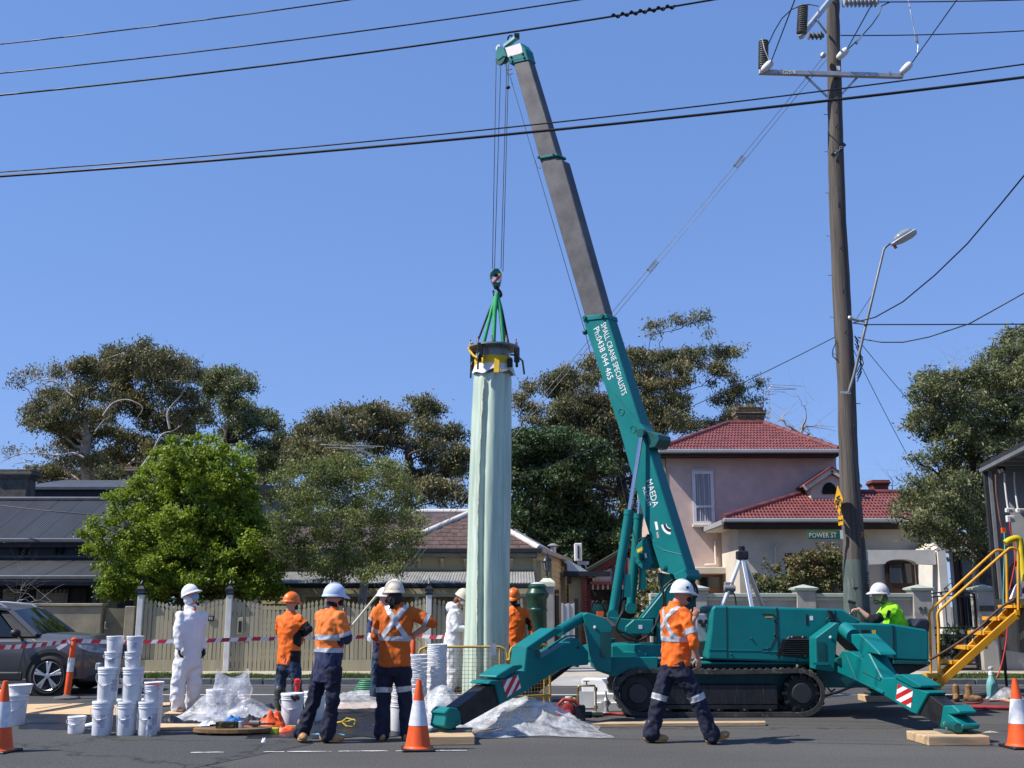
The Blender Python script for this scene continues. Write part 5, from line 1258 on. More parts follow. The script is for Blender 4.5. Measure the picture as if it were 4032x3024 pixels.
rl_=[(830,30,80,50),(980,40,130,80),(1150,40,140,90),(1320,20,140,80),(640,215,60,35),(700,270,55,45,.7),(900,140,100,70),(1060,160,130,80),(1220,160,120,80),(960,260,110,70),(1120,280,120,80),(820,330,90,60),(620,400,60,40),(720,420,90,60),(880,420,120,80),(1060,420,120,80),(1180,440,80,80),(560,500,60,40),(640,510,90,60),(800,530,130,80),(980,540,130,80),(1150,560,90,90),(480,600,50,35,.6),(580,620,90,60),(740,650,130,80),(920,660,130,80),(1100,680,120,90),(510,690,60,40,.7),(640,760,100,60),(820,780,120,70),(1000,800,120,80),(1150,820,90,80),(620,840,70,45),(760,870,80,50),(920,900,90,60),(1080,920,110,70),(1190,960,60,60),(1040,1000,70,40,.7),(1140,1040,60,40,.7),(1290,160,130,100),(1400,60,150,100),(1330,300,120,120),(1260,420,110,120),(1240,600,90,120),(1250,760,80,110),(780,180,70,60,.8),(860,240,90,60),(1000,350,120,80),(700,560,100,70),(870,600,120,80),(1050,620,120,80),(720,720,110,60),(900,850,110,60)]
c=clump_pts(0,[(x_+(7 if(y_//28)%2 else 0),y_,30,24)for y_ in range(822,950,26)for x_ in range(1998-(y_-822)//6,2230,38)],Y,1.6,rng2,1.1)+clump_pts(10,rl_,Y,1.6,rng2,1.2)+clump_pts(13,[(1980,1230,110,60),(2080,1290,130,80),(1880,1350,110,70),(1780,1430,90,60),(2000,1420,150,80),(1640,1560,110,50),(1800,1560,130,70),(2000,1560,150,80),(1490,1640,100,40,.7),(1200,1630,90,30,.6),(1700,1500,80,50),(2150,1450,120,120),(2080,1200,90,50),(2150,1280,100,90),(1900,1480,130,80),(2080,1500,150,100),(1750,1620,130,70),(1930,1650,150,80),(2100,1650,150,90)],Y,1.4,rng2,1.2)
tree('bottlebrush_tree','dense grey-green bottlebrush tree between the pink house and the truck',(P0(2120,1280,Y).x,Y,VZ),c,[(P0(2125,1300,Y).x,Y,VZ),P0(2110,1150,Y),P0(2100,950,Y)],(.18,.07),DARKBARK,BRUSHLEAF,dict(size=.10,per_m2=620,tuft=.24,aspect=.34,hang=.2,seed=8,dome=.1),dict(seed=8,k=.6,wob=.1,twigs=5))
def bare(name,label,k,base,tips,Y,r,mtl,seed,mids=None,group=None):
 rr=random.Random(seed);t=thing(name,label,'tree',(Q(k,*base,Y).x,Y,VZ),group=group);mb=MB()
 b=Q(k,*base,Y);root=Vector((b.x,Y,VZ));nodes=[(root,r)]
 def seg(a,e,r0,r1,n=5,w=.1):
  pts=[a];L=(e-a).length
  for i in range(1,n):pts.append(a.lerp(e,i/n)+Vector((rr.uniform(-1,1),rr.uniform(-1,1),rr.uniform(-1,1)))*w*L*.6)
  pts.append(e);rs=[r0+(r1-r0)*i/n for i in range(n+1)];mb.tube(pts,rs,6);return list(zip(pts,rs))
 nodes+=seg(root,b,r,r*.8,4,.02)[1:]
 for x,y,lvl in tips:
  e=Q(k,x,y,Y+rr.uniform(-.6,.6));best=min(nodes,key=lambda q:(q[0]-e).length+(3 if q[0].z>e.z+.3 else 0)*.3-q[1]*2)
  r0=min(best[1]*.8,r*(.8,.55,.32)[lvl]);new=seg(best[0],e,r0,r0*.35,6,.13);nodes+=new[1:]
  if lvl>=1:
   for j in range(4):
    p,pr=new[rr.randint(2,6)];d=Vector((rr.uniform(-1,1),rr.uniform(-.5,.5),rr.uniform(-.2,1))).normalized()
    q2=seg(p,p+d*rr.uniform(.25,.7)*(1+Y/40),pr*.6,pr*.2,3,.1)
 mb.build('branches',mtl,t,smooth=60);return t
PALEB=mat('pale_dead_bark',(.34,.31,.29),.9,var=.2)
bare('bare_tree','bare leafless tree beside the brick chimney of the pink house',9,(1110,380),[(1150,240,0),(1090,100,0),(1200,130,1),(1300,180,1),(1180,70,1),(960,280,0),(970,200,1),(1020,130,1),(920,310,1),(1220,320,1),(1270,330,1),(1230,410,1),(1300,430,1),(1040,350,1),(1060,330,1),(1010,210,1),(1240,60,1)],41,.10,PALEB,3)
bare('bare_tree','bare twisted tree beside the red chimney on the right',10,(470,560),[(460,480,0),(430,380,0),(400,320,1),(470,310,1),(520,340,1),(560,380,1),(500,420,1),(230,480,0),(200,440,1),(260,380,1),(280,500,1),(240,420,1),(540,320,1),(590,330,1)],40,.09,DARKBARK,5)
bare('bare_shrub','small bare shrub with whitish twigs before the verandah on the left',16,(250,1650),[(280,1480,0),(300,1400,0),(265,1010,1),(290,1180,1),(340,1350,1),(500,1120,1),(480,1170,2),(620,1160,1),(400,1400,1),(630,1340,1),(100,1180,1),(180,1310,1),(40,1370,1),(100,1450,2),(700,1620,1),(380,1480,1),(150,1640,1),(220,1500,1)],26.6,.03,PALEB,7)
bare('bare_tree','thin bare twigs standing out of the bottlebrush crown',13,(1480,1659),[(1450,1500,0),(1380,1420,1),(1480,1380,1),(1560,1350,1),(1600,1310,1),(1420,1560,1),(1660,1380,1),(1700,1420,1),(1540,1500,1),(1390,1480,1)],27.6,.04,PALEB,8)
def bush(name,label,k,lst,Y,leafm,seed,size=.09,per=650,base=None,spread=.35,tuft=.16,aspect=.6,stemr=.03,toneshift=0,flowers=None):
 r3=random.Random(seed);c=clump_pts(k,lst,Y,spread,r3);bx=sum(q[0][0]for q in c)/len(c)
 t=thing(name,label,'shrub',(bx,Y,VZ));zt=max(q[0][2]for q in c)
 limbs('stem',[(bx,Y,VZ),(bx,Y,VZ+(zt-VZ)*.45)],(stemr,stemr*.6),c,t,DARKBARK,seed=seed,twigs=4,rmin=.008,k=.05,min_r=.004,sides=5)
 leaves('foliage',c,t,leafm,size,per,tuft,aspect,.2,seed,.1,toneshift=toneshift)
 if flowers:
  mb=MB();fm,nf,fs=flowers
  for i in range(nf):
   q=r3.choice(c);p=Vector(q[0])+Vector((r3.uniform(-1,1)*q[1][0],-q[1][1]*r3.uniform(.6,1.0),r3.uniform(-.9,1)*q[1][2]))
   for j in range(5):
    a_=j*1.2566+r3.random();mb.add([p,p+Vector((math.cos(a_)*fs,-fs*.3,math.sin(a_)*fs)),p+Vector((math.cos(a_+.6)*fs*1.1,-fs*.45,math.sin(a_+.6)*fs*1.1)),p+Vector((math.cos(a_+1.1)*fs,-fs*.3,math.sin(a_+1.1)*fs))],[(0,1,2,3)])
  mb.build('blossom',fm,t)['kind']='stuff'
 return t
bush('garden_shrub','rusty-leaved garden shrub behind the wall, below the street name sign',9,[(1060,1320,70,60),(1180,1290,100,60),(1300,1280,100,60),(1390,1300,60,60),(1080,1420,90,70),(1220,1400,110,80),(1350,1400,80,80),(1120,1510,120,70),(1280,1510,120,70),(940,1380,60,40,.4),(870,1330,40,30,.3),(1250,1210,40,30,.3),(1330,1200,50,30,.3),(1380,1230,40,40,.4)],27.4,BUSHLEAF,21,toneshift=.12)
bush('rose_bush','rose bush with one red bloom beside the tripod',9,[(800,1450,50,50),(870,1470,60,60),(940,1480,70,60),(830,1560,70,60),(930,1560,80,60),(1020,1560,60,50)],27.0,BUSHLEAF,22,flowers=(mat('red_petal',(.45,.02,.02),.6),1,.12))
bush('flowering_bush','yellow-flecked bush in the driveway gap behind the crane mast',3,[(1120,60,60,50),(1190,50,60,50),(1130,130,70,60),(1220,140,60,60),(1090,220,60,60),(1180,230,80,70),(1250,240,50,60),(1080,320,50,60),(1160,330,80,70),(1240,340,60,70),(1150,430,90,70),(1240,450,80,70)],28.6,BUSHLEAF,23,toneshift=.05,flowers=(mat('cream_petal',(.7,.68,.45),.6),60,.035))
bush('gate_plant','strappy plant with white and orange flowers behind the iron gate',17,[(950,1280,110,110),(1100,1200,110,110),(1250,1200,110,110),(1350,1300,80,110),(930,1450,100,110),(1080,1430,120,120),(1230,1430,120,120),(1050,1560,150,80)],26.3,DARKLEAF,24,size=.22,per=420,aspect=.16,flowers=(WHITEPAINT,26,.05))
bush('climbing_shrub','tall shrub behind the air conditioner and the gabled carport',15,[(1400,560,120,90),(1550,560,130,90),(1680,620,110,80),(1450,680,130,90),(1600,720,120,80),(1380,780,90,80),(1500,820,120,60),(1320,640,60,80),(1750,560,90,80)],42.5,BIRCHLEAF,25,size=.16,per=330,tuft=.3)
gB=np.random.default_rng(77);cl_=[]
for i in range(70):
 x_=-34+i*1.0+gB.uniform(-.4,.4);cl_.append((np.array([x_,58+gB.uniform(-3,3),gB.uniform(1.0,4.6)]),np.array([1.5,1.3,1.3])*gB.uniform(.8,1.3),1.0))
fo=leaves('foliage',cl_,None,DARKLEAF,.26,60,.5,.6,.2,31)
tag(fo,'low band of dark garden foliage far beyond the houses','foliage',kind='stuff')
# ================== tracked mini crane
CY=16.75
YN=16.05
CR=thing('crawler_crane','teal tracked mini crane with raised boom and spread outrigger legs','crane',(QG(3,2100,1215).x+1.0,CY,0))
def cpart(name,mb,mtl=TEAL,bevel=.012,smooth=None,parent=CR):return mb.build(name,mtl,parent,bevel=bevel,smooth=smooth)
def gx(k,x,y,Y=YN):return Q(k,x,y,Y)
xL=gx(3,893,1000).x;xR=gx(4,522,1050).x;zT=gx(3,1700,845).z
def track(Y0,Y1):
 r=zT/2+.005;zc=r;xl,xr=xL+r,xR-r*.92;n=14
 loop=[]
 top_n=26
 for i in range(top_n):loop.append((xl+(xr-xl)*i/top_n,2*r-.02*math.sin(math.pi*i/top_n)))
 for i in range(n):a=math.pi/2-math.pi*i/n;loop.append((xr+r*.95*math.cos(a),zc+r*math.sin(a)))
 for i in range(top_n):loop.append((xr+(xl-xr)*i/top_n,.0))
 for i in range(n):a=-math.pi/2-math.pi*i/n;loop.append((xl+r*math.cos(a),zc+r*math.sin(a)))
 t=MB();m=len(loop);cx=(xl+xr)/2
 outer=[Vector((x,0,z+.012))for x,z in loop];inner=[Vector((cx+(x-cx)*(1-.055/max(.3,abs(x-cx)))if abs(x-cx)>.3 else x,0,zc+(z-zc)*(1-.06/r)+.012))for x,z in loop]
 vs=[]
 for o_,i_ in zip(outer,inner):
  vs+=[Vector((o_.x,Y0,o_.z)),Vector((o_.x,Y1,o_.z)),Vector((i_.x,Y1,i_.z)),Vector((i_.x,Y0,i_.z))]
 fs=[]
 for i in range(m):
  j=(i+1)%m
  for k in range(4):k2=(k+1)%4;fs.append((i*4+k,i*4+k2,j*4+k2,j*4+k))
 t.add(vs,fs)
 tr=cpart('track',t,RUB,0)
 per=[.0]
 for i in range(m):per.append(per[-1]+(outer[(i+1)%m]-outer[i]).length)
 nl=int(per[-1]/.105);lug=MB()
 for q_ in range(nl):
  s=per[-1]*q_/nl;i=max(j for j in range(m)if per[j]<=s);p=outer[i].lerp(outer[(i+1)%m],(s-per[i])/max(1e-6,per[i+1]-per[i]));d=(outer[(i+1)%m]-outer[i]).normalized();nr=Vector((-d.z,0,d.x))
  c_=Vector((cx,0,zc+.012));nr=nr if nr.dot(p-c_)>0 else-nr
  if p.z<.05:continue
  lug.beam(Vector((p.x,Y0+.004,p.z))+nr*.007,Vector((p.x,Y1-.004,p.z))+nr*.007,.045,.022,up=nr)
 o=lug.build('track_lugs',RUB,tr);o['kind']='stuff'
 for x_,rr_,nm in((xr-.01,r*.78,'sprocket'),(xl+.0,r*.78,'idler')):
  w=MB().lathe([(rr_,.02),(rr_,.05),(rr_*.8,.055),(rr_*.8,.02)],24,(x_,Y0+.03,zc),Matrix.Rotation(R(-90),3,'X'),cap=False)
  w.lathe([(.02,0),(rr_*.9,0),(rr_*.9,.2),(.02,.2)],24,(x_,Y0+.06,zc),Matrix.Rotation(R(-90),3,'X'))
  w=w.build(nm,DSTEEL,CR,smooth=35)
  MB().lathe([(rr_*.52,0),(rr_*.56,.02),(rr_*.56,.09)],24,(x_,Y0+.0,zc),Matrix.Rotation(R(-90),3,'X')).build('hub',mat('hub_black',(.03,.03,.033),.4),w,smooth=35)
  if nm=='sprocket':
   for i in range(12):
    a=2*math.pi*i/12;b=MB().beam(Vector((x_+rr_*.8*math.cos(a),Y0+.05,zc+rr_*.8*math.sin(a))),Vector((x_+rr_*1.08*math.cos(a),Y0+.05,zc+rr_*1.08*math.sin(a))),.04,.05,up=(0,1,0));b.build('sprocket_tooth',DSTEEL,w)
 fr=MB().bb((xl+.28,Y0+.045,zc-.16),(xr-.36,Y1-.04,zc+.12));cpart('track_frame',fr,MUD,.01)
 MB().bb((xl-.05,Y0+.07,zc-.07),(xl+.275,Y1-.06,zc+.09)).build('track_frame_end',MUD,CR,bevel=.01)
 MB().bb((xl+.3,Y0+.03,zc-.22),(xr-.38,Y0+.07,zc-.165)).build('roller_rail',DSTEEL,CR)
 for i in range(5):
  x_=xl+.42+(xr-xl-.9)*i/4
  w=MB().lathe([(.02,0),(.07,0),(.07,.16),(.02,.16)],16,(x_,Y0+.06,zc-.235),Matrix.Rotation(R(-90),3,'X')).build('roller',DSTEEL,CR,smooth=35)
  MB().ell((x_,Y0+.055,zc-.225),(.026,.02,.026),nu=10,nv=6).build('roller_cap',mat('brass_cap%d'%i,(.55,.47,.36),.3,.8),w,smooth=180)
RUB=mat('dusty_track_rubber',(.045,.043,.04),.85,var=.3,scale=6,stain=((.20,.19,.17),5,.56))
MUD=mat('track_frame_steel',(.02,.02,.022),.55,.2,var=.3,scale=5,stretch=(5,1,.6),stain=((.10,.085,.06),3.5,.60))
track(YN,YN+.32);track(CY+CY-YN-.32,CY+CY-YN)
xm0,xm1=xL+.35,xR-.3
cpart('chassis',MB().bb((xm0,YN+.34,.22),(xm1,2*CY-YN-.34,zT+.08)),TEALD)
dk=MB().qprism(4,[(-1000,760),(450,800),(450,930),(-1000,850)],YN+.1,1.15)
deck0=gx(3,860,735);deck1=gx(4,450,800)
cpart('deck',MB().bb((deck0.x,YN+.12,zT+.075),(deck1.x,2*CY-YN-.12,gx(4,100,780).z)),TEAL)
cpart('front_frame',MB().qprism(3,[(718,690),(860,735),(1250,735),(1250,850),(1040,840),(960,870),(900,905),(740,850)],YN+.05,1.25))
cpart('front_counter_box',MB().qprism(3,[(865,740),(1160,735),(1160,690),(960,690),(900,640),(865,640)],YN+.2,.9))
tcx=gx(3,1150,700).x;tcy=CY
cpart('turntable',MB().lathe([(.46,gx(3,1100,730).z-.02),(.46,gx(3,1100,640).z),(.40,gx(3,1100,630).z)],28,(tcx,tcy,0)),TEAL,0,40)
turret=cpart('turret_box',MB().qprism(3,[(1050,420),(1215,420),(1215,545),(1000,545),(975,520),(980,480)],YN+.30,.5))
MB().bb(Q(3,1088,467,YN+.296),Q(3,1120,500,YN+.2985)).build('sticker',WHITEPAINT,turret)
cpart('column',MB().qprism(3,[(1110,415),(1350,120),(1420,130),(1480,250),(1480,420),(1440,700),(1240,700),(1240,545),(1225,415)],CY-.22,.42))
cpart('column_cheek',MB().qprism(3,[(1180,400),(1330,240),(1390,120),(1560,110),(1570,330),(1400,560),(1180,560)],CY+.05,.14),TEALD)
cpart('cylinder_base',MB().qprism(3,[(850,400),(1110,430),(1090,560),(960,560),(900,470)],CY-.35,.6))
tipP=Q(12,640,330,18.65);footP=Q(8,960,1120,16.45)
bdir=(tipP-footP).normalized()
hd=Vector((bdir.x,bdir.y,0)).normalized();side=Vector((hd.y,-hd.x,0))
if side.y>0:side=-side
topn=side.cross(bdir)
if topn.x<0:topn=-topn
BL=(tipP-footP).length
def bp(s,u,w):return footP+bdir*s+topn*u+side*w
def s_at(k,x,y):
 """distance along the boom of the point nearest to a picture position"""
 d=ray(*Z(k,x,y)).normalized();o=Vector((0,0,CAM_H));w0=footP-o;b=bdir.dot(d);den=1-b*b
 return(b*d.dot(w0)-bdir.dot(w0))/den
def off_at(k,x,y,s,w):
 """how far back (u) a picture position lies on the boom's camera-side face at w"""
 d=ray(*Z(k,x,y));o=Vector((0,0,CAM_H));n_=side;p0=footP+side*w;t=(p0-o).dot(n_)/d.dot(n_);p=o+d*t-footP
 return p.dot(bdir),p.dot(topn)
W2=.135
def section(pts,w0,name,mtl,parent=CR,bevel=.012):
 """side outline given as (s,u), extruded through the boom's width"""
 return MB().prism([bp(s,u,w0)for s,u in pts],side*(-2*w0)).build(name,mtl,parent,bevel=bevel)
def OUT(k,pts,w):return[off_at(k,x,y,0,w)for x,y in pts]
outer=OUT(7,[(1160,105),(1390,85),(1710,1105),(1760,1170)],W2)+OUT(8,[(715,70),(770,250),(1045,1130),(1050,1200),(945,1195),(935,1170),(830,1135),(690,690),(500,0)],W2)
boom=section(outer,W2,'boom',TEAL)
flange=section(OUT(7,[(1160,105),(1390,82),(1402,128),(1172,152)],W2+.02),W2+.02,'boom_collar',TEAL)
for x,y in((1196,122),(1358,105)):
 s,u=off_at(7,x,y,0,W2+.02);MB().cyl(bp(s,u,W2+.02),bp(s,u,W2+.05),.032,10).build('collar_bolt',TEALD,flange,smooth=40)
s_top=[off_at(7,1275,95,0,.14)[0]]
sec2=OUT(12,[(880,1520),(1090,1490)],.14)+OUT(7,[(1375,85),(1180,100)],.14)
a0,a1=OUT(12,[(895,1545),(1130,1510)],.14)
b0,b1=OUT(7,[(1180,110),(1372,92)],.14)
second=section([a0,a1,(b1[0]-.35,b1[1]),(b0[0]-.35,b0[1])],.115,'boom_second_section',STEEL)
c0_,c1_=OUT(12,[(885,1505),(1082,1470)],.155);d0,d1=OUT(12,[(848,1490),(1078,1440)],.155)
collar2=section([c0_,c1_,d1,d0],.135,'boom_second_collar',TEAL)
for x,y in((890,1490),(1050,1460)):
 s,u=off_at(12,x,y,0,.135);MB().cyl(bp(s,u,.135),bp(s,u,.16),.022,8).build('collar_bolt',TEALD,collar2)
e0,e1=OUT(12,[(605,470),(765,425)],.12);g0_,g1_=OUT(12,[(880,1500),(1075,1465)],.12)
third=section([e0,e1,(g1_[0]-.3,g1_[1]),(g0_[0]-.3,g0_[1])],.095,'boom_third_section',STEEL)
for q_,(k,pts,w)in enumerate(((12,[(660,520),(745,490),(1045,1415),(960,1440)],.12),)):
 pass
hdp=OUT(12,[(555,468),(762,422),(745,375),(728,300),(680,235),(600,245),(510,290),(540,395)],.15)
head=section(hdp,.115,'boom_head',TEAL)
hs_=OUT(12,[(540,392),(700,345),(690,290),(672,240),(510,292)],.152)
MB().prism([bp(s,u,.1185)for s,u in hs_],side*-.002).build('white_panel',mat('faded_hazard_panel',(.70,.62,.60),.5,col2=(.62,.32,.24),mix=.66,scale=5),head)
for x,y in((590,400),(715,365),(600,445),(730,405)):
 s,u=off_at(12,x,y,0,.115);MB().cyl(bp(s,u,.115),bp(s,u,.145),.022,8).build('head_bolt',TEALD,head)
MB().prism([bp(s,u,.119)for s,u in OUT(12,[(553,445),(752,398),(754,404),(556,452)],.119)],side*-.238).build('head_seam',TEALD,head)
nose=OUT(12,[(545,395),(510,300),(440,275),(415,350),(415,405),(440,440),(500,395),(525,395)],.11)
ns=section(nose,.11,'sheave_nose',TEAL)
for w in(.07,-.07):
 s,u=off_at(12,478,420,0,w);MB().cyl(bp(s,u,w-.025),bp(s,u,w+.025),.125,20).build('sheave',TEALD,ns,smooth=40)
 s,u=off_at(12,452,300,0,w);MB().cyl(bp(s,u,w-.02),bp(s,u,w+.02),.06,14).build('guide_roller',GALV,ns,smooth=40)
s1_,u1_=off_at(12,520,285,0,0);s2_,u2_=off_at(12,655,180,0,0)
MB().beam(bp(s1_,u1_,0),bp(s2_,u2_,0),.09,.06).build('head_bracket',mat('pale_teal_bracket',(.25,.5,.47),.5),head)
s,u=off_at(12,575,195,0,0);MB().lathe([(.055,-.02),(.075,0),(.055,.02)],14,bp(s,u,0),basis(bdir,topn),cap=False).build('bracket_ring',DSTEEL,head,smooth=60)
s,u=off_at(12,650,175,0,0);MB().box(bp(s,u,0),(.1,.12,.07)).build('bracket_light',DSTEEL,head)
for q_ in((845,1520,905,1610),(530,530,600,580),(525,480,595,530)):
 s,u=off_at(12,q_[0],q_[1],0,.1);s3,u3=off_at(12,q_[2],q_[3],0,.1);MB().tube([bp(s,u,.1),bp((s+s3)/2-.05,u,.1),bp(s3,u3,.1)],.009,6).build('cable_guide',BLACK,CR)
WPT=mat('white_decal',(.76,.76,.77),.5,var=.03)
def boom_text(t,k,x0,y0,x1,y1,h,sx=1.0):
 s,u=off_at(k,x0,y0,0,W2);e,v=off_at(k,x1,y1,0,W2);a=bp(s,u,W2+.0025);b=bp(e,v,W2+.0025)
 o=text_obj(t,h,WPT,boom,(0,0,0),Matrix.Identity(3),align='LEFT',extr=.0008)
 L0=max(v_.co.x for v_ in o.data.vertices)-min(v_.co.x for v_ in o.data.vertices);mn=min(v_.co.x+CR.location.x for v_ in o.data.vertices)
 o.data.transform(Matrix.Translation(CR.location));
 M=basis(b-a,topn).to_4x4();f=(b-a).length/L0
 o.data.transform(Matrix.Diagonal((f,1,1,1))@Matrix.Translation((-mn,0,0)))
 M.translation=a-CR.location;o.data.transform(M);return o
boom_text('SMALL CRANE SPECIALISTS',7,1360,172,1560,840,.15);boom_text('Ph:0438 044 465',7,1295,215,1432,695,.17)
boom_text('MAEDA',8,735,395,792,610,.165);boom_text('M.R.C.3.9T',8,695,455,742,608,.09)
def patch(k,pts,mtl,w,name):return MB().prism([bp(*off_at(k,x,y,0,w),w)for x,y in pts],side*-.002).build(name,mtl,boom)
ctr=off_at(8,915,745,0,W2);
ang=MB()
ref=off_at(8,838,760,0,W2);r1=math.dist(ctr,ref);a_0=math.atan2(ref[1]-ctr[1],ref[0]-ctr[0]);ref2=off_at(8,915,832,0,W2);a_1=math.atan2(ref2[1]-ctr[1],ref2[0]-ctr[0])
if a_1-a_0>math.pi:a_1-=2*math.pi
if a_0-a_1>math.pi:a_1+=2*math.pi
def arcpoly(ra,rb,n=12):
 o_=[(ctr[0]+ra*math.cos(a_0+(a_1-a_0)*i/n),ctr[1]+ra*math.sin(a_0+(a_1-a_0)*i/n))for i in range(n+1)]
 i_=[(ctr[0]+rb*math.cos(a_0+(a_1-a_0)*i/n),ctr[1]+rb*math.sin(a_0+(a_1-a_0)*i/n))for i in range(n+1)]
 return o_,i_
for ra,rb,m_,w_,nm in((r1,r1*.45,WPT,W2+.003,'angle_scale'),(r1*.78,r1*.52,BLACK,W2+.005,'angle_band')):
 o_,i_=arcpoly(ra,rb);mb=MB()
 for i in range(len(o_)-1):mb.quad(bp(*o_[i],w_),bp(*o_[i+1],w_),bp(*i_[i+1],w_),bp(*i_[i],w_))
 mb.build(nm,m_,boom)
patch(8,[(782,735),(803,735),(815,800),(795,803)],WPT,W2+.003,'decal');patch(8,[(795,820),(812,815),(820,865),(803,868)],mat('faded_decal',(.35,.3,.3),.6),W2+.003,'decal')
for x,y,k in((1535,1002,7),(1645,1162,7)):
 s,u=off_at(k,x,y,0,W2);pts=[bp(s+.055*math.cos(t*.3927),u+.055*math.sin(t*.3927),W2+.002)for t in range(16)];MB().tube(pts,.006,5,closed=True).build('weld_ring',TEALD,boom)
MB().tube([bp(*off_at(7,x,y,0,W2),W2+.001)for x,y in((1475,830),(1560,940),(1700,1100))],.005,5).build('weld_seam',TEALD,boom)
MB().tube([bp(*off_at(8,x,y,0,W2),W2+.002)for x,y in((735,860),(785,900),(800,930),(850,965),(1000,1005))],.007,5).build('weld_seam',TEAL,boom)
pv=off_at(8,862,1108,0,W2);MB().cyl(bp(*pv,W2-.01),bp(*pv,W2+.02),.05,16).cyl(bp(*pv,W2-.01),bp(*pv,W2+.035),.026,12).build('pivot_boss',TEAL,boom,smooth=40)
section(OUT(8,[(938,1165),(1030,1120),(1058,1180),(1050,1205),(955,1210)],W2+.04),W2+.06,'foot_box',TEAL)
cpart('boom_pivot',MB().qprism(8,[(820,1150),(1130,1190),(1080,1330),(860,1330),(830,1240)],CY-.12,.24),TEALD)
wh=OUT(8,[(715,865),(735,950),(765,1075),(740,1110),(700,1130),(640,1095),(612,1040),(612,990),(640,920),(680,880)],.14)
winch=section(wh,.14,'winch_housing',TEAL)
for q_ in([(638,962),(662,950),(668,978),(642,988)],[(664,948),(690,938),(694,965),(670,976)]):
 MB().prism([bp(*off_at(8,x,y,0,.142),.1425)for x,y in q_],side*-.002).build('warning_label',mat('label_yellow',(.72,.47,.02),.5),winch)
MB().prism([bp(*off_at(8,x,y,0,.142),.1425)for x,y in((698,995),(714,990),(722,1028),(706,1034))],side*-.002).build('data_plate',WPT,winch)
s,u=off_at(8,678,1020,0,.14);hub=MB().cyl(bp(s,u,.14),bp(s,u,.18),.055,14).build('winch_hub',TEALD,winch,smooth=40)
for x,y in((622,1030),(640,1075),(660,1062),(668,1000),(700,1060)):
 s,u=off_at(8,x,y,0,.14);MB().cyl(bp(s,u,.14),bp(s,u,.155),.010,6).build('bolt',TEALD,winch)
section(OUT(8,[(640,915),(700,860),(725,830),(745,930),(760,1000),(730,980),(715,930)],.12),.12,'winch_bracket',TEALD)
MB().tube([bp(*off_at(8,x,y,0,.05),.05)for x,y in((655,915),(650,890),(670,875),(700,868))],.02,6).build('hook_hold',BLACK,CR)
kb=section(OUT(7,[(1700,1190),(1760,1170),(1880,1210),(1885,1260),(1850,1330),(1790,1340),(1770,1250)],.17),.17,'cylinder_bracket',TEALD)
for w in(.22,-.22):
 s,u=off_at(7,1722 if w>0 else 1760,1200,0,w);top=bp(s,u,w);MB().cyl(bp(s,u,w-.06),bp(s,u,w+.05),.07,16).build('cylinder_eye',TEALD,kb,smooth=40)
 if w>0:foot=Q(8,440,1500,16.55);jn=Q(8,588,670,16.85)
 else:foot=Q(8,588,1440,17.15);jn=Q(8,690,690,17.25)
 jn=foot+(top-foot)*((jn-foot).dot(top-foot)/(top-foot).length_squared)
 MB().cyl(jn,top,.036,14).build('cylinder_rod',CHROME,CR,smooth=40)
 cy_=MB().cyl(foot,jn,.072,18).build('lift_cylinder',TEAL,CR,smooth=40)
 d_=(top-foot).normalized();MB().cyl(jn-d_*.06,jn+d_*.02,.08,18).build('cylinder_gland',TEAL,cy_,smooth=40)
 MB().cyl(foot+Vector((0,-.09,0)),foot+Vector((0,.09,0)),.085,16).build('cylinder_foot',TEAL,cy_,smooth=40)
 MB().tube([foot+d_*.25+Vector((.1,-.03,0)),foot+d_*.6+Vector((.11,-.03,0)),foot+d_*.66+Vector((.06,-.02,0))],.012,6).box(foot+d_*.45+Vector((.15,0,0)),(.1,.1,.34),basis((1,0,0),d_).to_4x4().to_3x3()@Matrix.Rotation(R(90),3,'X')).build('valve_block',TEAL,cy_)
HOSE=mat('hose_black',(.014,.014,.016),.45)
def hose(k,pts,Y,r=.016,mtl=HOSE,name='hydraulic_hose',dY=0):MB().tube(smooth_path([Q(k,x,y,Y+dY*i)for i,(x,y)in enumerate(pts)]),r,7).build(name,mtl,CR,smooth=60)
def _unused_path(p,n=4):
 out=[]
 for i in range(len(p)-1):
  a,b,c,d=p[max(i-1,0)],p[i],p[i+1],p[min(i+2,len(p)-1)]
  for j in range(n):
   t=j/n;out.append(.5*((2*b)+(c-a)*t+(2*a-5*b+4*c-d)*t*t+(3*b-a-3*c+d)*t**3))
 return out+[p[-1]]
hose(3,[(975,260),(965,340),(935,400),(905,470),(915,510),(960,530),(1030,555),(1060,580)],YN+.12,.018)
hose(3,[(960,270),(950,350),(915,430),(895,490),(940,545),(1000,590),(1080,600),(1160,560)],YN+.18,.014)
hose(8,[(930,1210),(880,1250),(852,1290),(855,1400),(830,1470),(790,1560),(750,1640)],YN+.35,.016)
hose(8,[(940,1230),(890,1270),(870,1330),(868,1420),(840,1480),(810,1560)],YN+.4,.014)
hose(8,[(1090,1215),(1125,1270),(1130,1330),(1095,1370),(1060,1360)],YN+.3,.02)
hose(3,[(1290,290),(1250,420),(1200,520),(1160,560),(1100,600),(1050,615)],YN+.22,.014)
for x0 in(705,735,790,800):hose(3,[(x0,400),(x0-8,330),(x0+2,275),(x0+22,275),(x0+35,330),(x0+40,400)],CY+.3,.010)
MB().lathe([(.02,-.02),(.085,-.015),(.085,.015),(.02,.02)],18,Q(3,748,340,CY+.25),Matrix.Rotation(R(90),3,'X')).build('reel',TEALD,CR,smooth=40)
a=Q(3,768,375,CY);MB().bb((a.x-.05,CY-.05,a.z-.04),(a.x+.05,CY+.05,a.z+.04)).build('amber_lamp',ORANGEP,CR)
YB=YN+.06;BD=1.24
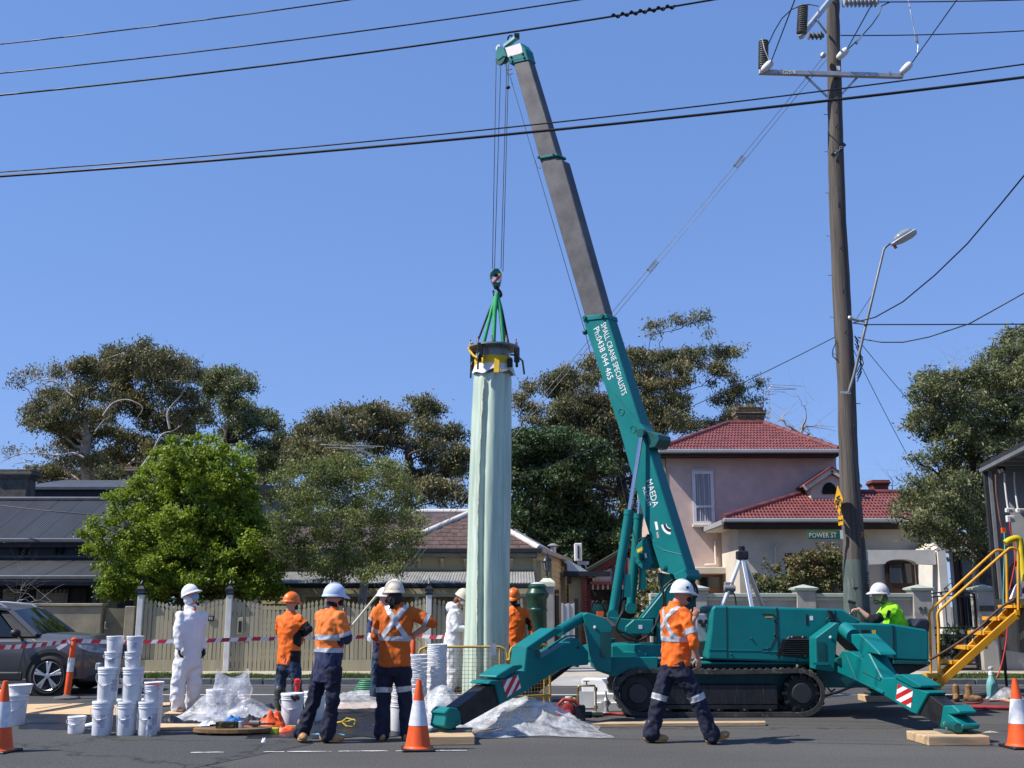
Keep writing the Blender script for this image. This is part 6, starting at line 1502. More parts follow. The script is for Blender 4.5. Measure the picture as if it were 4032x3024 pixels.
body=cpart('engine_cover',MB().prism([Q(3,1665,755,YB),Q(4,440,785,YB),Q(4,440,640,YB),Q(4,830,440,YB),Q(4,675,335,YB),Q(4,120,318,YB),Q(3,1725,305,YB),Q(3,1700,330,YB),Q(3,1690,500,YB)],(0,BD,0)),TEAL,.035)
body.modifiers['bevel'].segments=3;body.data.polygons.foreach_set('use_smooth',[True]*len(body.data.polygons));body.data.set_sharp_from_angle(angle=R(40))
SEAM=mat('panel_gap',(.004,.012,.012),.8)
def mark(k,x0,y0,x1,y1,mtl,name,Y=YB,t=.004):return MB().bb(Q(k,x0,y0,Y-t),Q(k,x1,y1,Y-t)+Vector((0,t*.75,0))).build(name,mtl,body)
def strip(k,pts,Y,r,mtl,name,parent):return MB().tube([Q(k,x,y,Y)for x,y in pts],r,5).build(name,mtl,parent)
strip(3,[(1820,312),(1826,760)],YB-.001,.006,SEAM,'panel_gap',body);strip(4,[(122,322),(138,775)],YB-.001,.009,SEAM,'panel_gap',body);strip(4,[(608,345),(612,480)],YB-.001,.007,SEAM,'panel_gap',body)
strip(3,[(1670,672),(1820,672)],YB-.002,.006,TEAL,'panel_rib',body);strip(3,[(1832,678),(2116,680)],YB-.002,.006,TEAL,'panel_rib',body);strip(4,[(0,688),(130,690)],YB-.002,.006,TEAL,'panel_rib',body)
for hx in([(0,375),(90,378),(112,395),(115,560),(70,660),(0,672)],):strip(4,hx,YB-.001,.007,SEAM,'hatch_outline',body)
gr=MB().prism([Q(4,x,y,YB-.001)for x,y in((165,725),(375,750),(375,565),(355,556),(225,558),(205,580))],(0,-.02,0)).build('grille',BLACK,body,bevel=.01)
for i in range(8):
 y=590+i*18;MB().box(Q(4,280+(i*-3),y,YB-.028),(.40+.012*i,.02,.018),Matrix.Rotation(R(40),3,'X')).build('louvre',DSTEEL,gr)
for x,y in((250,568),(340,568),(180,715),(360,722)):MB().ell(Q(4,x,y,YB-.024),(.014,.01,.014),nu=8,nv=5).build('grille_bolt',GALV,gr)
mark(4,366,380,390,472,BLACK,'door_handle');mark(4,398,392,427,428,WPT,'sticker');mark(4,28,395,92,408,mat('gold_label',(.5,.33,.05),.5),'label')
for k,x,y in((3,2028,580),(3,1860,710),(4,100,425),(4,105,550),(4,45,665),(4,295,760)):MB().ell(Q(k,x,y,YB-.006),(.016,.016,.016),nu=8,nv=5).build('latch',TEALD,body)
YR=YB-.02
rear=cpart('rear_cover',MB().prism([Q(4,720,450,YR),Q(4,1080,458,YR),Q(4,1370,505,YR),Q(4,1392,530,YR),Q(4,1395,770,YR),Q(4,1095,758,YR),Q(4,900,700,YR),Q(4,700,500,YR)],(0,1.2,0)),TEAL,.035)
rear.modifiers['bevel'].segments=3;rear.data.polygons.foreach_set('use_smooth',[True]*len(rear.data.polygons));rear.data.set_sharp_from_angle(angle=R(40))
cpart('rear_tray',MB().prism([Q(4,1095,762,YR-.01),Q(4,1405,770,YR-.01),Q(4,1405,800,YR-.01),Q(4,1095,792,YR-.01)],(0,1.22,0)),TEALD,.006)
cpart('rear_underside',MB().prism([Q(4,1095,796,YR+.1),Q(4,1395,803,YR+.1),Q(4,1210,885,YR+.1),Q(4,1095,870,YR+.1)],(0,1.0,0)),DSTEEL,.0)
cpart('rear_frame',MB().prism([Q(4,440,790,YR+.12),Q(4,1092,790,YR+.12),Q(4,1092,900,YR+.12),Q(4,900,990,YR+.12),Q(4,480,990,YR+.12)],(0,1.0,0)),TEALD,.01)
strip(4,[(1088,470),(1098,755)],YR-.001,.012,SEAM,'panel_gap',rear)
for(x0,y0,x1,y1,m_)in((826,508,905,600,BLACK),(918,510,952,568,mat('label_yellow2',(.72,.47,.02),.5)),(918,576,957,604,mat('label_pink',(.5,.3,.28),.5))):
 MB().bb(Q(4,x0,y0,YR-.004),Q(4,x1,y1,YR-.004)+Vector((0,.003,0))).build('label',m_,rear)
seat=MB().prism([Q(4,1258,480,YR+.35),Q(4,1310,418,YR+.35),Q(4,1375,415,YR+.35),Q(4,1402,440,YR+.35),Q(4,1395,520,YR+.35),Q(4,1385,560,YR+.35)],(0,.5,0)).build('seat_back',mat('seat_vinyl',(.015,.017,.028),.5),CR,bevel=.03,seg=2)
MB().bb(Q(4,1060,520,YR+.35),Q(4,1260,480,YR+.35)+Vector((0,.5,0))).build('seat',mat('seat_vinyl2',(.015,.017,.028),.5),CR,bevel=.02)
for i in range(5):p=Q(4,745+i*12,400+i*2,YR+.3+i*.12);MB().cyl(p,p+Vector((-.02,0,.22)),.008,6).ell(p+Vector((-.02,0,.23)),(.02,.02,.025),nu=8,nv=6).build('control_lever',BLACK,CR)
hose(4,[(555,345),(575,390),(600,440),(625,470)],YB-.03,.018);hose(4,[(575,350),(595,400),(620,445),(650,470)],YB-.02,.018);hose(4,[(545,470),(540,430),(560,405),(590,430)],YB-.02,.012)
hose(4,[(540,935),(550,990),(580,1020),(610,1000)],YN+.2,.012)
def hazard(parent,k,pts,Y,n,name='hazard_marking'):
 """striped plate lying on a leg's face; pts: 4 picture corners, first edge along the stripes' run"""
 a,b,c,d=[Q(k,x,y,Y)for x,y in pts];w,r_=MB(),MB();m=n*2+1
 base=MB().prism([a,b,c,d],(0,.003,0)).build(name,WPT,parent)
 return base,(a,b,c,d)
HZR=mat('hazard_red',(.50,.018,.02),.45)
_rf=QG(4,1650,1474);YLg=Upright((Q(4,625,700,YN-.33).x,YN-.33,0),(Q(4,1640,1340,_rf.y+.22).x,_rf.y+.22,0))
rpost=cpart('leg_post',MB().qprism(4,[(445,575),(620,445),(650,455),(625,600),(605,858),(450,840)],YN-.32,.34))
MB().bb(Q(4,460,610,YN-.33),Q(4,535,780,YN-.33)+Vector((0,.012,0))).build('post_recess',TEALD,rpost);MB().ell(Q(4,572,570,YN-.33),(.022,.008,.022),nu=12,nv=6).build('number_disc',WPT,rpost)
MB().bb(Q(4,425,780,YN-.34),Q(4,560,800,YN-.34)+Vector((0,.02,0))).build('post_step',TEAL,rpost)
rarm=cpart('outrigger_leg',MB().qprism(4,[(625,740),(665,685),(740,690),(840,750),(855,700),(890,700),(1000,910),(1110,905),(1265,990),(1390,1030),(1290,1215),(1240,1195),(990,1040),(905,995),(780,935),(628,865)],YLg,.26))
MB().qprism(4,[(1095,885),(1165,878),(1320,970),(1320,992),(1255,990),(1100,905)],YLg-.02,.30).build('leg_cover',TEAL,rarm,bevel=.01)
MB().qprism(4,[(910,968),(1005,1022),(1005,1045),(905,995)],YLg-.025,.31).build('leg_plate',TEAL,rarm,bevel=.006)
MB().cyl(Q(4,655,770,YLg-.02),Q(4,655,770,YLg-.02)+Vector((0,.3,0)),.05,14).build('leg_pin',TEALD,rarm,smooth=40)
MB().tube([Q(4,x,y,YLg-.003)for x,y in((702,712),(790,930))],.007,5).build('weld_seam',TEALD,rarm);MB().tube([Q(4,x,y,YLg-.003)for x,y in((835,855),(985,930),(995,905))],.007,5).build('weld_seam',TEALD,rarm)
cylr=MB().cyl(Q(4,690,500,YLg+.13),Q(4,760,560,YLg+.13),.105,16).build('leg_cylinder',TEAL,CR,smooth=40)
cpart('leg_cylinder_guard',MB().qprism(4,[(740,545),(815,540),(968,690),(985,720),(890,700),(845,735),(745,615)],YLg+.0,.26))
MB().bb(Q(4,895,705,YLg+.03),Q(4,985,770,YLg+.03)+Vector((0,.2,0))).build('guard_mouth',BLACK,cylr)
rin=cpart('inner_leg',MB().qprism(4,[(1305,1055),(1320,1038),(1385,1045),(1510,1140),(1478,1310),(1300,1205)],YLg+.03,.20),DSTEEL,.006)
rft=cpart('leg_foot',MB().qprism(4,[(1505,1140),(1585,1135),(1645,1190),(1640,1210),(1560,1215),(1655,1290),(1675,1300),(1665,1335),(1620,1340),(1590,1345),(1475,1315),(1490,1250)],YLg+.01,.24))
for x,y in((1530,1290),(1552,1330),(1582,1320)):MB().cyl(Q(4,x,y,YLg),Q(4,x,y,YLg)+Vector((0,.03,0)),.022,8).build('foot_bolt',GALV,rft)
MB().cyl(Q(4,1640,1325,YLg-.02),Q(4,1640,1325,YLg-.02)+Vector((0,.3,0)),.055,12).build('foot_pin',TEALD,rft,smooth=40)
def pad(k,x,y,pl,z,w=.45,d=.34):
 p=Q(k,x,y,pl+.12);Y=p.y-d/2;MB().bb((p.x-w/2,Y,z),(p.x+w/2,Y+d,z+.018)).build('foot_plate',mat('grey_green_plate',(.10,.14,.12),.6,var=.2),CR,bevel=.01);MB().cyl((p.x,Y+d/2,z+.01),(p.x,Y+d/2,z+.14),.05,12).build('foot_ball',DSTEEL,CR,smooth=40)
def stripes(parent,k,quad,Y,n,slope):
 """red diagonal bars on a white plate"""
 a,b,c,d=[Vector(p)for p in quad]
 MB().prism([Q(k,p[0],p[1],Y)for p in quad],(0,.002,0)).build('hazard_plate',WPT,parent)
 def P(u,v):x=(a[0]*(1-u)+b[0]*u)*(1-v)+(d[0]*(1-u)+c[0]*u)*v;y=(a[1]*(1-u)+b[1]*u)*(1-v)+(d[1]*(1-u)+c[1]*u)*v;return Q(k,x,y,Y-.002)
 for i in range(n):
  t0,t1=(2*i)/(2*n)*2-.0,(2*i+1)/(2*n)*2
  poly=[(0,0),(1,0),(1,1),(0,1)]
  def f(p):return(p[0]if slope>0 else 1-p[0])+p[1]
  def clip(poly,lim,keep_hi):
   out=[]
   for j in range(len(poly)):
    p,q=poly[j],poly[(j+1)%len(poly)];fp,fq=f(p)-lim,f(q)-lim
    if(fp>=0)==keep_hi:out.append(p)
    if(fp>=0)!=(fq>=0):t=fp/(fp-fq);out.append((p[0]+(q[0]-p[0])*t,p[1]+(q[1]-p[1])*t))
   return out
  poly=clip(clip(poly,t0,True),t1,False)
  if len(poly)>2:MB().prism([P(*p)for p in poly],(0,.0015,0)).build('red_stripe',HZR,parent)
stripes(rarm,4,[(1132,958),(1258,1015),(1240,1158),(1115,1090)],YLg-.004,3,1)
lpost=cpart('leg_post',MB().qprism(3,[(622,380),(660,362),(690,370),(800,405),(830,405),(895,470),(862,520),(862,735),(860,870),(730,840),(715,790),(690,770),(660,560)],YN-.32,.34))
MB().bb(Q(3,765,525,YN-.33),Q(3,862,740,YN-.33)+Vector((0,.012,0))).build('post_recess',TEALD,lpost);MB().ell(Q(3,724,487,YN-.33),(.022,.008,.025),nu=12,nv=6).build('number_disc',WPT,lpost)
MB().prism([Q(3,x,y,YN-.335)for x,y in((800,405),(832,408),(900,470),(868,480))],(0,.3,.004)).build('post_ramp',mat('grip_grey',(.16,.15,.14),.8),lpost)
_lf=QG(2,1645,1455);LY0=Upright((Q(3,690,600,YN-.33).x,YN-.33,0),(Q(20,60,1590,_lf.y+.22).x,_lf.y+.22,0))
larm=cpart('outrigger_leg',MB().qprism(20,[(505,1105),(590,1085),(765,1000),(805,1000),(830,770),(905,780),(960,830),(975,870),(1335,665),(1450,810),(1450,940),(1240,955),(1060,1050),(780,1230),(620,1310),(560,1340)],LY0,.26),TEAL)
lcov=MB().qprism(20,[(525,1050),(565,1022),(690,945),(780,935),(790,965),(590,1080),(525,1075)],LY0-.02,.30).build('leg_cover',TEAL,larm,bevel=.01)
lend=MB().qprism(20,[(440,1130),(470,1098),(590,1085),(610,1100),(515,1140)],LY0-.03,.31).build('leg_collar',TEAL,larm,bevel=.008)
MB().cyl(Q(20,925,825,LY0-.02),Q(20,925,825,LY0-.02)+Vector((0,.3,0)),.055,14).build('leg_pin',TEALD,larm,smooth=40)
MB().cyl(Q(20,1340,765,LY0-.01),Q(20,1340,765,LY0-.01)+Vector((0,.05,0)),.02,10).build('leg_hole',BLACK,larm)
MB().cyl(Q(20,1390,460,LY0+.2),Q(20,1150,600,LY0+.13),.075,16).build('leg_cylinder',TEAL,CR,smooth=40)
cpart('leg_cylinder_guard',MB().qprism(20,[(830,762),(1110,570),(1190,575),(1195,600),(900,785),(835,775)],LY0+.0,.26))
lin=cpart('inner_leg',MB().qprism(20,[(135,1365),(430,1145),(505,1150),(560,1340),(190,1545)],LY0+.03,.20),DSTEEL,.006)
lft=cpart('leg_foot',MB().qprism(20,[(5,1420),(55,1365),(130,1370),(160,1410),(180,1530),(70,1590),(35,1580),(0,1560),(20,1450)],LY0+.01,.24))
MB().cyl(Q(20,122,1525,LY0),Q(20,122,1525,LY0)+Vector((0,.03,0)),.03,10).build('foot_bolt',TEALD,lft)
stripes(larm,20,[(580,1110),(738,1035),(770,1170),(625,1268)],LY0-.004,3,1)
hose(20,[(1050,770),(1150,700),(1240,650),(1330,650)],LY0-.01,.012,TEALD)
for sx,xx in((1,QG(4,890,1080).x),(-1,QG(20,900,1250).x)):
 yf=18.5;a=Vector((xR-.3 if sx>0 else xL+.1,2*CY-YN,.95));b=Vector((xx if sx>0 else xL-1.15,yf+.3,.22));m=a.lerp(b,.5)+Vector((0,0,.15))
 MB().beam(a,m,.22,.26).build('outrigger_leg',TEAL,CR,bevel=.01);MB().beam(m,b,.17,.19).build('inner_leg',DSTEEL,CR,bevel=.006)
 MB().box(b+Vector((0,0,-.02)),(.22,.22,.16)).build('leg_foot',TEAL,CR,bevel=.01);MB().box(b+Vector((0,0,-.105)),(.36,.36,.02)).build('foot_plate',DSTEEL,CR)
 tm=thing('timber_mat','timber block under the far outrigger foot, behind the right leg' if sx>0 else 'timber block under the far outrigger foot, behind the plastic heap','timber block',(b.x,b.y,0))
 for i in range(2):MB().bb((b.x-.28,b.y-.22+i*.22,0),(b.x+.28,b.y-.005+i*.22,.10)).build('sleeper',TIMBER,tm,bevel=.008)
vb_=MB().box(Q(3,1640,490,YN+.5),(.30,.2,.42)).box(Q(3,1620,425,YN+.5),(.18,.16,.1));vb_.build('valve_bank',GALV,CR,bevel=.02);
for i in range(4):p=Q(3,1600+i*26,440+30*(i%2),YN+.38);MB().cyl(p,p+Vector((0,-.06,0)),.035,10).build('valve_fitting',DSTEEL,CR,smooth=40)
def matpad(label,k,pts_front,top_y,Y0,depth,h,rot=.0):
 (x0,yb),(x1,_)=pts_front;g=QG(k,(x0+x1)/2,yb);a=QG(k,x0,yb);b=QG(k,x1,yb);w=b.x-a.x
 t=thing('timber_mat',label,'timber mat',(g.x,g.y,0),rot)
 n=3
 for i in range(n):MB().bb((-w/2,depth*i/n,0),(w/2,depth*(i+1)/n-.006,h-.004*(i%2))).build('sleeper',TIMBER,t,W=False,bevel=.008)
 return t,g
tm,g=matpad('pale timber mat under the right-hand outrigger foot, near the cone',4,((1385,1475),(1912,1470)),0,0,.62,.105,R(3));pad(4,1625,1340,YLg,.105)
tm,g=matpad('dark-edged timber mat under the left outrigger foot beside the cone',2,((1450,1470),(1840,1440)),0,0,.6,.10,R(6));pad(20,75,1590,LY0,.10,.5)
rope_c=[]
for(xt,yt),(xb,yb)in zip(((425,440),(475,480),(540,470),(560,470)),((720,330),(745,325),(822,330),(845,360))):
 t_=Q(12,xt,yt,18.55);b_=Q(14,xb,yb,18.6);MB().cyl(t_,b_,.007,5).build('hoist_rope',DSTEEL,CR)
MB().cyl(bp(*off_at(12,570,590,0,.1),.1),bp(*off_at(12,840,1510,0,.1),.1),.006,5).build('winch_rope',DSTEEL,CR)
s_,u_=off_at(12,840,1510,0,.1);s4,u4=off_at(7,1195,255,0,.1);MB().cyl(bp(s_,u_,.1),bp(s4,u4,.1),.006,5).build('winch_rope',DSTEEL,CR);s5,u5=off_at(8,640,950,0,.1);MB().cyl(bp(s4,u4,.1),bp(s5,u5,.1),.006,5).build('winch_rope',DSTEEL,CR)
MB().ell(bp(s4,u4,.1),(.05,.05,.05),nu=10,nv=6).build('rope_roller',TEALD,CR,smooth=180)
p=Q(12,553,730,18.55);MB().ell(p,(.045,.03,.035),nu=10,nv=6).build('rope_weight',BLACK,CR,smooth=180)
HY=18.5
hb=MB().qprism(14,[(735,322),(790,318),(830,380),(825,440),(810,500),(770,540),(740,530),(705,450),(688,400),(700,360)],HY,.22).build('hook_block',TEALD,CR,bevel=.012)
MB().prism([Q(14,x,y,HY-.003)for x,y in((695,425),(828,415),(812,485),(718,488))],(0,.002,0)).build('hazard_plate',WPT,hb)
for q_ in(((695,425),(722,424),(712,450),(703,448)),((790,418),(828,415),(758,487),(722,488))):MB().prism([Q(14,x,y,HY-.005)for x,y in q_],(0,.0015,0)).build('red_stripe',HZR,hb)
MB().prism([Q(14,x,y,HY-.003)for x,y in((785,380),(815,378),(820,405),(790,415))],(0,.002,0)).build('label',mat('label_ochre',(.55,.36,.05),.5),hb)
MB().cyl(Q(14,760,402,HY-.03),Q(14,760,402,HY+.25),.03,10).build('sheave_pin',DSTEEL,hb,smooth=40)
hk=[Q(14,x,y,HY+.1)for x,y in((775,540),(790,575),(815,610),(812,645),(785,655),(755,640),(735,610),(730,580))]
MB().tube(smooth_path(hk),[.03]*10+[.04]*12+[.03,.025,.02,.02,.018,.015,.012],8).build('hook',DSTEEL,CR,smooth=60)
# ================== lowered liner tube and its lifting ring
TY=18.6
LT=thing('liner_tube','pale green resin liner tube hanging vertically from the crane hook','liner',(S(1912,2680,TY).x,TY,0))
prof_src=[(1940,1480,74),(1939,1500,77),(1935,1640,80),(1930,1900,83),(1922,2250,84),(1918,2400,84),(1912,2650,88),(1910,2745,88)]
nz_,na=90,96;V=[];F=[]
def lerp_prof(t):
 y=1480+(2745-1480)*t
 for i in range(len(prof_src)-1):
  if prof_src[i][1]<=y<=prof_src[i+1][1]+1e-6:
   q=(y-prof_src[i][1])/(prof_src[i+1][1]-prof_src[i][1]);a,b=prof_src[i],prof_src[i+1]
   return a[0]+(b[0]-a[0])*q,y,a[2]+(b[2]-a[2])*q
 return prof_src[-1]
for j in range(nz_+1):
 t=j/nz_;x,y,w=lerp_prof(t);c=S(x,y,TY);r=w*TY/FPX
 for i in range(na):
  a=2*math.pi*i/na
  f1=math.exp(-((a-(1.5*math.pi-.22-.1*math.sin(t*4)))/(.10+.05*(1-t)))**2)*(.10+.22*t)
  f2=math.exp(-((a-(1.5*math.pi+.75+.2*t))/.16)**2)*.05*(1.2-t)
  f3=math.exp(-((a-(1.5*math.pi-.85))/.2)**2)*.05
  wr=.008*math.sin(a*11+5*noise.noise(Vector((a*2,t*4,0))))+.018*noise.noise(Vector((math.cos(a)*3,math.sin(a)*3,t*6)))+.006*noise.noise(Vector((a*9,t*30,2)))
  rr_=r*(1.0-f1-f2-f3+wr)
  V.append((c.x+rr_*math.cos(a),TY+rr_*math.sin(a),max(.0,c.z)))
for j in range(nz_):
 for i in range(na):
  i2=(i+1)%na;F.append((j*na+i,j*na+i2,(j+1)*na+i2,(j+1)*na+i))
LINERM=mat('resin_liner_film',(.50,.60,.48),.36,var=.10,scale=2.2,stretch=(5,5,.35),bump=.12,bscale=12,stain=((.66,.69,.63),1.1,.56),spec=.5,sss=.15,coat=.12)
mb=MB();mb.add(V,[f[::-1]for f in F]);mb.build('tube',LINERM,LT,smooth=180)
sm=MB();pts=[]
for j in range(40):
 t=.02+j/39*.93;x,y,w=lerp_prof(t);c=S(x,y,TY);r=w*TY/FPX;a=1.5*math.pi-.42-.1*math.sin(t*4)+.02*math.sin(j*2.1)
 pts.append(Vector((c.x+r*1.0*math.cos(a),TY+r*1.0*math.sin(a),c.z)))
sm.tube(pts,[.010+.009*abs(math.sin(j*1.7))+.006*math.sin(j*.5)for j in range(40)],6);sm.build('resin_seam',mat('cured_resin',(.62,.62,.46),.4,var=.15,scale=20),LT,smooth=60)
cl=MB();cc_=Q(14,735,1500,TY);zt_=Q(14,735,1425,TY).z;zb_=Q(14,735,1580,TY).z;r_t,r_b=.30,.385
def collar(u,v):
 a=u*2*math.pi;r=r_t+(r_b-r_t)*v**.7*(1+.10*math.sin(a*5+1)*v+.06*math.sin(a*9)*v);return Vector((cc_.x+r*math.cos(a),TY+r*math.sin(a),zt_+(zb_-zt_)*v*(1+.14*math.sin(a*3+2)*v)+.02*math.sin(a*7)*v))
cl.grid(collar,72,10);cl.build('cloth_collar',mat('white_cloth',(.74,.72,.70),.8,var=.05,sss=.1),LT,smooth=180)
RIG=thing('lifting_ring','grey steel lifting ring with clamps and yellow strap at the top of the tube','lifting ring',(cc_.x,TY,Q(14,740,1300,TY).z))
zf=Q(14,740,1285,TY).z;RS=mat('ring_steel',(.24,.24,.25),.5,.5,var=.12,stain=((.15,.14,.13),5,.62))
MB().lathe([(.285,zf-.36),(.285,zf),(.40,zf),(.46,zf+.006),(.46,zf+.035),(.27,zf+.035),(.27,zf-.36)],40,(cc_.x,TY,0),cap=False).build('flange',RS,RIG,smooth=40)
zs0,zs1=Q(14,735,1500,TY).z,Q(14,735,1395,TY).z
YST=mat('yellow_strap',(.72,.46,.015),.7,var=.08,scale=8)
st=MB().lathe([(.335,zs0),(.35,zs0+.03),(.342,(zs0+zs1)/2),(.348,zs1-.03),(.335,zs1)],36,(cc_.x,TY,0),cap=False).build('strap',YST,RIG,smooth=60)
p0=Q(14,775,1375,TY-.365);p1=Q(14,765,1555,TY-.44)
MB().prism([p0+Vector((-.045,0,0)),p0+Vector((.045,0,0)),p1+Vector((.045,0,0)),p1+Vector((-.045,0,0))],(0,.012,0)).build('strap_tail',YST,st)
MB().tube([Q(14,440,1290,TY-.1),Q(14,460,1240,TY-.1),Q(14,480,1210,TY-.05)],.03,6).build('strap',YST,RIG);MB().tube([Q(14,445,1295,TY-.12),Q(14,500,1360,TY-.2),Q(14,545,1385,TY-.25)],.022,6).build('strap',YST,RIG)
def clamp(x,y,dx,Y):
 p=Q(14,x,y,Y);c=MB().box(p,(.10,.09,.26)).box(p+Vector((.0,0,-.16)),(.05,.06,.12)).build('clamp',BLACK,RIG,bevel=.01)
 MB().tube([p+Vector((dx*.04,-.03,-.06)),p+Vector((dx*.10,-.05,-.12)),p+Vector((dx*.13,-.05,-.36))],.018,7).build('clamp_handle',BLACK,c)
 MB().cyl(p+Vector((-.12*dx,-.01,0)),p+Vector((.02,-.01,0)),.016,8).build('clamp_screw',DSTEEL,c)
clamp(575,1290,-.3,TY-.36);clamp(1010,1350,1,TY-.30);clamp(490,1400,-.3,TY+.1)
MB().bb(Q(14,895,1385,TY-.34),Q(14,960,1490,TY-.34)+Vector((0,.06,0))).build('strap_ratchet',BLACK,RIG,bevel=.01)
for i in range(10):
 a=2*math.pi*i/10+.25;p=Vector((cc_.x+.43*math.cos(a),TY+.43*math.sin(a),zf+.03));b=MB().cyl(p,p+Vector((0,0,.10)),.016,8).build('ring_bolt',GALV,RIG);MB().ell(p+Vector((0,0,.115)),(.015,.015,.02),nu=8,nv=5).build('bolt_tip',REDP,b)
GSL=mat('green_sling',(.012,.30,.10),.7,var=.12,scale=8);BSL=mat('dark_sling',(.02,.02,.024),.7)
hookp=Q(14,775,635,HY+.1)
for i,(x,y,m_,r_,dY)in enumerate(((545,1190,BSL,.020,-.1),(620,1200,GSL,.034,-.3),(735,1200,GSL,.040,-.38),(850,1210,GSL,.034,-.3),(870,1200,GSL,.030,.25),(905,1200,BSL,.026,.0),(620,1180,GSL,.026,.3))):
 e=Q(14,x,y,TY+dY);m=hookp.lerp(e,.35)+Vector((-.02 if x<740 else .02,0,0))
 lab=('dark sling leg on the left of the lifting ring','green sling leg at the front left of the lifting ring','middle green sling leg facing the camera','green sling leg at the front right of the lifting ring','green sling leg at the back right of the lifting ring','dark sling leg on the right of the lifting ring','green sling leg at the back left of the lifting ring')[i]
 o=MB().tube([hookp+Vector((0,0,.02)),hookp.lerp(m,.5),m,m.lerp(e,.5),e,e+Vector((0,0,-.07))],[r_*1.3,r_*1.25,r_,r_*.95,r_*.9,r_*.7],8).build('lifting_sling',m_,None,smooth=60,local=e);tag(o,lab,'sling','sling legs of the lifting ring')
 # ================== barricade, tape, posts, cones
BARR=mat('barricade_yellow',(.50,.30,.06),.5,var=.12,stain=((.25,.15,.05),6,.64))
def barricade(label,a,b,z,legs=True):
 a=Vector(a);b=Vector(b);d=(b-a);L=d.length;d.normalize();t=thing('mesh_barricade',label,'barricade',((a.x+b.x)/2,(a.y+b.y)/2,0));r=.12
 pts=[a+Vector((0,0,.06)),a+Vector((0,0,z-r)),a+d*r*.3+Vector((0,0,z-r*.3)),a+d*r+Vector((0,0,z)),b-d*r+Vector((0,0,z)),b-d*r*.3+Vector((0,0,z-r*.3)),b+Vector((0,0,z-r)),b+Vector((0,0,.06))]
 MB().tube(pts,.019,8).build('frame',BARR,t,smooth=60)
 MB().cyl(a+Vector((0,0,.16)),b+Vector((0,0,.16)),.016,8).build('bottom_rail',BARR,t)
 m=MB();n=int(L/.06)
 for i in range(1,n):p=a+d*(L*i/n);m.cyl(p+Vector((0,0,.16)),p+Vector((0,0,z)),.0028,4)
 k=int((z-.16)/.06)
 for i in range(1,k):m.cyl(a+Vector((0,0,.16+.06*i)),b+Vector((0,0,.16+.06*i)),.0028,4)
 m.build('mesh_infill',mat('barricade_mesh',(.22,.15,.06),.5),t)['kind']='stuff'
 for p in(a+d*.12,b-d*.12):
  MB().cyl(p+Vector((0,0,.16)),p+Vector((0,0,z)),.016,8).build('stile',BARR,t)
  MB().beam(p+Vector((0,-.22,.03)),p+Vector((0,.22,.03)),.04,.03).cyl(p+Vector((0,0,.03)),p+Vector((0,0,.17)),.018,8).build('foot',BARR,t)
 return t
bz=Q(20,300,758,17.4).z
bA=barricade('yellow mesh barricade standing before the tube',(Q(2,1370,690,17.4).x,17.4,0),(Q(20,632,760,17.4).x,17.45,0),bz)
p=Q(20,488,785,17.35);MB().bb((p.x-.05,17.36,p.z-.09),(p.x+.05,17.375,p.z+.09)).build('grey_tag',GALV,bA)
barricade('yellow mesh barricade behind the left outrigger leg',(Q(20,655,745,17.6).x,17.6,0),(Q(20,1063,1100,18.0).x,18.1,0),Q(20,700,745,17.6).z)
tag(MB().tube([Q(20,635,880,17.4),Q(20,640,930,17.45)],.03,8).build('barricade_coupler',BARR,None,local=Q(20,637,900,17.4)),'small coupler joining the two mesh barricades','coupler')
TR_,TW_=mat('tape_red',(.52,.03,.05),.5),mat('tape_white',(.72,.70,.70),.5)
def tape(label,pts,w=.07,sag=.03):
 P=[Vector(p)for p in pts];path=[]
 for i in range(len(P)-1):
  n=max(4,int((P[i+1]-P[i]).length/.05))
  for j in range(n):t=j/n;path.append(P[i].lerp(P[i+1],t)-Vector((0,0,sag*4*t*(1-t))))
 path.append(P[-1]);mb=MB();s=.0
 for i in range(len(path)-1):
  d=path[i+1]-path[i];mi=int(s/.14)%2;tw=.35*math.sin(s*1.1)
  u0=Vector((0,math.sin(tw)*w/2,math.cos(tw)*w/2));tw2=.35*math.sin((s+d.length)*1.1);u1=Vector((0,math.sin(tw2)*w/2,math.cos(tw2)*w/2));sl_=d.normalized()*.035
  mb.quad(path[i]-u0,path[i+1]-u1,path[i+1]+u1+sl_,path[i]+u0+sl_,mi);s+=d.length
 o=mb.build('barrier_tape',[TR_,TW_],None,local=P[0]);return tag(o,label,'barrier tape','red and white tape spans')
BP=QG(1,555,1085);by_=BP.y
tape('red and white tape running left from the orange post past the car door',[(Q(1,-120,655,by_-2.2)),(Q(1,575,600,by_))])
tape('red and white tape between the orange post and the bucket stacks and fence',[(Q(1,600,597,by_)),(Q(1,1180,606,by_+.4)),(Q(2,0,582,by_+1.2)),(Q(2,420,572,by_+1.5)),(Q(2,930,565,by_+1.9)),(Q(2,1318,548,by_+2.2))],sag=.01)
tape('red and white tape running right from the hidden post to the tube',[(Q(2,1335,545,by_+2.2)),(Q(2,1600,562,by_+2.0))])
tape('short red tape glimpsed behind the crane control box',[(Q(3,1560,590,19.6)),(Q(3,1700,585,19.6))],sag=.0)
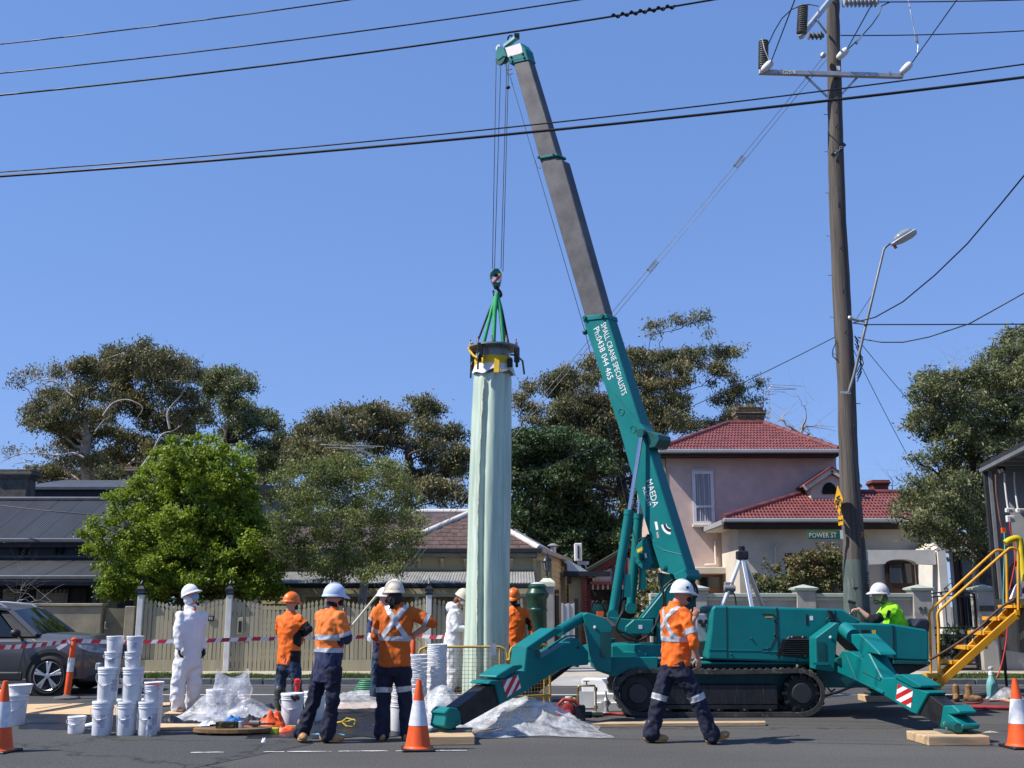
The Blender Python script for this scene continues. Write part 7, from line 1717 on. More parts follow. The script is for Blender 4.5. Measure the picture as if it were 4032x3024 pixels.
def bollard(label,x,y,z1,lean=(0,0)):
 t=thing('orange_post',label,'post',(x,y,0));h=z1;L_=lambda z:Vector((x+lean[0]*z,y+lean[1]*z,z))
 M=Matrix(((1,0,lean[0]),(0,1,lean[1]),(0,0,1)))
 MB().lathe([(.055,.05),(.055,h*.42),(.051,h*.43),(.051,h*.68)],20,(x,y,0),M).lathe([(.049,h*.68),(.049,h*.90),(.036,h*.92),(.036,h*.95),(.048,h*.96),(.045,h*.985),(.02,h)],20,(x,y,0),M).build('tube',ORANGEP,t,smooth=40)
 MB().lathe([(.0565,h*.44),(.0565,h*.67)],20,(x,y,0),M,cap=False).build('reflective_band',REFLW,t,smooth=40)
 MB().lathe([(.22,0),(.22,.03),(.19,.045),(.08,.06),(.06,.08)],28,(x,y,0)).build('base',mat('grey_rubber_base',(.10,.095,.09),.8,var=.2),t,smooth=40)
 return t
bo=bollard('orange post with white band beside the car wheel',BP.x,by_,Q(1,590,572,by_).z,(.045,0))
tg_=[Q(1,570,590,by_-.07),Q(1,590,615,by_-.07),Q(1,490,680,by_-.1),Q(1,468,655,by_-.1)]
MB().prism(tg_,(0,.004,0)).build('hanging_tag',mat('lilac_tag',(.62,.58,.66),.6),bo)
bollard('orange post half hidden behind the worker with crossed straps',Q(2,1328,600,by_+2.2).x,by_+2.2,Q(2,1328,560,by_+2.2).z)
def cone(label,k,x,yb,rot=.0):
 g=QG(k,x,yb);t=thing('traffic_cone',label,'traffic cone',(g.x*(g.y+.16)/g.y,g.y+.16,0),rot,'orange cones along the works');h=.76
 r=lambda z:.150-(.150-.026)*(z/h)
 def ring(z0,z1,e=.0,n=28):return MB().lathe([(r(z0)+e,z0),(r(z1)+e,z1)],n,cap=False)
 MB().lathe([(.165,.03),(r(.06)+.004,.045),(r(.06),.06),(r(h),h),(r(h)-.012,h+.004),(r(h)-.014,h-.03)],28,cap=False).build('body',ORANGEP,t,W=False,smooth=40)
 ring(.27,.54,.003).build('reflective_collar',REFLW,t,W=False,smooth=40)
 MB().box((0,0,.0155),(.36,.36,.03)).build('base',BLACK,t,W=False,bevel=.012)
 return t
cone('orange cone with white collar in the middle, before the left outrigger foot',2,1365,1527,R(8))
cone('orange cone cut by the left edge of the picture',1,-10,1545,R(-10))
cone('orange cone at the right edge beside the timber mat',4,2160,1508,R(5))
# ================== pails
HANDLE=mat('pail_wire',(.45,.45,.46),.4,.6)
PAILT=mat('nested_pail_plastic',(.70,.70,.72),.38,var=.04,sss=.1)
LAB=mat('pail_label',(.55,.56,.64),.6,var=.15,scale=40,col2=(.30,.31,.42),mix=.55)
def pail(label,x,y,z,r,h,lid=True,handle=1,lab=None,group='white pails',mtl=WHITEP,rot=.0,cat='bucket'):
 t=thing('bucket',label,cat,(x,y,z),rot,group);rb=r*.90
 MB().lathe([(rb*.96,0),(rb,.012),(rb+(r-rb)*.80,h*.80),(r*1.035,h*.81),(r*1.04,h*.835),(r*.985,h*.84),(r*.99,h*.88),(r*1.03,h*.885),(r*1.03,h*.905),(r*.99,h*.91),(r*.995,h*.96)]+([]if lid else[(r*1.03,h*.965),(r*1.03,h),(r*.96,h),(r*.9,h*.9),(rb*.9,h*.12)]),28,cap=True).build('body',mtl,t,W=False,smooth=40)
 if lid:MB().lathe([(r*1.06,h*.945),(r*1.07,h*.99),(r*1.03,h+.006),(r*.93,h+.006),(r*.90,h-.004)],28).build('lid',mtl,t,W=False,smooth=40)
 if handle:
  pts=[]
  for i in range(15):
   a=math.pi*i/14;pts.append((-r*1.06*math.cos(a),-r*(.35+.72*math.sin(a)),h*.82-h*.34*math.sin(a)*handle))
  MB().tube(pts,.0035,5).build('handle',HANDLE,t,W=False)
  MB().tube([pts[6],pts[7],pts[8]],.010,7).build('grip',mtl,t,W=False)
 if lab:
  a0,a1,z0,z1=lab;mb=MB();n=6;rr_=lambda zz:rb+(r-rb)*(zz/h)+.0015
  for i in range(n):
   q0,q1=a0+(a1-a0)*i/n,a0+(a1-a0)*(i+1)/n
   mb.quad(*[(rr_(h*zz)*math.cos(q),rr_(h*zz)*math.sin(q),h*zz)for q,zz in((q0,z0),(q1,z0),(q1,z1),(q0,z1))])
  mb.build('label',LAB,t,W=False,smooth=180)
 return t
gA=QG(1,858,1395);YA0=gA.y+.13
def px(x,y=1200,Y=YA0):return Q(1,x,y,Y).x
LB=(4.5,5.3,.25,.62);LB2=(5.4,6.1,.3,.65)
R1,H1_=.130,.405
pail('bottom bucket of the left tall stack',px(858),YA0,0,R1,H1_,lab=LB);pail('second bucket up in the left tall stack, with label at its right',px(880),YA0+.01,H1_+.006,R1,H1_,lab=LB2)
pail('third, smaller bucket up in the left tall stack',px(908),YA0,2*H1_+.014,.103,.185,handle=.8,lab=LB);pail('topmost small bucket of the left tall stack',px(916),YA0,2*H1_+.205,.103,.185,handle=0)
pail('bottom bucket of the middle tall stack',px(1060),YA0,0,R1*.97,H1_,lab=LB);pail('second bucket up in the middle tall stack',px(1085),YA0+.01,H1_+.006,R1,H1_,lab=None)
pail('third, smaller bucket up in the middle tall stack',px(1074),YA0,2*H1_+.014,.103,.185,handle=.7);pail('topmost small bucket of the middle tall stack, with grey label',px(1084),YA0,2*H1_+.205,.103,.185,handle=0,lab=LB)
pail('bottom bucket of the short right stack, behind the water bottle',px(1238),YA0,0,R1,H1_,lab=LB2);pail('small bucket on the short right stack, under the red cloth',px(1255),YA0,H1_+.006,.104,.19,handle=.6)
c_=MB();c_.grid(lambda u,v:Vector((px(1265)-.10+.2*u,YA0-.09+.18*v,H1_+.207+.02*abs(noise.noise(Vector((u*4,v*4,1)))))),10,10);tag(c_.build('red_cloth',REDP,None,smooth=180,local=(px(1265),YA0,H1_+.2)),'red cloth lying on the short bucket stack','cloth')
pail('bucket half hidden between the left and middle stacks',px(975),YA0+.36,0,R1,H1_,handle=0);pail('bucket half hidden behind the short right stack',px(1178),YA0+.40,0,R1,H1_,handle=0,lab=LB);pail('upper bucket half hidden behind the short right stack',px(1185),YA0+.40,H1_+.006,.12,.2,handle=0)
gs=QG(1,605,1378);pail('small lidded bucket standing alone on the road at left',gs.x,gs.y+.10,0,.108,.205,handle=.8)
gs=QG(1,60,1312);pail('large ribbed bucket at the left edge behind the cone',gs.x+.02,gs.y+.15,0,.15,.40,handle=1);pail('second large bucket at the left edge, on top of the ribbed one',gs.x+.06,gs.y+.16,.408,.152,.12,handle=0);pail('bucket cut by the left edge of the frame',gs.x-.33,gs.y+.1,0,.15,.45,handle=0)
gs=QG(18,765,962);pail('bucket beside the bagged resin containers',gs.x+.03,gs.y+.12,0,.125,.40,handle=1)
gs=QG(18,1835,1048);pw_=pail('open bucket with black rag in front of the worker in the orange helmet',gs.x,gs.y+.14,0,.150,.41,lid=True,handle=.9)
rg=MB()
for i in range(5):rg.ell((.02+i*.022,-.15,.38-.018*(i%3)),(.02,.012,.03),nu=8,nv=6)
rg.build('black_rag',BLACK,pw_,W=False,smooth=180)
pail('bucket behind the open bucket, at the gumboots',gs.x+.22,gs.y+.62,0,.150,.40,handle=0)
tag(MB().cyl((gs.x-.06,gs.y+.75,.0),(gs.x-.06,gs.y+.75,.52),.035,12).lathe([(.05,0),(.05,.05),(.02,.07)],12,(gs.x-.06,gs.y+.75,.5)).build('fire_extinguisher',REDP,None,smooth=40,local=(gs.x-.06,gs.y+.75,0)),'red cylinder standing behind the gumboots','cylinder')
ORD=['topmost','second','third','fourth','fifth','sixth','seventh','eighth','ninth','tenth','eleventh','twelfth','thirteenth','fourteenth','fifteenth','sixteenth','seventeenth','eighteenth','nineteenth','twentieth','twenty-first','twenty-second']
def nested(x,y,z0,r,h,n,step,label,group):
 for i in range(n):
  k=n-1-i;t=thing('bucket',(ORD[k]+' pail ' if k==0 else ORD[k]+' pail from the top ')+label,'bucket',(x+RND.uniform(-.006,.006),y+RND.uniform(-.006,.006),z0+i*step),0,group);hh=h
  if i==0:MB().lathe([(r*.86,0),(r*.97,hh*.84),(r*.97,hh*.9)],24).build('body',PAILT,t,W=False,smooth=40)
  MB().lathe([(r*.97,hh*.86),(r*1.0,hh*.87),(r*1.02,hh*.93),(r*1.04,hh*.94),(r*1.04,hh*.985),(r*.98,hh),(r*.9,hh*.95)],24,cap=False).build('rim',PAILT,t,W=False,smooth=40)
  a=RND.uniform(-.5,.5);MB().tube([(r*1.05*math.cos(-math.pi/2+a+q),r*1.05*math.sin(-math.pi/2+a+q),hh*.92-.016*math.cos(q*2.4))for q in(-.6,-.3,0,.3,.6)],.004,4).build('handle',PAILT,t,W=False)
gs=QG(2,1200,1378);pail('bucket between the legs of the worker with crossed straps, under nested pails',gs.x,gs.y+.13,0,.118,.40,handle=0);nested(gs.x,gs.y+.13,.02,.118,.40,14,.028,'in the nested stack behind the crossed-strap worker','nested pails behind the worker with crossed straps')
nx=Q(2,1525,700,16.6).x;nested(nx,16.6,0,.145,.40,22,(Q(2,1525,625,16.6).z-.40)/21,'of the tall nested stack beside the barricade','tall nested pail stack')
nx=Q(2,1372,800,16.3).x;nested(nx,16.3,0,.125,.40,9,(Q(2,1372,712,16.3).z-.40)/8,'of the shorter nested stack left of the tall one','short nested pail stack')
# ================== sheets, boards, plastic
BPL=mat('black_plastic_sheet',(.010,.010,.012),.34,var=.2,bump=.25,bscale=18,spec=.6)
def sheet(name,label,cat,corners,mtl,amp,nu=40,nv=16,z=.006,fr=3.0,th=.0,group=None,kind=None,ridged=False,seed=0,edge=.06):
 a,b,c,d=[Vector(p)for p in corners];mb=MB()
 def fn(u,v):
  eu=edge*noise.noise(Vector((v*7,seed,3)))*(1 if u<.5 else-1)*(abs(u-.5)*2)**4;ev=edge*noise.noise(Vector((u*9,seed,7)))*(abs(v-.5)*2)**4
  p=(a.lerp(b,u+eu)).lerp(d.lerp(c,u+eu),v+ev);n_=noise.noise(Vector((p.x*fr,p.y*fr,seed)));
  hgt=(1-abs(n_)*2)**2 if ridged else max(0,n_+.15)
  e=min(1,min(u,1-u,v,1-v)*8+.15)
  return Vector((p.x,p.y,z+amp*hgt*e+amp*.3*abs(noise.noise(p*fr*3.1))*e))
 mb.grid(fn,nu,nv);o=mb.build(name,mtl,None,smooth=180,local=(a+c)/2-Vector((0,0,((a+c)/2).z)));return tag(o,label,cat,group,kind)
def QGc(k,*pts):return[QG(k,x,y)for x,y in pts]
sheet('black_sheet','black plastic sheet laid under the buckets and tools at left','plastic sheet',QGc(1,(150,1335),(1000,1360),(1000,1195),(200,1215)),BPL,.035,seed=1)
sheet('black_sheet','black plastic sheet under the two workers with their backs turned','plastic sheet',[QG(18,1240,1225),QG(2,1480,1400),QG(2,1500,1170),QG(18,1000,900)],BPL,.045,90,30,seed=2)
sheet('black_sheet','crumpled black plastic beside the tool board','plastic sheet',QGc(18,(1180,1010),(1700,1040),(1640,800),(1200,810)),BPL,.16,50,30,seed=5,fr=4)
sheet('black_sheet','dark sheet lying between the bucket stacks and the bagged containers','plastic sheet',QGc(18,(90,1060),(760,1040),(700,905),(140,925)),BPL,.12,50,24,seed=7,fr=4)
def board(name,label,pts,th,mtl,cat='board',z=.004,group=None):
 P=[Vector((p.x,p.y,z))for p in pts];c=sum(P,Vector())/len(P);o=MB().prism(P,(0,0,th)).build(name,mtl,None,bevel=.003,local=c);return tag(o,label,cat,group)
board('plywood_sheet','plywood sheet at the left behind the cone',QGc(1,(-200,1262),(160,1222),(712,1127),(-100,1140)),.012,PLY,'plywood')
board('plywood_sheet','pale plywood sheet before the left bucket stack',QGc(1,(325,1220),(1000,1232),(1010,1150),(770,1152)),.012,PLY,'plywood',.018)
board('plywood_sheet','plywood strip lying in front of the dark sheet right of the buckets',QGc(18,(60,1112),(580,1112),(720,1055),(80,1050)),.03,PLY,'plywood')
board('plywood_sheet','pale plywood strip under the boots of the worker in white',QGc(18,(150,905),(720,905),(720,872),(230,872)),.014,PLY,'plywood',.012)
board('plywood_sheet','sliver of plywood behind the worker in white',QGc(18,(100,800),(240,790),(235,755),(110,762)),.014,PLY,'plywood',.016)
wp=QGc(3,(340,1322),(620,1325),(2150,1310),(2150,1290),(620,1300),(350,1305))
board('timber_plank','long pale timber plank lying on the road before the crane track',[QG(3,345,1325),QG(4,32,1310),QG(4,30,1296),QG(3,350,1308)],.045,TIMBER,'plank')
board('timber_plank','short timber offcut beside the left outrigger mat',[QG(20,300,1650),QG(20,580,1610),QG(20,560,1590),QG(20,300,1625)],.03,TIMBER,'plank')
board('timber_plank','short plank by the left outrigger mat, half under the plastic',[QG(2,1845,1405),QG(2,2060,1350),QG(2,2040,1335),QG(2,1850,1385)],.03,TIMBER,'plank')
CLR=bpy.data.materials.new('clear_plastic_film');CLR.use_nodes=True
N_=CLR.node_tree.nodes;L_=CLR.node_tree.links;b_=N_['Principled BSDF'];b_.inputs['Base Color'].default_value=(.86,.87,.89,1);b_.inputs['Roughness'].default_value=.16;b_.inputs['Specular IOR Level'].default_value=.9
b_.inputs['Transmission Weight'].default_value=.0
tn=N_.new('ShaderNodeTexNoise');tn.inputs['Scale'].default_value=6;tn.inputs['Detail'].default_value=6;tcn=N_.new('ShaderNodeTexCoord');L_.new(tcn.outputs['Object'],tn.inputs[0])
mr_=N_.new('ShaderNodeMapRange');mr_.inputs[1].default_value=.35;mr_.inputs[2].default_value=.7;mr_.inputs[3].default_value=.20;mr_.inputs[4].default_value=.68;L_.new(tn.outputs[0],mr_.inputs[0]);L_.new(mr_.outputs[0],b_.inputs['Alpha'])
bm_=N_.new('ShaderNodeBump');bm_.inputs['Strength'].default_value=.9;bm_.inputs['Distance'].default_value=.03;n3=N_.new('ShaderNodeTexNoise');n3.inputs['Scale'].default_value=14;n3.inputs['Detail'].default_value=5;L_.new(tcn.outputs['Object'],n3.inputs[0]);L_.new(n3.outputs[0],bm_.inputs['Height']);L_.new(bm_.outputs[0],b_.inputs['Normal'])
def heap(label,cx,cy,rx,ry,h,seed,peaks=(),nu=70,nv=40,name='plastic_film'):
 mb=MB()
 def fn(u,v):
  x=(u*2-1);y=(v*2-1);rr_=math.sqrt(x*x+y*y);e=max(0,1-rr_**3);wv=1+.18*noise.noise(Vector((math.atan2(y,x)*2,seed,0)))
  p=Vector((cx+x*rx*wv,cy+y*ry*wv,0));q=Vector((p.x*2.1+.5*p.y,p.y*2.6,seed));n_=1-abs(noise.noise(q))*2;n2=1-abs(noise.noise(q*2.7))*2
  z=h*e*(.22+.42*max(0,n_)**2+.12*max(0,n2))
  for px_,py_,pr,ph in peaks:z+=ph*math.exp(-(((p.x-px_)/pr)**2+((p.y-py_)/(pr*1.4))**2))
  return Vector((p.x,p.y,.008+z))
 mb.grid(fn,nu,nv);return tag(mb.build(name,CLR,None,smooth=180,local=(cx,cy,0)),label,'plastic film')
ha=QG(20,600,1560);hY=14.6
heap('big crumpled heap of clear plastic film under the left outrigger leg',Q(20,680,1400,hY).x,hY,1.15,.95,.26,3,[(Q(20,960,1350,hY).x,hY+.1,.4,.18),(Q(20,620,1350,hY).x,hY+.4,.35,.14)])
heap('clear plastic film draped beside the nested pails, behind the cone',Q(2,1580,1150,15.2).x,15.2,.62,.6,.2,9,[(Q(2,1560,1100,15.3).x,15.5,.30,.42)])
heap('clear plastic film billowing at the boots of the worker in white',Q(18,650,750,15.6).x,15.6,.5,.4,.12,12,[(Q(18,720,700,15.6).x,15.7,.25,.26)])
heap('clear plastic film spread behind the bagged containers',Q(18,1350,700,15.9).x,15.9,.7,.4,.14,15,[(Q(18,1280,700,15.9).x,16.0,.3,.2)])
rl_b=MB();ra_,rb_=QG(2,540,1185),QG(2,1040,1175)
sheet('plastic_roll','flattened roll of clear plastic on boards between the workers','plastic film',[QG(2,530,1190),QG(2,1050,1180),QG(2,1050,1040),QG(2,720,1060)],CLR,.12,60,24,fr=2.0,seed=20,z=.03)
board('timber_plank','pinkish board under the flattened plastic roll',QGc(2,(535,1178),(1030,1172),(1030,1120),(600,1130)),.02,mat('pinkish_board',(.55,.38,.28),.7),'board',.008)
gs=QG(18,940,972)
for i,(dx,w_)in enumerate(((-.02,.20),(.20,.16))):
 t=thing('resin_container','white resin jerrycan with blue label, bagged, facing the camera' if i==0 else 'white resin jerrycan behind the labelled one, bagged','jerrycan',(gs.x+dx,gs.y+.12+.1*i,0))
 MB().box((0,0,.15),(w_,.16,.30)).box((0,0,.32),(w_*.8,.13,.05),None,0,.6).build('body',mat('jerrycan_plastic%d'%i,(.62,.58,.58),.4),t,W=False,bevel=.02,seg=2);MB().lathe([(.03,.34),(.03,.38)],12,(-.03,0,0)).build('cap',WHITEP,t,W=False)
 if i==0:
  BL_=mat('deep_blue_print',(.02,.018,.14),.5)
  for z0,z1 in((.06,.15),(.20,.235)):MB().bb((-w_/2+.01,-.083,z0),(w_*.28,-.0805,z1)).build('label',BL_,t,W=False)
  MB().bb((w_*.29,-.083,.04),(w_/2-.01,-.0805,.2)).build('side_label',mat('pale_yellow_print',(.6,.62,.40),.6),t,W=False)
bg_=MB();bxc,byc=gs.x+.08,gs.y+.16
def bagf(u,v):
 a=u*2*math.pi;sq=1/max(abs(math.cos(a)),abs(math.sin(a)))**.6;n_=noise.noise(Vector((math.cos(a)*2,math.sin(a)*2,v*4)));w=(1.0+.15*n_)*(1-.35*max(0,v-.6)*(1+math.sin(a*3)))
 return Vector((bxc+.25*sq*math.cos(a)*w,byc+.17*sq*math.sin(a)*w,.01+.62*v*(1+.10*math.sin(a*2+1)*v)))
bg_.grid(bagf,48,18);tag(bg_.build('clear_bag',CLR,None,smooth=40,local=(bxc,byc,0)),'tall clear plastic bag standing round the resin jerrycans','plastic bag')
# ================== parked grey car (front part is in view)
CARP=mat('grey_car_paint',(.105,.103,.105),.32,.35,var=.04,coat=.6)
CGL=mat('car_glass',(.010,.012,.015),.05,var=.02,spec=.9)
TYRE=mat('tyre',(.018,.018,.018),.85,var=.2);ALLOY=mat('alloy',(.55,.55,.56),.3,.8,var=.05)
wc=QG(1,390,1062)
CAR=thing('parked_car','dark grey sport-utility car parked at the kerb, cut by the left edge','car',(wc.x,wc.y,0),R(0))
def cz(y,Y):return Q(1,400,y,Y).z
def cx(x,Y=None):return Q(1,x,600,Y or wc.y).x-wc.x
def lofted(stations,name,mtl,parent=CAR,smooth=35,bevel=0):
 n=len(stations[0]);v=[p for s in stations for p in s];f=[]
 for i in range(len(stations)-1):
  for j in range(n-1):f.append((i*n+j,i*n+j+1,(i+1)*n+j+1,(i+1)*n+j))
 return MB().add(v,f).build(name,mtl,parent,W=False,smooth=smooth,bevel=bevel)
RW_=.355;WID=1.86
zc=RW_
def body_section(x):
 """half-profile heights at a station: returns list of (y,z) from sill over to the far side"""
 pass
xs=[-4.0,-3.0,-2.2,-1.6,-1.2,-.8,-.4,.0,.3,.6,.8,.92,.98]
def belt(x):return 1.01 if x<-.35 else 1.01-.04*(x+.35)/1.0 if x<.65 else .98-(x-.65)*.9
def hoodz(x):return 1.09 if x<-.4 else 1.09-.06*((x+.4)/1.02)**1.3 if x<.62 else 1.03-(x-.62)*.95
def nose(x):return max(.0,(x-.35))**2*.55
st_=[]
for x in xs:
 b=belt(x);h=hoodz(x);ny=nose(x);lo=.30 if x<.75 else .30+(x-.75)*.25;c=WID/2
 half=[(ny+.05,lo),(ny+.02,.45),(ny-.0,.68),(ny+.0,.80),(ny+.02,b-.06),(ny+.08,b),(ny+.22,h-.012),(ny+.45,h+.008),(c,h+.02)]
 full=half+[(WID-y,z)for y,z in half[::-1][1:]]
 st_.append([Vector((x,y,z))for y,z in full])
bo=lofted(st_,'body',CARP)
nf=st_[-1];MB().add(nf+[Vector((.99,WID/2,.6))],[(i,i+1,len(nf))for i in range(len(nf)-1)]+[(len(nf)-1,0,len(nf))]).build('bumper_front',CARP,CAR,W=False,smooth=60)
def arch(x0,y,r,w,name,mtl,a0=-.12,a1=math.pi+.12):
 mb=MB();n=18
 for i in range(n):
  t0,t1=a0+(a1-a0)*i/n,a0+(a1-a0)*(i+1)/n
  P=[(x0+rr_*math.cos(t),y-dy,zc+rr_*math.sin(t))for t in(t0,t1)for rr_,dy in((r,.018),(r+w,.012))]
  mb.quad(P[0],P[2],P[3],P[1]);
 return mb.build(name,mtl,CAR,W=False,smooth=60)
CLAD=mat('black_cladding',(.02,.02,.021),.6)
for x0 in(.0,-2.7):
 MB().lathe([(.41,0),(.41,.26)],30,(x0,-.008,zc),Matrix.Rotation(R(-90),3,'X'),cap=True).build('wheel_well',BLACK,CAR,W=False)
 arch(x0,0,.41,.06,'arch_flare',CARP if False else CLAD)
 w=MB().lathe([(.25,0),(.30,-.012),(.34,.012),(RW_,.05),(RW_,.18),(.33,.21),(.25,.22)],36,(x0,-.03,zc),Matrix.Rotation(R(-90),3,'X'),cap=False).build('wheel',TYRE,CAR,W=False,smooth=40)
 MB().lathe([(.01,.03),(.235,.03),(.25,.0),(.255,.02),(.23,.05)],36,(x0,-.03,zc),Matrix.Rotation(R(-90),3,'X'),cap=False).build('rim_dish',mat('rim_shadow%d'%int(-x0),(.03,.03,.032),.5),w,W=False,smooth=40)
 MB().lathe([(.245,.0),(.252,-.006),(.256,.01)],36,(x0,-.034,zc),Matrix.Rotation(R(-90),3,'X'),cap=False).build('rim',ALLOY,w,W=False,smooth=40)
 for i in range(5):
  for dv in(-.13,.13):
   a=2*math.pi*i/5+.3;c0=Vector((x0+.05*math.cos(a),-.045,zc+.05*math.sin(a)));c1=Vector((x0+.245*math.cos(a+dv),-.037,zc+.245*math.sin(a+dv)));MB().beam(c0,c1,.034,.02,up=(0,-1,0),w2=.045,h2=.02).build('spoke',ALLOY,w,W=False,bevel=.004)
 MB().lathe([(.055,.0),(.045,-.012),(.01,-.014)],20,(x0,-.045,zc),Matrix.Rotation(R(-90),3,'X')).build('hub_cap',ALLOY,w,W=False,smooth=40)
 MB().lathe([(.25,0),(.30,-.012),(RW_,.05),(RW_,.18)],24,(x0,WID-.18,zc),Matrix.Rotation(R(-90),3,'X')).build('wheel',TYRE,CAR,W=False,smooth=40)
MB().bb((-2.25,-.012,.27),(-.47,.03,.42)).build('sill',CLAD,CAR,W=False,bevel=.02);MB().bb((.47,.10,.24),(.93,WID-.1,.36)).build('lower_bumper',CLAD,CAR,W=False,bevel=.03)
rf=MB()
cab=[(-4.0,1.0,.10),(-.72,1.06,.08),(-1.55,1.66,.24),(-1.75,1.70,.26),(-4.0,1.72,.28)]
wb0,wt0=Vector((-.30,.10,1.07)),Vector((-.86,.25,1.50));wb1,wt1=Vector((-.30,WID-.10,1.07)),Vector((-.86,WID-.25,1.50))
wm0=Vector((-.12,WID/2,1.09));wm1=Vector((-.74,WID/2,1.56))
MB().add([wb0,wm0,wb1,wt0,wm1,wt1],[(0,1,4,3),(1,2,5,4)]).build('windscreen',CGL,CAR,W=False,smooth=60)
MB().add([Vector((-.86,.25,1.50)),Vector((-.74,WID/2,1.56)),Vector((-.86,WID-.25,1.50)),Vector((-1.4,.25,1.59)),Vector((-1.4,WID/2,1.65)),Vector((-1.4,WID-.25,1.59)),Vector((-4,.25,1.64)),Vector((-4,WID/2,1.70)),Vector((-4,WID-.25,1.64))],[(0,1,4,3),(1,2,5,4),(3,4,7,6),(4,5,8,7)]).build('roof',CARP,CAR,W=False,smooth=60)
for s,yy in((0,0),(1,WID)):
 m_=(lambda v:Vector((v[0],v[1]if not s else WID-v[1],v[2])))
 MB().add([m_((-.66,.065,1.035)),m_((-1.12,.225,1.46)),m_((-1.85,.21,1.54)),m_((-1.95,.05,1.03))],[(0,1,2,3)]).build('side_window',CGL,CAR,W=False)
 MB().add([m_((-2.05,.05,1.03)),m_((-1.95,.21,1.55)),m_((-4,.21,1.58)),m_((-4,.05,1.03))],[(0,1,2,3)]).build('side_window',CGL,CAR,W=False)
 MB().beam(m_((-.32,.085,1.06)),m_((-.92,.24,1.515)),.085,.05,up=(0,-1,.3)).build('pillar',CARP,CAR,W=False,bevel=.01)
 MB().beam(m_((-.90,.24,1.51)),m_((-1.5,.235,1.59)),.07,.06).beam(m_((-1.5,.235,1.59)),m_((-4,.23,1.63)),.07,.06).build('roof_side',CARP,CAR,W=False,bevel=.01)
 MB().beam(m_((-2.0,.05,1.03)),m_((-1.9,.205,1.55)),.07,.03,up=(0,-1,0)).build('pillar',BLACK,CAR,W=False)
 MB().add([m_((-.36,.07,1.04)),m_((-.64,.065,1.035)),m_((-1.08,.228,1.46)),m_((-.95,.235,1.49))],[(0,1,2,3)]).build('quarter_panel',BLACK,CAR,W=False)
 MB().tube([m_((-1.0,.29,1.55)),m_((-1.12,.29,1.615)),m_((-1.6,.29,1.65)),m_((-4,.29,1.70))],.018,8).build('roof_rail',ALLOY,CAR,W=False,smooth=60)
MB().box((-1.25,.29,1.60),(.10,.05,.08)).build('rail_foot',BLACK,CAR,W=False)
mi_=MB().ell((-.62,-.10,1.10),(.09,.10,.075),nu=14,nv=8).build('mirror',BLACK,CAR,W=False,smooth=180);MB().beam((-.58,.06,1.02),(-.6,-.03,1.06),.05,.03).build('mirror_stalk',BLACK,CAR,W=False)
MB().tube([(-.56,-.008,.34),(-.52,-.012,.6),(-.46,.0,1.0)],.005,4).tube([(-2.3,-.008,.30),(-2.3,-.012,.6),(-2.3,.0,1.0)],.005,4).build('door_gap',BLACK,CAR,W=False)
MB().box((-1.7,-.02,.90),(.22,.035,.03)).build('door_handle',CARP,CAR,W=False,bevel=.01)
hl=MB().add([Vector((.50,.06,.93)),Vector((.78,.09,.90)),Vector((.93,.22,.83)),Vector((.90,.24,.76)),Vector((.74,.075,.80)),Vector((.58,.045,.86))],[(0,1,2,3,4,5)]);
hl=MB()
hl.add([Vector((.46,.010,.90)),Vector((.70,.045,.875)),Vector((.93,.17,.83)),Vector((.965,.30,.82)),Vector((.965,.30,.74)),Vector((.92,.155,.735)),Vector((.70,.03,.775)),Vector((.52,.004,.84))],[(0,1,6,7),(1,2,5,6),(2,3,4,5)])
hl.build('headlight',mat('headlight_lens',(.30,.32,.36),.08,var=.3,scale=14,spec=.8),CAR,W=False,smooth=60)
MB().bb((.80,.05,.44),(.90,.2,.58)).build('fog_lamp',mat('fog_lens',(.4,.41,.42),.15),CAR,W=False,bevel=.02);MB().bb((.965,.35,.62),(1.0,WID-.35,.86)).build('radiator_grille',BLACK,CAR,W=False)
MB().tube([(.35,-.006,.60),(.0,.002,.885),(-.3,-.0,.90)],.001,3).build('crease',CARP,CAR,W=False)
# ================== works truck body with open side, and its stairs
TRM=mat('truck_dark_panel',(.035,.036,.038),.5,.2,var=.15);TRG=mat('truck_inner_panel',(.34,.35,.36),.6,var=.08,stain=((.22,.22,.22),2,.66));ALU=mat('truck_aluminium',(.30,.31,.32),.45,.5,var=.1)
Ta=Q(10,1200,300,21.4);Tb_x,Tb_Y=Q(10,1518,100,18.6).x,18.6
TK=thing('works_truck','dark box truck with open side and grey lined interior at the right edge','truck',(Ta.x+1.0,21,0))
zr=Ta.z;zfl=Q(4,2060,250,20.5).z
da=Vector((Tb_x-Ta.x,Tb_Y-21.4,0)).normalized();dn=Vector((-da.y,da.x,0));dn=dn if dn.x>0 else-dn
A_=Vector((Ta.x,21.4,0));LEN=6.0;DEP=2.3
def tp(s,d,z):return A_+da*s+dn*d+Vector((0,0,z))
def tbox(s0,s1,d0,d1,z0,z1,name,mtl,par=TK,bevel=.0):return MB().prism([tp(s0,d0,z0),tp(s1,d0,z0),tp(s1,d1,z0),tp(s0,d1,z0)],(0,0,z1-z0)).build(name,mtl,par,bevel=bevel)
tbox(-.05,LEN,-.08,DEP,zr,zr+.09,'roof',TRM);tbox(-.07,LEN,-.10,-.02,zr-.07,zr-.002,'roof_rail',ALU)
tbox(0,.10,-.06,.05,.35,zr-.08,'corner_post',TRM,bevel=.01);tbox(.11,.17,-.03,.03,zfl,zr-.08,'door_seal',BLACK);tbox(.18,.24,.0,.06,zfl,zr-.08,'post_trim',ALU)
tbox(0,.05,.06,DEP,zfl,zr-.002,'end_wall',ALU);tbox(.06,LEN,DEP-.06,DEP,zfl,zr-.002,'back_wall',TRG);tbox(.0,LEN,-.05,DEP-.07,zfl-.14,zfl-.002,'floor',TRM)
tbox(.06,.10,.07,DEP-.07,zfl,zr-.05,'end_lining',TRG)
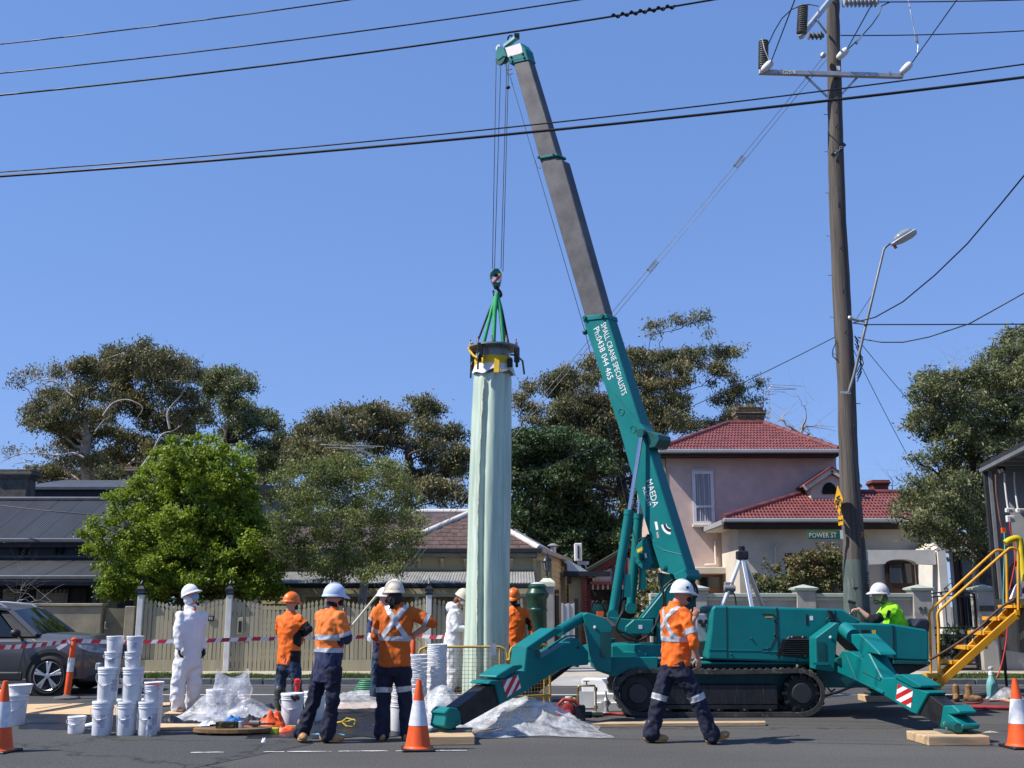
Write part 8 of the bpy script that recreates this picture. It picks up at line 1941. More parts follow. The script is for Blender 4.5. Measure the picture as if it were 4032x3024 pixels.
for s in(.7,1.3,1.9,2.5):tbox(s,s+.03,DEP-.10,DEP-.065,zfl,zr-.05,'wall_rib',TRG)
for s in(.5,1.1,1.7,2.3):tbox(s,s+.07,.0,DEP-.08,zr-.09,zr-.01,'roof_bow',ALU)
tbox(.6,LEN,.3,DEP-.3,.55,zfl-.16,'chassis',TRM);tbox(-.02,LEN,-.03,.0,.75,zfl-.15,'skirt',TRM)
tbox(.1,.16,-.02,.02,.0,zfl-.16,'prop_leg',DSTEEL)
for s in(1.9,3.2):
 p=tp(s,.15,.45);M=basis(da,(0,0,1));MB().lathe([(.2,-.12),(.45,-.12),(.45,.12),(.2,.12)],24,p,M).build('wheel',TYRE,TK,smooth=40)
LYt=20.6
def tq(x,y):return Q(10,x,y,LYt)
lp=tq(1335,305);fl=MB().box(lp,(.12,.07,.1),Matrix.Rotation(R(-25),3,'Y')).build('work_lamp',BLACK,TK,bevel=.01);MB().box(lp+Vector((-.03,-.03,-.035)),(.08,.05,.07),Matrix.Rotation(R(-25),3,'Y')).build('lamp_glass',WHITEPAINT,fl)
for pts in([(1360,340),(1362,420),(1375,540),(1390,650)],[(1440,330),(1442,420),(1455,540),(1470,640)]):MB().tube([tq(x,y)for x,y in pts],.018,7).build('conduit',WHITEPAINT,TK)
for x0,y0,x1,y1 in((1362,625,1432,660),(1448,628,1530,665),(1368,685,1440,740)):
 a=tq(x0,y0);b=tq(x1,y1);bx_=MB().bb(a+Vector((0,-.05,0)),b+Vector((0,.02,0))).build('switch_box',WHITEPAINT,TK,bevel=.01);MB().bb(a.lerp(b,.3)+Vector((0,-.06,0)),a.lerp(b,.7)+Vector((0,-.051,0))).build('switch',GALV,bx_)
MB().tube([tq(1285,350),tq(1290,500),tq(1320,720),tq(1340,790)],.012,6).build('pipe',mat('copper_pipe',(.35,.15,.08),.4,.5),TK)
MB().box(tq(1350,805),(.07,.06,.1)).build('valve',ORANGEP,TK)
for pts,m_,r_ in(([(1400,740),(1405,800),(1420,860),(1440,920),(1445,1050),(1430,1150),(1400,1290)],REDP,.010),([(1358,820),(1362,950),(1355,1150),(1352,1300),(1350,1450)],mat('aqua_hose',(.1,.35,.34),.5),.014)):
 MB().tube(smooth_path([Q(10,x,y,20.2)for x,y in pts]),r_,6).build('hose',m_,TK,smooth=60)
MB().tube(smooth_path([Q(10,x,y,20.0)for x,y in((1365,910),(1400,885),(1460,870),(1485,900),(1495,1000),(1510,1100),(1525,1220))]),.06,9).build('yellow_duct',mat('yellow_duct',(.66,.52,.02),.5),TK,smooth=60)
for i in range(6):
 c=Q(10,1475,1190,20.4)+Vector((0,.02*i,0));pts=[c+Vector((.22*math.cos(t*.42)*(1-.06*i),-.02*i,.30*math.sin(t*.42)*(1-.05*i)))for t in range(15)];MB().tube(pts,.013,6,closed=True).build('hose_coil',BROWN if i%2 else BLACK,TK)
rg=MB();rgp=[Q(10,x,y,19.9)for x,y in((1445,1270),(1465,1238),(1495,1240),(1510,1300),(1505,1350),(1470,1355),(1405,1370))];rg.prism(rgp,(0,.07,0));tag(rg.build('white_overall',WHITEP,None,bevel=.02,seg=2,local=rgp[0]),'white overall hanging in the truck opening above the stairs','garment')
STR=thing('yellow_stairs','yellow steel access stairs with tube handrails up to the truck','stairs',(QG(4,1400,1045).x,QG(4,1400,1045).y,0))
s_n,s_f=19.1,19.85
def stringer(Y,k=4):return MB().qprism(4,[(1383,1000),(1420,1045),(1490,1010),(2150,410),(2120,350),(1470,940)]if Y<19.4 else[(1385,990),(1410,1020),(2030,330),(2110,290),(2090,270)],Y,.05)
MB().qprism(4,[(1384,1012),(1430,1046),(1475,1010),(2155,395),(2140,335),(2070,390),(1450,945)],s_n,.05).build('stringer',YELLOWP,STR,bevel=.006)
MB().qprism(4,[(1380,985),(1400,1010),(2130,335),(2110,285),(2050,320),(1440,900)],s_f,.05).build('stringer',YELLOWP,STR,bevel=.006)
for(x0,x1,y)in((1420,1530,878),(1550,1660,760),(1675,1790,640),(1805,1915,520),(1930,2045,400)):
 a=Q(4,x0,y,s_n+.3);b=Q(4,x1+40,y,s_n+.3);MB().bb((a.x,s_n+.052,a.z-.045),(b.x,s_f-.002,a.z)).build('tread',YELLOWP,STR,bevel=.005);MB().bb((a.x-.012,s_n+.052,a.z-.06),(a.x-.001,s_f-.002,a.z+.004)).build('nosing',YELLOWP,STR)
def rail(pts,Y,lab='handrail'):MB().tube(smooth_path([Q(17,x,y,Y)for x,y in pts],5),.024,9).build(lab,YELLOWP,STR,smooth=60)
def rail10(pts,Y,foot):MB().tube(smooth_path([Q(4,*foot,Y)]+[Q(10,x,y,Y)for x,y in pts],5),.024,9).build('handrail',YELLOWP,STR,smooth=60)
rail10([(820,1640),(812,1510),(822,1468),(870,1420),(1100,1216),(1360,985),(1408,951),(1450,958),(1470,1000),(1471,1200),(1472,1480)],s_n+.02,(1476,1000))
rail10([(752,1640),(744,1510),(752,1468),(795,1422),(1020,1212),(1250,1000),(1298,968),(1345,972),(1372,1000),(1378,1150),(1380,1470)],s_f,(1408,915))
MB().tube([Q(4,1478,1010,s_n+.02),Q(4,1475,780,s_n+.02)],.026,9).bb(Q(4,1462,945,s_n-.02),Q(4,1500,985,s_n-.02)+Vector((0,.06,0))).build('post_socket',YELLOWP,STR)
MB().bb(Q(4,2118,340,s_n-.02),Q(4,2150,385,s_n-.02)+Vector((0,.08,0))).build('post_socket',YELLOWP,STR);MB().bb(Q(4,2125,390,s_n),Q(4,2145,420,s_n)+Vector((0,.06,0))).build('hinge',YELLOWP,STR)
MB().bb(Q(4,2110,300,s_n+.06),(Q(4,2400,300,s_n).x,s_f,Q(4,2110,325,s_n).z)).build('landing',YELLOWP,STR)
MB().tube([Q(4,1460,1028,s_n),(Q(4,1460,1028,s_n).x,s_n,0)],.02,6).build('stair_foot',DSTEEL,STR)
bh=[Q(4,x,y,18.9)for x,y in((1400,755),(1520,690),(1660,600),(1800,500),(1920,385),(2010,310),(2100,260))]
tag(MB().tube(smooth_path(bh),.022,8).build('rope_hose',mat('brown_hose',(.10,.045,.03),.6),None,smooth=60,local=bh[0]),'brown hose slung diagonally along the yellow stairs','hose')
rh=[Q(4,x,y,18.7)for x,y in((2045,480),(2035,600),(2010,740),(1980,850),(1955,905))]
tag(MB().tube(smooth_path(rh),.010,6).build('red_cable',REDP,None,smooth=60,local=rh[-1]),'thin red cable hanging from the truck down to the spray jug','cable')
# ================== people
SKIN=mat('skin',(.48,.27,.19),.55,var=.08,scale=12,sss=.1);SKIN2=mat('ruddy_skin',(.46,.23,.16),.55,var=.1,scale=12,sss=.1)
ORG=mat('hivis_orange',(.88,.155,.012),.75,var=.06,scale=3,bump=.12,bscale=14);ORGD=mat('faded_hivis_orange',(.56,.115,.010),.8,var=.08,scale=3,bump=.12,bscale=14);ORGH=mat('hivis_soft_orange',(.84,.20,.035),.75,var=.06,scale=3,bump=.12,bscale=14)
NAVY=mat('navy_drill',(.010,.013,.032),.85,var=.2,scale=4,bump=.15,bscale=20);NAVYL=mat('faded_navy_drill',(.028,.034,.085),.85,var=.15,scale=4,bump=.15,bscale=20)
JEAN=mat('denim',(.022,.040,.075),.85,var=.25,scale=5,bump=.15,bscale=25);BLKC=mat('black_cloth',(.010,.010,.012),.85,var=.2)
COVW=mat('white_coverall',(.72,.71,.73),.75,var=.03,scale=3,bump=.25,bscale=9,sss=.05);TAN=mat('tan_boot',(.38,.21,.085),.7,var=.15,scale=9,stain=((.22,.12,.05),12,.62));SOLE=mat('gum_sole',(.42,.20,.035),.6);GUMB=mat('gumboot',(.055,.055,.045),.45,var=.2)
BRBOOT=mat('brown_boot',(.09,.045,.02),.6,var=.2);LIME=mat('hivis_lime',(.33,.80,.02),.75,var=.05,bump=.12,bscale=14);MASKB=mat('blue_mask',(.16,.42,.66),.7);GLVW=mat('white_glove',(.62,.62,.63),.8);GLVB=mat('black_glove',(.012,.014,.013),.35)
HWHITE=mat('helmet_white',(.76,.75,.73),.35,var=.03);HBLUE=mat('helmet_pale_blue',(.52,.60,.74),.38,var=.03);HDIRT=mat('helmet_dirty_white',(.62,.55,.43),.5,var=.1,stain=((.42,.32,.18),9,.60));HORG=mat('helmet_orange',(.80,.16,.015),.4,var=.04);HSTK=mat('helmet_stickered',(.62,.61,.60),.4,col2=(.30,.16,.26),mix=.62,scale=13)
HAIRD=mat('dark_hair',(.012,.009,.008),.6,var=.3,scale=30);HAIRG=mat('greying_hair',(.08,.07,.06),.7,var=.4,scale=30);HAIRR=mat('reddish_hair',(.16,.06,.03),.6,var=.3)
EYE=mat('eye_dark',(.02,.015,.012),.3)
def loft(mb,rings,n=20):
 vs=[]
 for c,ax,ay,rx,ry in rings:
  for j in range(n):
   a=2*math.pi*j/n;vs.append(c+ax*(rx*math.cos(a))+ay*(ry*math.sin(a)))
 fs=[tuple(range(n-1,-1,-1)),tuple((len(rings)-1)*n+j for j in range(n))]
 for i in range(len(rings)-1):
  for j in range(n):j2=(j+1)%n;fs.append((i*n+j,i*n+j2,(i+1)*n+j2,(i+1)*n+j))
 return mb.add(vs,fs)
def ball(mb,c,r):return mb.ell(c,(r,r,r),None,12,8)
def limb(mb,pts,rs,n=14):
 mb.tube(pts,rs,n)
 for p,r in zip(pts,rs):ball(mb,p,r*.995)
def remesh(mb,vox,smooth=2,wr=.0,wsc=9.0,seed=0,L=(0,0,0),wdir=(1,1,1)):
 me=bpy.data.meshes.new('tmp');me.from_pydata([(p[0]-L[0],p[1]-L[1],p[2]-L[2])for p in mb.v],[],mb.f)
 o=bpy.data.objects.new('tmp',me);COL.objects.link(o)
 m=o.modifiers.new('r','REMESH');m.mode='VOXEL';m.voxel_size=vox;m.adaptivity=0
 if smooth:s=o.modifiers.new('s','SMOOTH');s.factor=.5;s.iterations=smooth
 dg=bpy.context.evaluated_depsgraph_get();out=bpy.data.meshes.new_from_object(o.evaluated_get(dg));bpy.data.objects.remove(o,do_unlink=True)
 if wr:
  n=len(out.vertices);co=np.empty(n*3,dtype=np.float32);out.vertices.foreach_get('co',co);co=co.reshape(-1,3);nr=np.empty(n*3,dtype=np.float32);out.vertices.foreach_get('normal',nr);nr=nr.reshape(-1,3)
  d=np.array([(1-2*abs(noise.noise(Vector((p[0]*wsc*wdir[0]+seed,p[1]*wsc*wdir[1],p[2]*wsc*wdir[2])))))+.5*noise.noise(Vector((p[0]*wsc*2.3,p[1]*wsc*2.3,p[2]*wsc*2.3+seed)))-.5 for p in co],dtype=np.float32)
  out.vertices.foreach_set('co',(co+nr*(d*wr)[:,None]).ravel())
 out.polygons.foreach_set('use_smooth',[True]*len(out.polygons));out.update();return out
def obj_of(name,me,mats,parent):
 me.materials.clear()
 for m in(mats if isinstance(mats,(list,tuple))else[mats]):me.materials.append(m)
 o=bpy.data.objects.new(name,me);COL.objects.link(o);o.parent=parent;return o
def paint(o,planes,idx,mtl,keep=None):
 """split the mesh along planes [(point, normal)] (all on the + side) and give that region material idx"""
 bm=bmesh.new();bm.from_mesh(o.data)
 for co,no in planes:bmesh.ops.bisect_plane(bm,geom=bm.verts[:]+bm.edges[:]+bm.faces[:],plane_co=co,plane_no=no)
 if len(o.data.materials)<=idx:o.data.materials.append(mtl)
 for f in bm.faces:
  c=f.calc_center_median()
  if all((c-co).dot(no)>0 for co,no in planes)and(keep is None or keep(c,f.normal)):f.material_index=idx
 bm.to_mesh(o.data);bm.free()
def band(o,planes,mtl,name,keep=None,off=.005):
 bm=bmesh.new();bm.from_mesh(o.data)
 for co,no in planes:bmesh.ops.bisect_plane(bm,geom=bm.verts[:]+bm.edges[:]+bm.faces[:],plane_co=co,plane_no=no,clear_inner=True)
 if keep:bmesh.ops.delete(bm,geom=[f for f in bm.faces if not keep(f.calc_center_median(),f.normal)],context='FACES')
 bm.normal_update()
 for v in bm.verts:v.co+=v.normal*off
 me=bpy.data.meshes.new(name);bm.to_mesh(me);bm.free();me.materials.clear();me.materials.append(mtl)
 me.polygons.foreach_set('material_index',[0]*len(me.polygons));me.polygons.foreach_set('use_smooth',[True]*len(me.polygons))
 n=bpy.data.objects.new(name,me);COL.objects.link(n);n.parent=o;return n
def hand(mb,w,d,pn,s=1.0,curl=.5,side=1):
 """palm + four unequal bent fingers + thumb; w wrist, d finger direction, pn palm normal"""
 d=Vector(d).normalized();pn=Vector(pn);pn=(pn-d*pn.dot(d)).normalized();x=d.cross(pn)*side
 M=Matrix((x,pn,d)).transposed();c=w+d*.055*s
 mb.ell(c,(.042*s,.018*s,.058*s),M,12,8)
 for i,(ox,ln)in enumerate(((-.030,.062),(-.010,.075),(.011,.070),(.030,.055))):
  a=w+d*.095*s+x*ox*s;k1=curl*(.8+.1*i);b=a+(d*math.cos(k1)+pn*math.sin(k1))*ln*.55*s;k2=curl*2.0;e=b+(d*math.cos(k2)+pn*math.sin(k2))*ln*.5*s
  mb.tube([a-d*.02*s,a,b,e],[.0095*s,.0095*s,.0085*s,.007*s],7)
 t0=w+d*.03*s-x*.034*s;t1=t0-x*.030*s+d*.035*s+pn*.012*s;t2=t1+d*.030*s+pn*.012*s;mb.tube([t0,t1,t2],[.012*s,.010*s,.008*s],7)
class Fig:pass
def person(label,k,Y,J,phi,hphi=None,hpitch=.0,group=None,gloveR=None,gloveL=None,skin=SKIN,handR=None,handL=None,curl=.55,scale=1.0,belly=.0,footR=None,footL=None):
 """J: joints as picture positions with a depth offset; returns helper with body frame"""
 P={n:Q(k,v[0],v[1],Y+(v[2]if len(v)>2 else 0))for n,v in J.items()}
 F=Fig();F.fw=Vector((math.cos(R(phi)),math.sin(R(phi)),0));F.rt=Vector((math.sin(R(phi)),-math.cos(R(phi)),0));up=Vector((0,0,1))
 hp=R(hphi if hphi is not None else phi);F.hf=Vector((math.cos(hp)*math.cos(R(hpitch)),math.sin(hp)*math.cos(R(hpitch)),math.sin(R(hpitch))));F.hr=Vector((math.sin(hp),-math.cos(hp),0));F.hu=F.hr.cross(F.hf)
 pel,nk,hd=P['pel'],P['neck'],P['head'];F.pel,F.nk,F.hd=pel,nk,hd;sp=(nk-pel).normalized();F.sp=sp
 F.tf=(F.fw-sp*F.fw.dot(sp)).normalized();F.tr=F.tf.cross(sp)
 s=scale
 for sd,sg in(('R',1),('L',-1)):
  P.setdefault('sh'+sd,nk+F.tr*(.178*s*sg)-sp*.085*s);P.setdefault('hip'+sd,pel+F.rt*(.095*s*sg)-up*.04)
 F.P=P;root_xy=(P['ankR']+P['ankL'])/2;gz=.0
 t=thing('person',label,'person',(root_xy.x,root_xy.y,min(P['ankR'].z,P['ankL'].z)-.09 if min(P['ankR'].z,P['ankL'].z)>.3 else 0),group=group);F.root=t;F.L=Vector(t.location)
 b=MB()
 M=Matrix((F.hr,F.hf,F.hu)).transposed()
 b.ell(hd+F.hu*.015,(.074*s,.095*s,.108*s),M,16,12);b.ell(hd+F.hf*.025-F.hu*.055,(.056*s,.07*s,.065*s),M,12,8)
 b.ell(hd+F.hf*.098*s-F.hu*.015,(.014,.018,.026),M,8,6);b.ell(hd+F.hf*.085*s-F.hu*.058,(.026,.012,.012),M,8,6)
 for sg in(-1,1):b.ell(hd+F.hr*sg*.076*s-F.hu*.01,(.010,.022,.034),M,8,6)
 limb(b,[nk-sp*.03,nk.lerp(hd,.5)-F.hf*.01],[.062*s,.056*s])
 loft(b,[(pel-sp*.08,F.tr,F.tf,.13*s,.10*s),(pel+sp*.02,F.tr,F.tf,.15*s,.11*s),(pel.lerp(nk,.3),F.tr,F.tf,.135*s,.10*s),(pel.lerp(nk,.65),F.tr,F.tf,.155*s,.11*s),(pel.lerp(nk,.92),F.tr,F.tf,.14*s,.085*s),(nk,F.tr,F.tf,.06*s,.055*s)])
 for sd in 'RL':
  limb(b,[P['sh'+sd],P['sh'+sd].lerp(P['elb'+sd],.5),P['elb'+sd],P['elb'+sd].lerp(P['wri'+sd],.35),P['wri'+sd]],[.056*s,.048*s,.041*s,.043*s,.028*s],12)
  limb(b,[P['hip'+sd],P['hip'+sd].lerp(P['kn'+sd],.5),P['kn'+sd],P['kn'+sd].lerp(P['ank'+sd],.35),P['ank'+sd]],[.085*s,.07*s,.052*s,.052*s,.036*s],12)
 me=remesh(b,.012,2,L=F.L);hm=MB()
 F.hd_dir={}
 for sd,sg,gl,hdv in(('R',1,gloveR,handR),('L',-1,gloveL,handL)):
  d=Vector(hdv[0])if hdv else(P['wri'+sd]-P['elb'+sd]);pn=Vector(hdv[1])if hdv else(-F.tr*sg+F.fw*.3);F.hd_dir[sd]=(d,pn)
  hh=MB();hand(hh,P['wri'+sd],d,pn,1.08 if gl else 1.0,curl,sg)
  if gl:hh.tube([P['wri'+sd]-d.normalized()*.06,P['wri'+sd]+d.normalized()*.03],[.040,.036],12).build('glove',gl,t,smooth=60)
  else:hm.add(hh.v,hh.f)
 if hm.v:
  bm=bmesh.new();bm.from_mesh(me);tm=bpy.data.meshes.new('h');tm.from_pydata([(p[0]-F.L[0],p[1]-F.L[1],p[2]-F.L[2])for p in hm.v],[],hm.f);bm.from_mesh(tm);bm.to_mesh(me);bm.free();me.polygons.foreach_set('use_smooth',[True]*len(me.polygons));bpy.data.meshes.remove(tm)
 F.body=obj_of('body',me,skin,t)
 for sg in(-1,1):MB().ell(hd+F.hf*.088*s+F.hr*sg*.03+F.hu*.012,(.012,.007,.007),M,8,6).build('eye',EYE,F.body,smooth=180)
 F.M=M;F.s=s;return F
def helmet(F,mtl,ridge=True,tilt=.0,logo=None,sc=1.0):
 M=F.M@Matrix.Rotation(R(tilt),3,'X');c=F.hd+M@Vector((0,-.005,.035));pr=[]
 n=24;vs=[];fs=[];rows=9
 for i in range(rows+1):
  t=(math.pi/2)*i/rows;z=.138*math.sin(t);q=math.cos(t)**.85
  for j in range(n):
   a=2*math.pi*j/n;vs.append(c+M@(Vector((.112*q*math.cos(a),.138*q*math.sin(a),z))*sc))
 for i in range(rows):
  for j in range(n):j2=(j+1)%n;fs.append((i*n+j,i*n+j2,(i+1)*n+j2,(i+1)*n+j))
 h=MB().add(vs,fs).build('hard_hat',mtl,F.root,smooth=60)
 mb=MB();vs=[];m=28
 for j in range(m):
  a=2*math.pi*j/m;fr=max(0,math.sin(a))**2.2;o_=Vector((.122*math.cos(a),.148*math.sin(a)+.045*fr,-.006-.018*fr));i_=Vector((.109*math.cos(a),.135*math.sin(a),.012))
  vs+=[c+M@(o_*sc),c+M@(i_*sc),c+M@((o_+Vector((0,0,-.012)))*sc),c+M@((i_+Vector((0,0,-.022)))*sc)]
 fs=[]
 for j in range(m):
  k_=(j+1)%m;fs+=[(j*4,k_*4,k_*4+1,j*4+1),(j*4+2,j*4+3,k_*4+3,k_*4+2),(j*4,j*4+2,k_*4+2,k_*4)]
 mb.add(vs,fs).build('brim',mtl,h,smooth=60)
 if ridge:
  pts=[c+M@(Vector((0,.13*math.cos(t),.138*math.sin(t)+.003))*sc)for t in[math.pi*i/12 for i in range(1,12)]];MB().tube(pts,.010,6).build('ridge',mtl,h,smooth=60)
 if logo:
  p=c+M@Vector((.112,.02,.05));MB().box(p,(.008,.03,.03),M).build('badge',logo,h)
 return h
def shirt(F,mtl,hem=-.10,sleeveR=1.0,sleeveL=1.0,fit=1.0,belly=.0,name='shirt',vox=.013,wr=.016,cuff=.050,mb0=None,up=.056):
 """sleeve: 1 to the elbow, 2 to the wrist"""
 P,s=F.P,F.s;b=MB();pel,nk,sp=F.pel,F.nk,F.sp
 rg=[(pel+sp*hem,F.tr,F.tf,.178*s*fit,.138*s*fit),(pel+sp*(hem*.3+.03),F.tr,F.tf,.178*s*fit,.140*s*fit),(pel.lerp(nk,.35)+F.tf*belly*.5,F.tr,F.tf,.170*s*fit,(.130+belly*.5)*s*fit),(pel.lerp(nk,.62),F.tr,F.tf,.186*s*fit,.140*s*fit),(pel.lerp(nk,.80),F.tr,F.tf,.192*s*fit,.130*s*fit),(pel.lerp(nk,.92),F.tr,F.tf,.150*s*fit,.108*s*fit),(nk+sp*.0,F.tr,F.tf,.085*s,.080*s),(nk+sp*.035,F.tr,F.tf,.072*s,.070*s)]
 loft(b,rg,24)
 for sd,sl in(('R',sleeveR),('L',sleeveL)):
  S0,E,W=P['sh'+sd],P['elb'+sd],P['wri'+sd]
  if sl<=1:e=S0.lerp(E,sl);limb(b,[S0,S0.lerp(e,.5),e],[.074*s,.074*s,.066*s])
  else:w=E.lerp(W,min(.95,sl-1));limb(b,[S0,S0.lerp(E,.5),E,E.lerp(w,.5),w],[.074*s,.070*s,.063*s,.057*s,cuff*s])
 if mb0:mb0(b)
 o=obj_of(name,remesh(b,vox,3,wr,9,hash(name)%7+F.pel.x,F.L,(1,1,.75)),mtl,F.root);F.shirt=o
 return o
def trousers(F,mtl,fit=1.0,hem=.07,name='trousers',wr=.018,hr=.085,top=.06,length=1.0,vox=.014):
 P,s=F.P,F.s;b=MB();pel,sp=F.pel,F.sp
 loft(b,[(pel-Vector((0,0,.13)),F.rt,F.fw,.13*s*fit,.115*s*fit),(pel-Vector((0,0,.03)),F.rt,F.fw,.172*s*fit,.130*s*fit),(pel+sp*top,F.tr,F.tf,.160*s*fit,.122*s*fit)])
 for sd in 'RL':
  H,K,A=P['hip'+sd],P['kn'+sd],P['ank'+sd];e=K.lerp(A,length);limb(b,[H-Vector((0,0,.03)),H.lerp(K,.45),K,K.lerp(e,.5),e],[.108*s*fit,.095*s*fit,.078*s*fit,.076*s*fit,hr*s])
 o=obj_of(name,remesh(b,vox,3,wr,10,F.pel.x*3,F.L,(1,1,.9)),mtl,F.root);F.tr_ob=o;return o
def boot(F,sd,mtl,sole,d=None,pitch=.0,hgt=.16,name='boot',sl=.285,w=.05):
 A=F.P['ank'+sd];d=Vector(d)if d is not None else F.fw;d=Vector((d.x,d.y,0)).normalized();x=Vector((d.y,-d.x,0));rotm=Matrix.Rotation(R(pitch),3,x);D=rotm@d;U=rotm@Vector((0,0,1));M=Matrix((x,D,U)).transposed()
 g=A-U*.085;b=MB()
 limb(b,[A+U*(hgt-.05),A+U*.0],[.056,.054]);b.ell(g+D*.03+U*.05,(w*1.05,.10,.055),M,14,8);b.ell(g+D*.125+U*.042,(w*1.04,.085,.046),M,14,8);b.ell(g-D*.045+U*.045,(w*.95,.055,.055),M,14,8)
 o=obj_of(name,remesh(b,.010,2,.003,20,1,F.L),mtl,F.root)
 out=[]
 for i in range(18):
  a=2*math.pi*i/18;yy=math.sin(a);out.append(g+M@Vector((w*1.06*math.cos(a)*(1-.12*(yy<-.2)),.04+(.145 if yy>0 else .115)*yy,.0)))
 MB().prism(out,U*.026).build('sole',sole,o,bevel=.004);return o
def slab(F,u0,u1,base=None,dirv=None):
 """two planes bounding a hoop across the spine (heights measured along the spine from the pelvis)"""
 d=dirv or F.sp;o=base or F.pel;return[(o+d*u0-F.L,d),(o+d*u1-F.L,-d)]
def torso_keep(F,half=.235):
 def f(c,n):
  p=c+F.L-F.pel;return abs(p.dot(F.tr))<half
 return f
def arm_band(F,o,sd,seg,t0,t1,mtl=SILVER):
 P=F.P;a,b=(P['sh'+sd],P['elb'+sd])if seg=='u' else(P['elb'+sd],P['wri'+sd]);d=(b-a);L=d.length;d.normalize()
 def kp(c,n):p=c+F.L-a;return(p-d*p.dot(d)).length<.098
 return band(o,[(a+d*(t0*L)-F.L,d),(a+d*(t1*L)-F.L,-d)],mtl,'reflective_band',kp)
def leg_band(F,sd,t0,t1,mtl=SILVER):
 a,b=F.P['kn'+sd],F.P['ank'+sd];d=b-a;L=d.length;d.normalize()
 def kp(c,n):p=c+F.L-a;return(p-d*p.dot(d)).length<.13
 return band(F.tr_ob,[(a+d*(t0*L)-F.L,d),(a+d*(t1*L)-F.L,-d)],mtl,'reflective_band',kp)
def xback(F,o,h0,h1,w=.055,half=.14,mtl=SILVER):
 """crossed tape on the back between spine heights h0 (low) and h1 (high)"""
 L=F.L
 for sg in(1,-1):
  a=F.pel+F.sp*h0+F.tr*(half*sg);b=F.pel+F.sp*h1-F.tr*(half*.85*sg);d=(b-a).normalized();n_=d.cross(F.tf).normalized()
  band(o,[(a-n_*w/2-L,n_),(a+n_*w/2-L,-n_),(F.pel+F.sp*(h0-.005)-L,F.sp)],mtl,'reflective_band',lambda c,nn:nn.dot(F.tf)<.25 and abs((c+L-F.pel).dot(F.tr))<.2,.005+.002*(sg>0))
def mask(F,mtl,dz=-.045,name='face_mask'):
 c=F.hd+F.hf*.052+F.hu*dz;b=MB().ell(c,(.066,.060,.052),F.M,14,10);return b.build(name,mtl,F.root,smooth=180)
def glasses(F):
 c=F.hd+F.hf*.092+F.hu*.012;g=MB()
 for sg in(-1,1):g.box(c+F.hr*sg*.034,(.055,.012,.032),F.M);g.beam(c+F.hr*sg*.062,c+F.hr*sg*.076-F.hf*.09,.006,.012)
 return g.build('sunglasses',BLACK,F.root,bevel=.004)
def belt(F,mtl=BLKC):
 c=F.pel+F.sp*.045;MB().lathe([(1,-.02),(1.02,0),(1,.02)],24,c,Matrix((F.tr*.172*F.s*1.05,F.tf*.134*F.s*1.06,F.sp)).transposed(),cap=False).build('belt',mtl,F.root,smooth=60)
def gpos(k,x,y):return QG(k,x,y)
YA_=gpos(1,1480,1198).y
F=person('worker in white coverall and blue mask looking up, beside the bucket stacks',1,YA_,dict(head=(1592,222),neck=(1600,345),pel=(1565,760),elbR=(1480,560,-.25),wriR=(1490,655,-.27),elbL=(1672,540,.2),wriL=(1690,660,.12),knR=(1480,960,-.10),ankR=(1475,1160,-.1),knL=(1620,960,.1),ankL=(1590,1140,.16)),-48,hphi=-8,hpitch=22,gloveR=GLVB,gloveL=GLVB,scale=1.06)
def cov(F):
 def f(b):
  P=F.P;loft(b,[(F.pel-Vector((0,0,.14)),F.rt,F.fw,.16,.14),(F.pel-Vector((0,0,.03)),F.rt,F.fw,.20,.165),(F.pel+F.sp*.12,F.tr,F.tf,.195,.16)])
  for sd in 'RL':limb(b,[P['hip'+sd],P['hip'+sd].lerp(P['kn'+sd],.5),P['kn'+sd],P['kn'+sd].lerp(P['ank'+sd],.5),P['ank'+sd]+Vector((0,0,.0))],[.125,.118,.108,.108,.088])
  b.ell(F.nk+Vector((0,0,.03))-F.fw*.045,(.115,.115,.085),None,12,8)
 return f
shirt(F,COVW,hem=-.1,sleeveR=1.97,sleeveL=1.97,fit=1.10,name='coverall',wr=.015,cuff=.058,mb0=cov(F),vox=.016)
helmet(F,HWHITE,tilt=0);mask(F,MASKB)
hoodm=MB();hoodm.ell(F.hd-F.hf*.045-F.hu*.045,(.094,.088,.105),F.M,14,10);hoodm.build('hood',COVW,F.root,smooth=180)
MB().ell(F.nk+F.fw*.075+Vector((0,0,.01)),(.03,.02,.055),None,8,6).build('collar_glimpse',ORG,F.root,smooth=180)
boot(F,'R',BRBOOT,BLACK,(.75,-.6,0));boot(F,'L',BRBOOT,BLACK,(.9,-.2,0))
YB_=QG(18,1680,905).y
F=person('worker in orange helmet, orange shirt and jeans seen from behind, arms folded',2,YB_,dict(head=(312,290),neck=(300,372),pel=(290,770),elbR=(455,500,-.12),wriR=(400,560,.12),elbL=(215,520,.25),wriL=(350,560,.35),knR=(355,930,-.08),ankR=(350,1130,-.08),knL=(225,930,.1),ankL=(205,1165,.06)),58,hphi=45,hpitch=-4,handR=((-.2,.6,-.5),(0,-1,0)),scale=1.0)
trousers(F,JEAN,fit=1.04,length=.62,hr=.085)
o=shirt(F,[ORG],hem=-.045,sleeveR=1.6,sleeveL=1.0,fit=1.06,name='shirt',belly=.03)
def sidekeep(c,n):p=c+F.L-F.pel;return p.dot(F.tr)>.125 and p.dot(F.sp)<.16 and(p-F.sp*p.dot(F.sp)).length<.23
paint(o,[],1,BLKC,sidekeep)
a_,b_=F.P['shR'],F.P['elbR']
paint(o,[(a_.lerp(b_,.55)-F.L,(b_-a_).normalized())],1,BLKC,lambda c,n:(c+F.L-a_).dot(F.tr)>-.03 and(c+F.L-F.P['elbR']).length<.3 and(c+F.L-F.pel).dot(F.tr)>.12)
helmet(F,HORG);mask(F,BLKC)
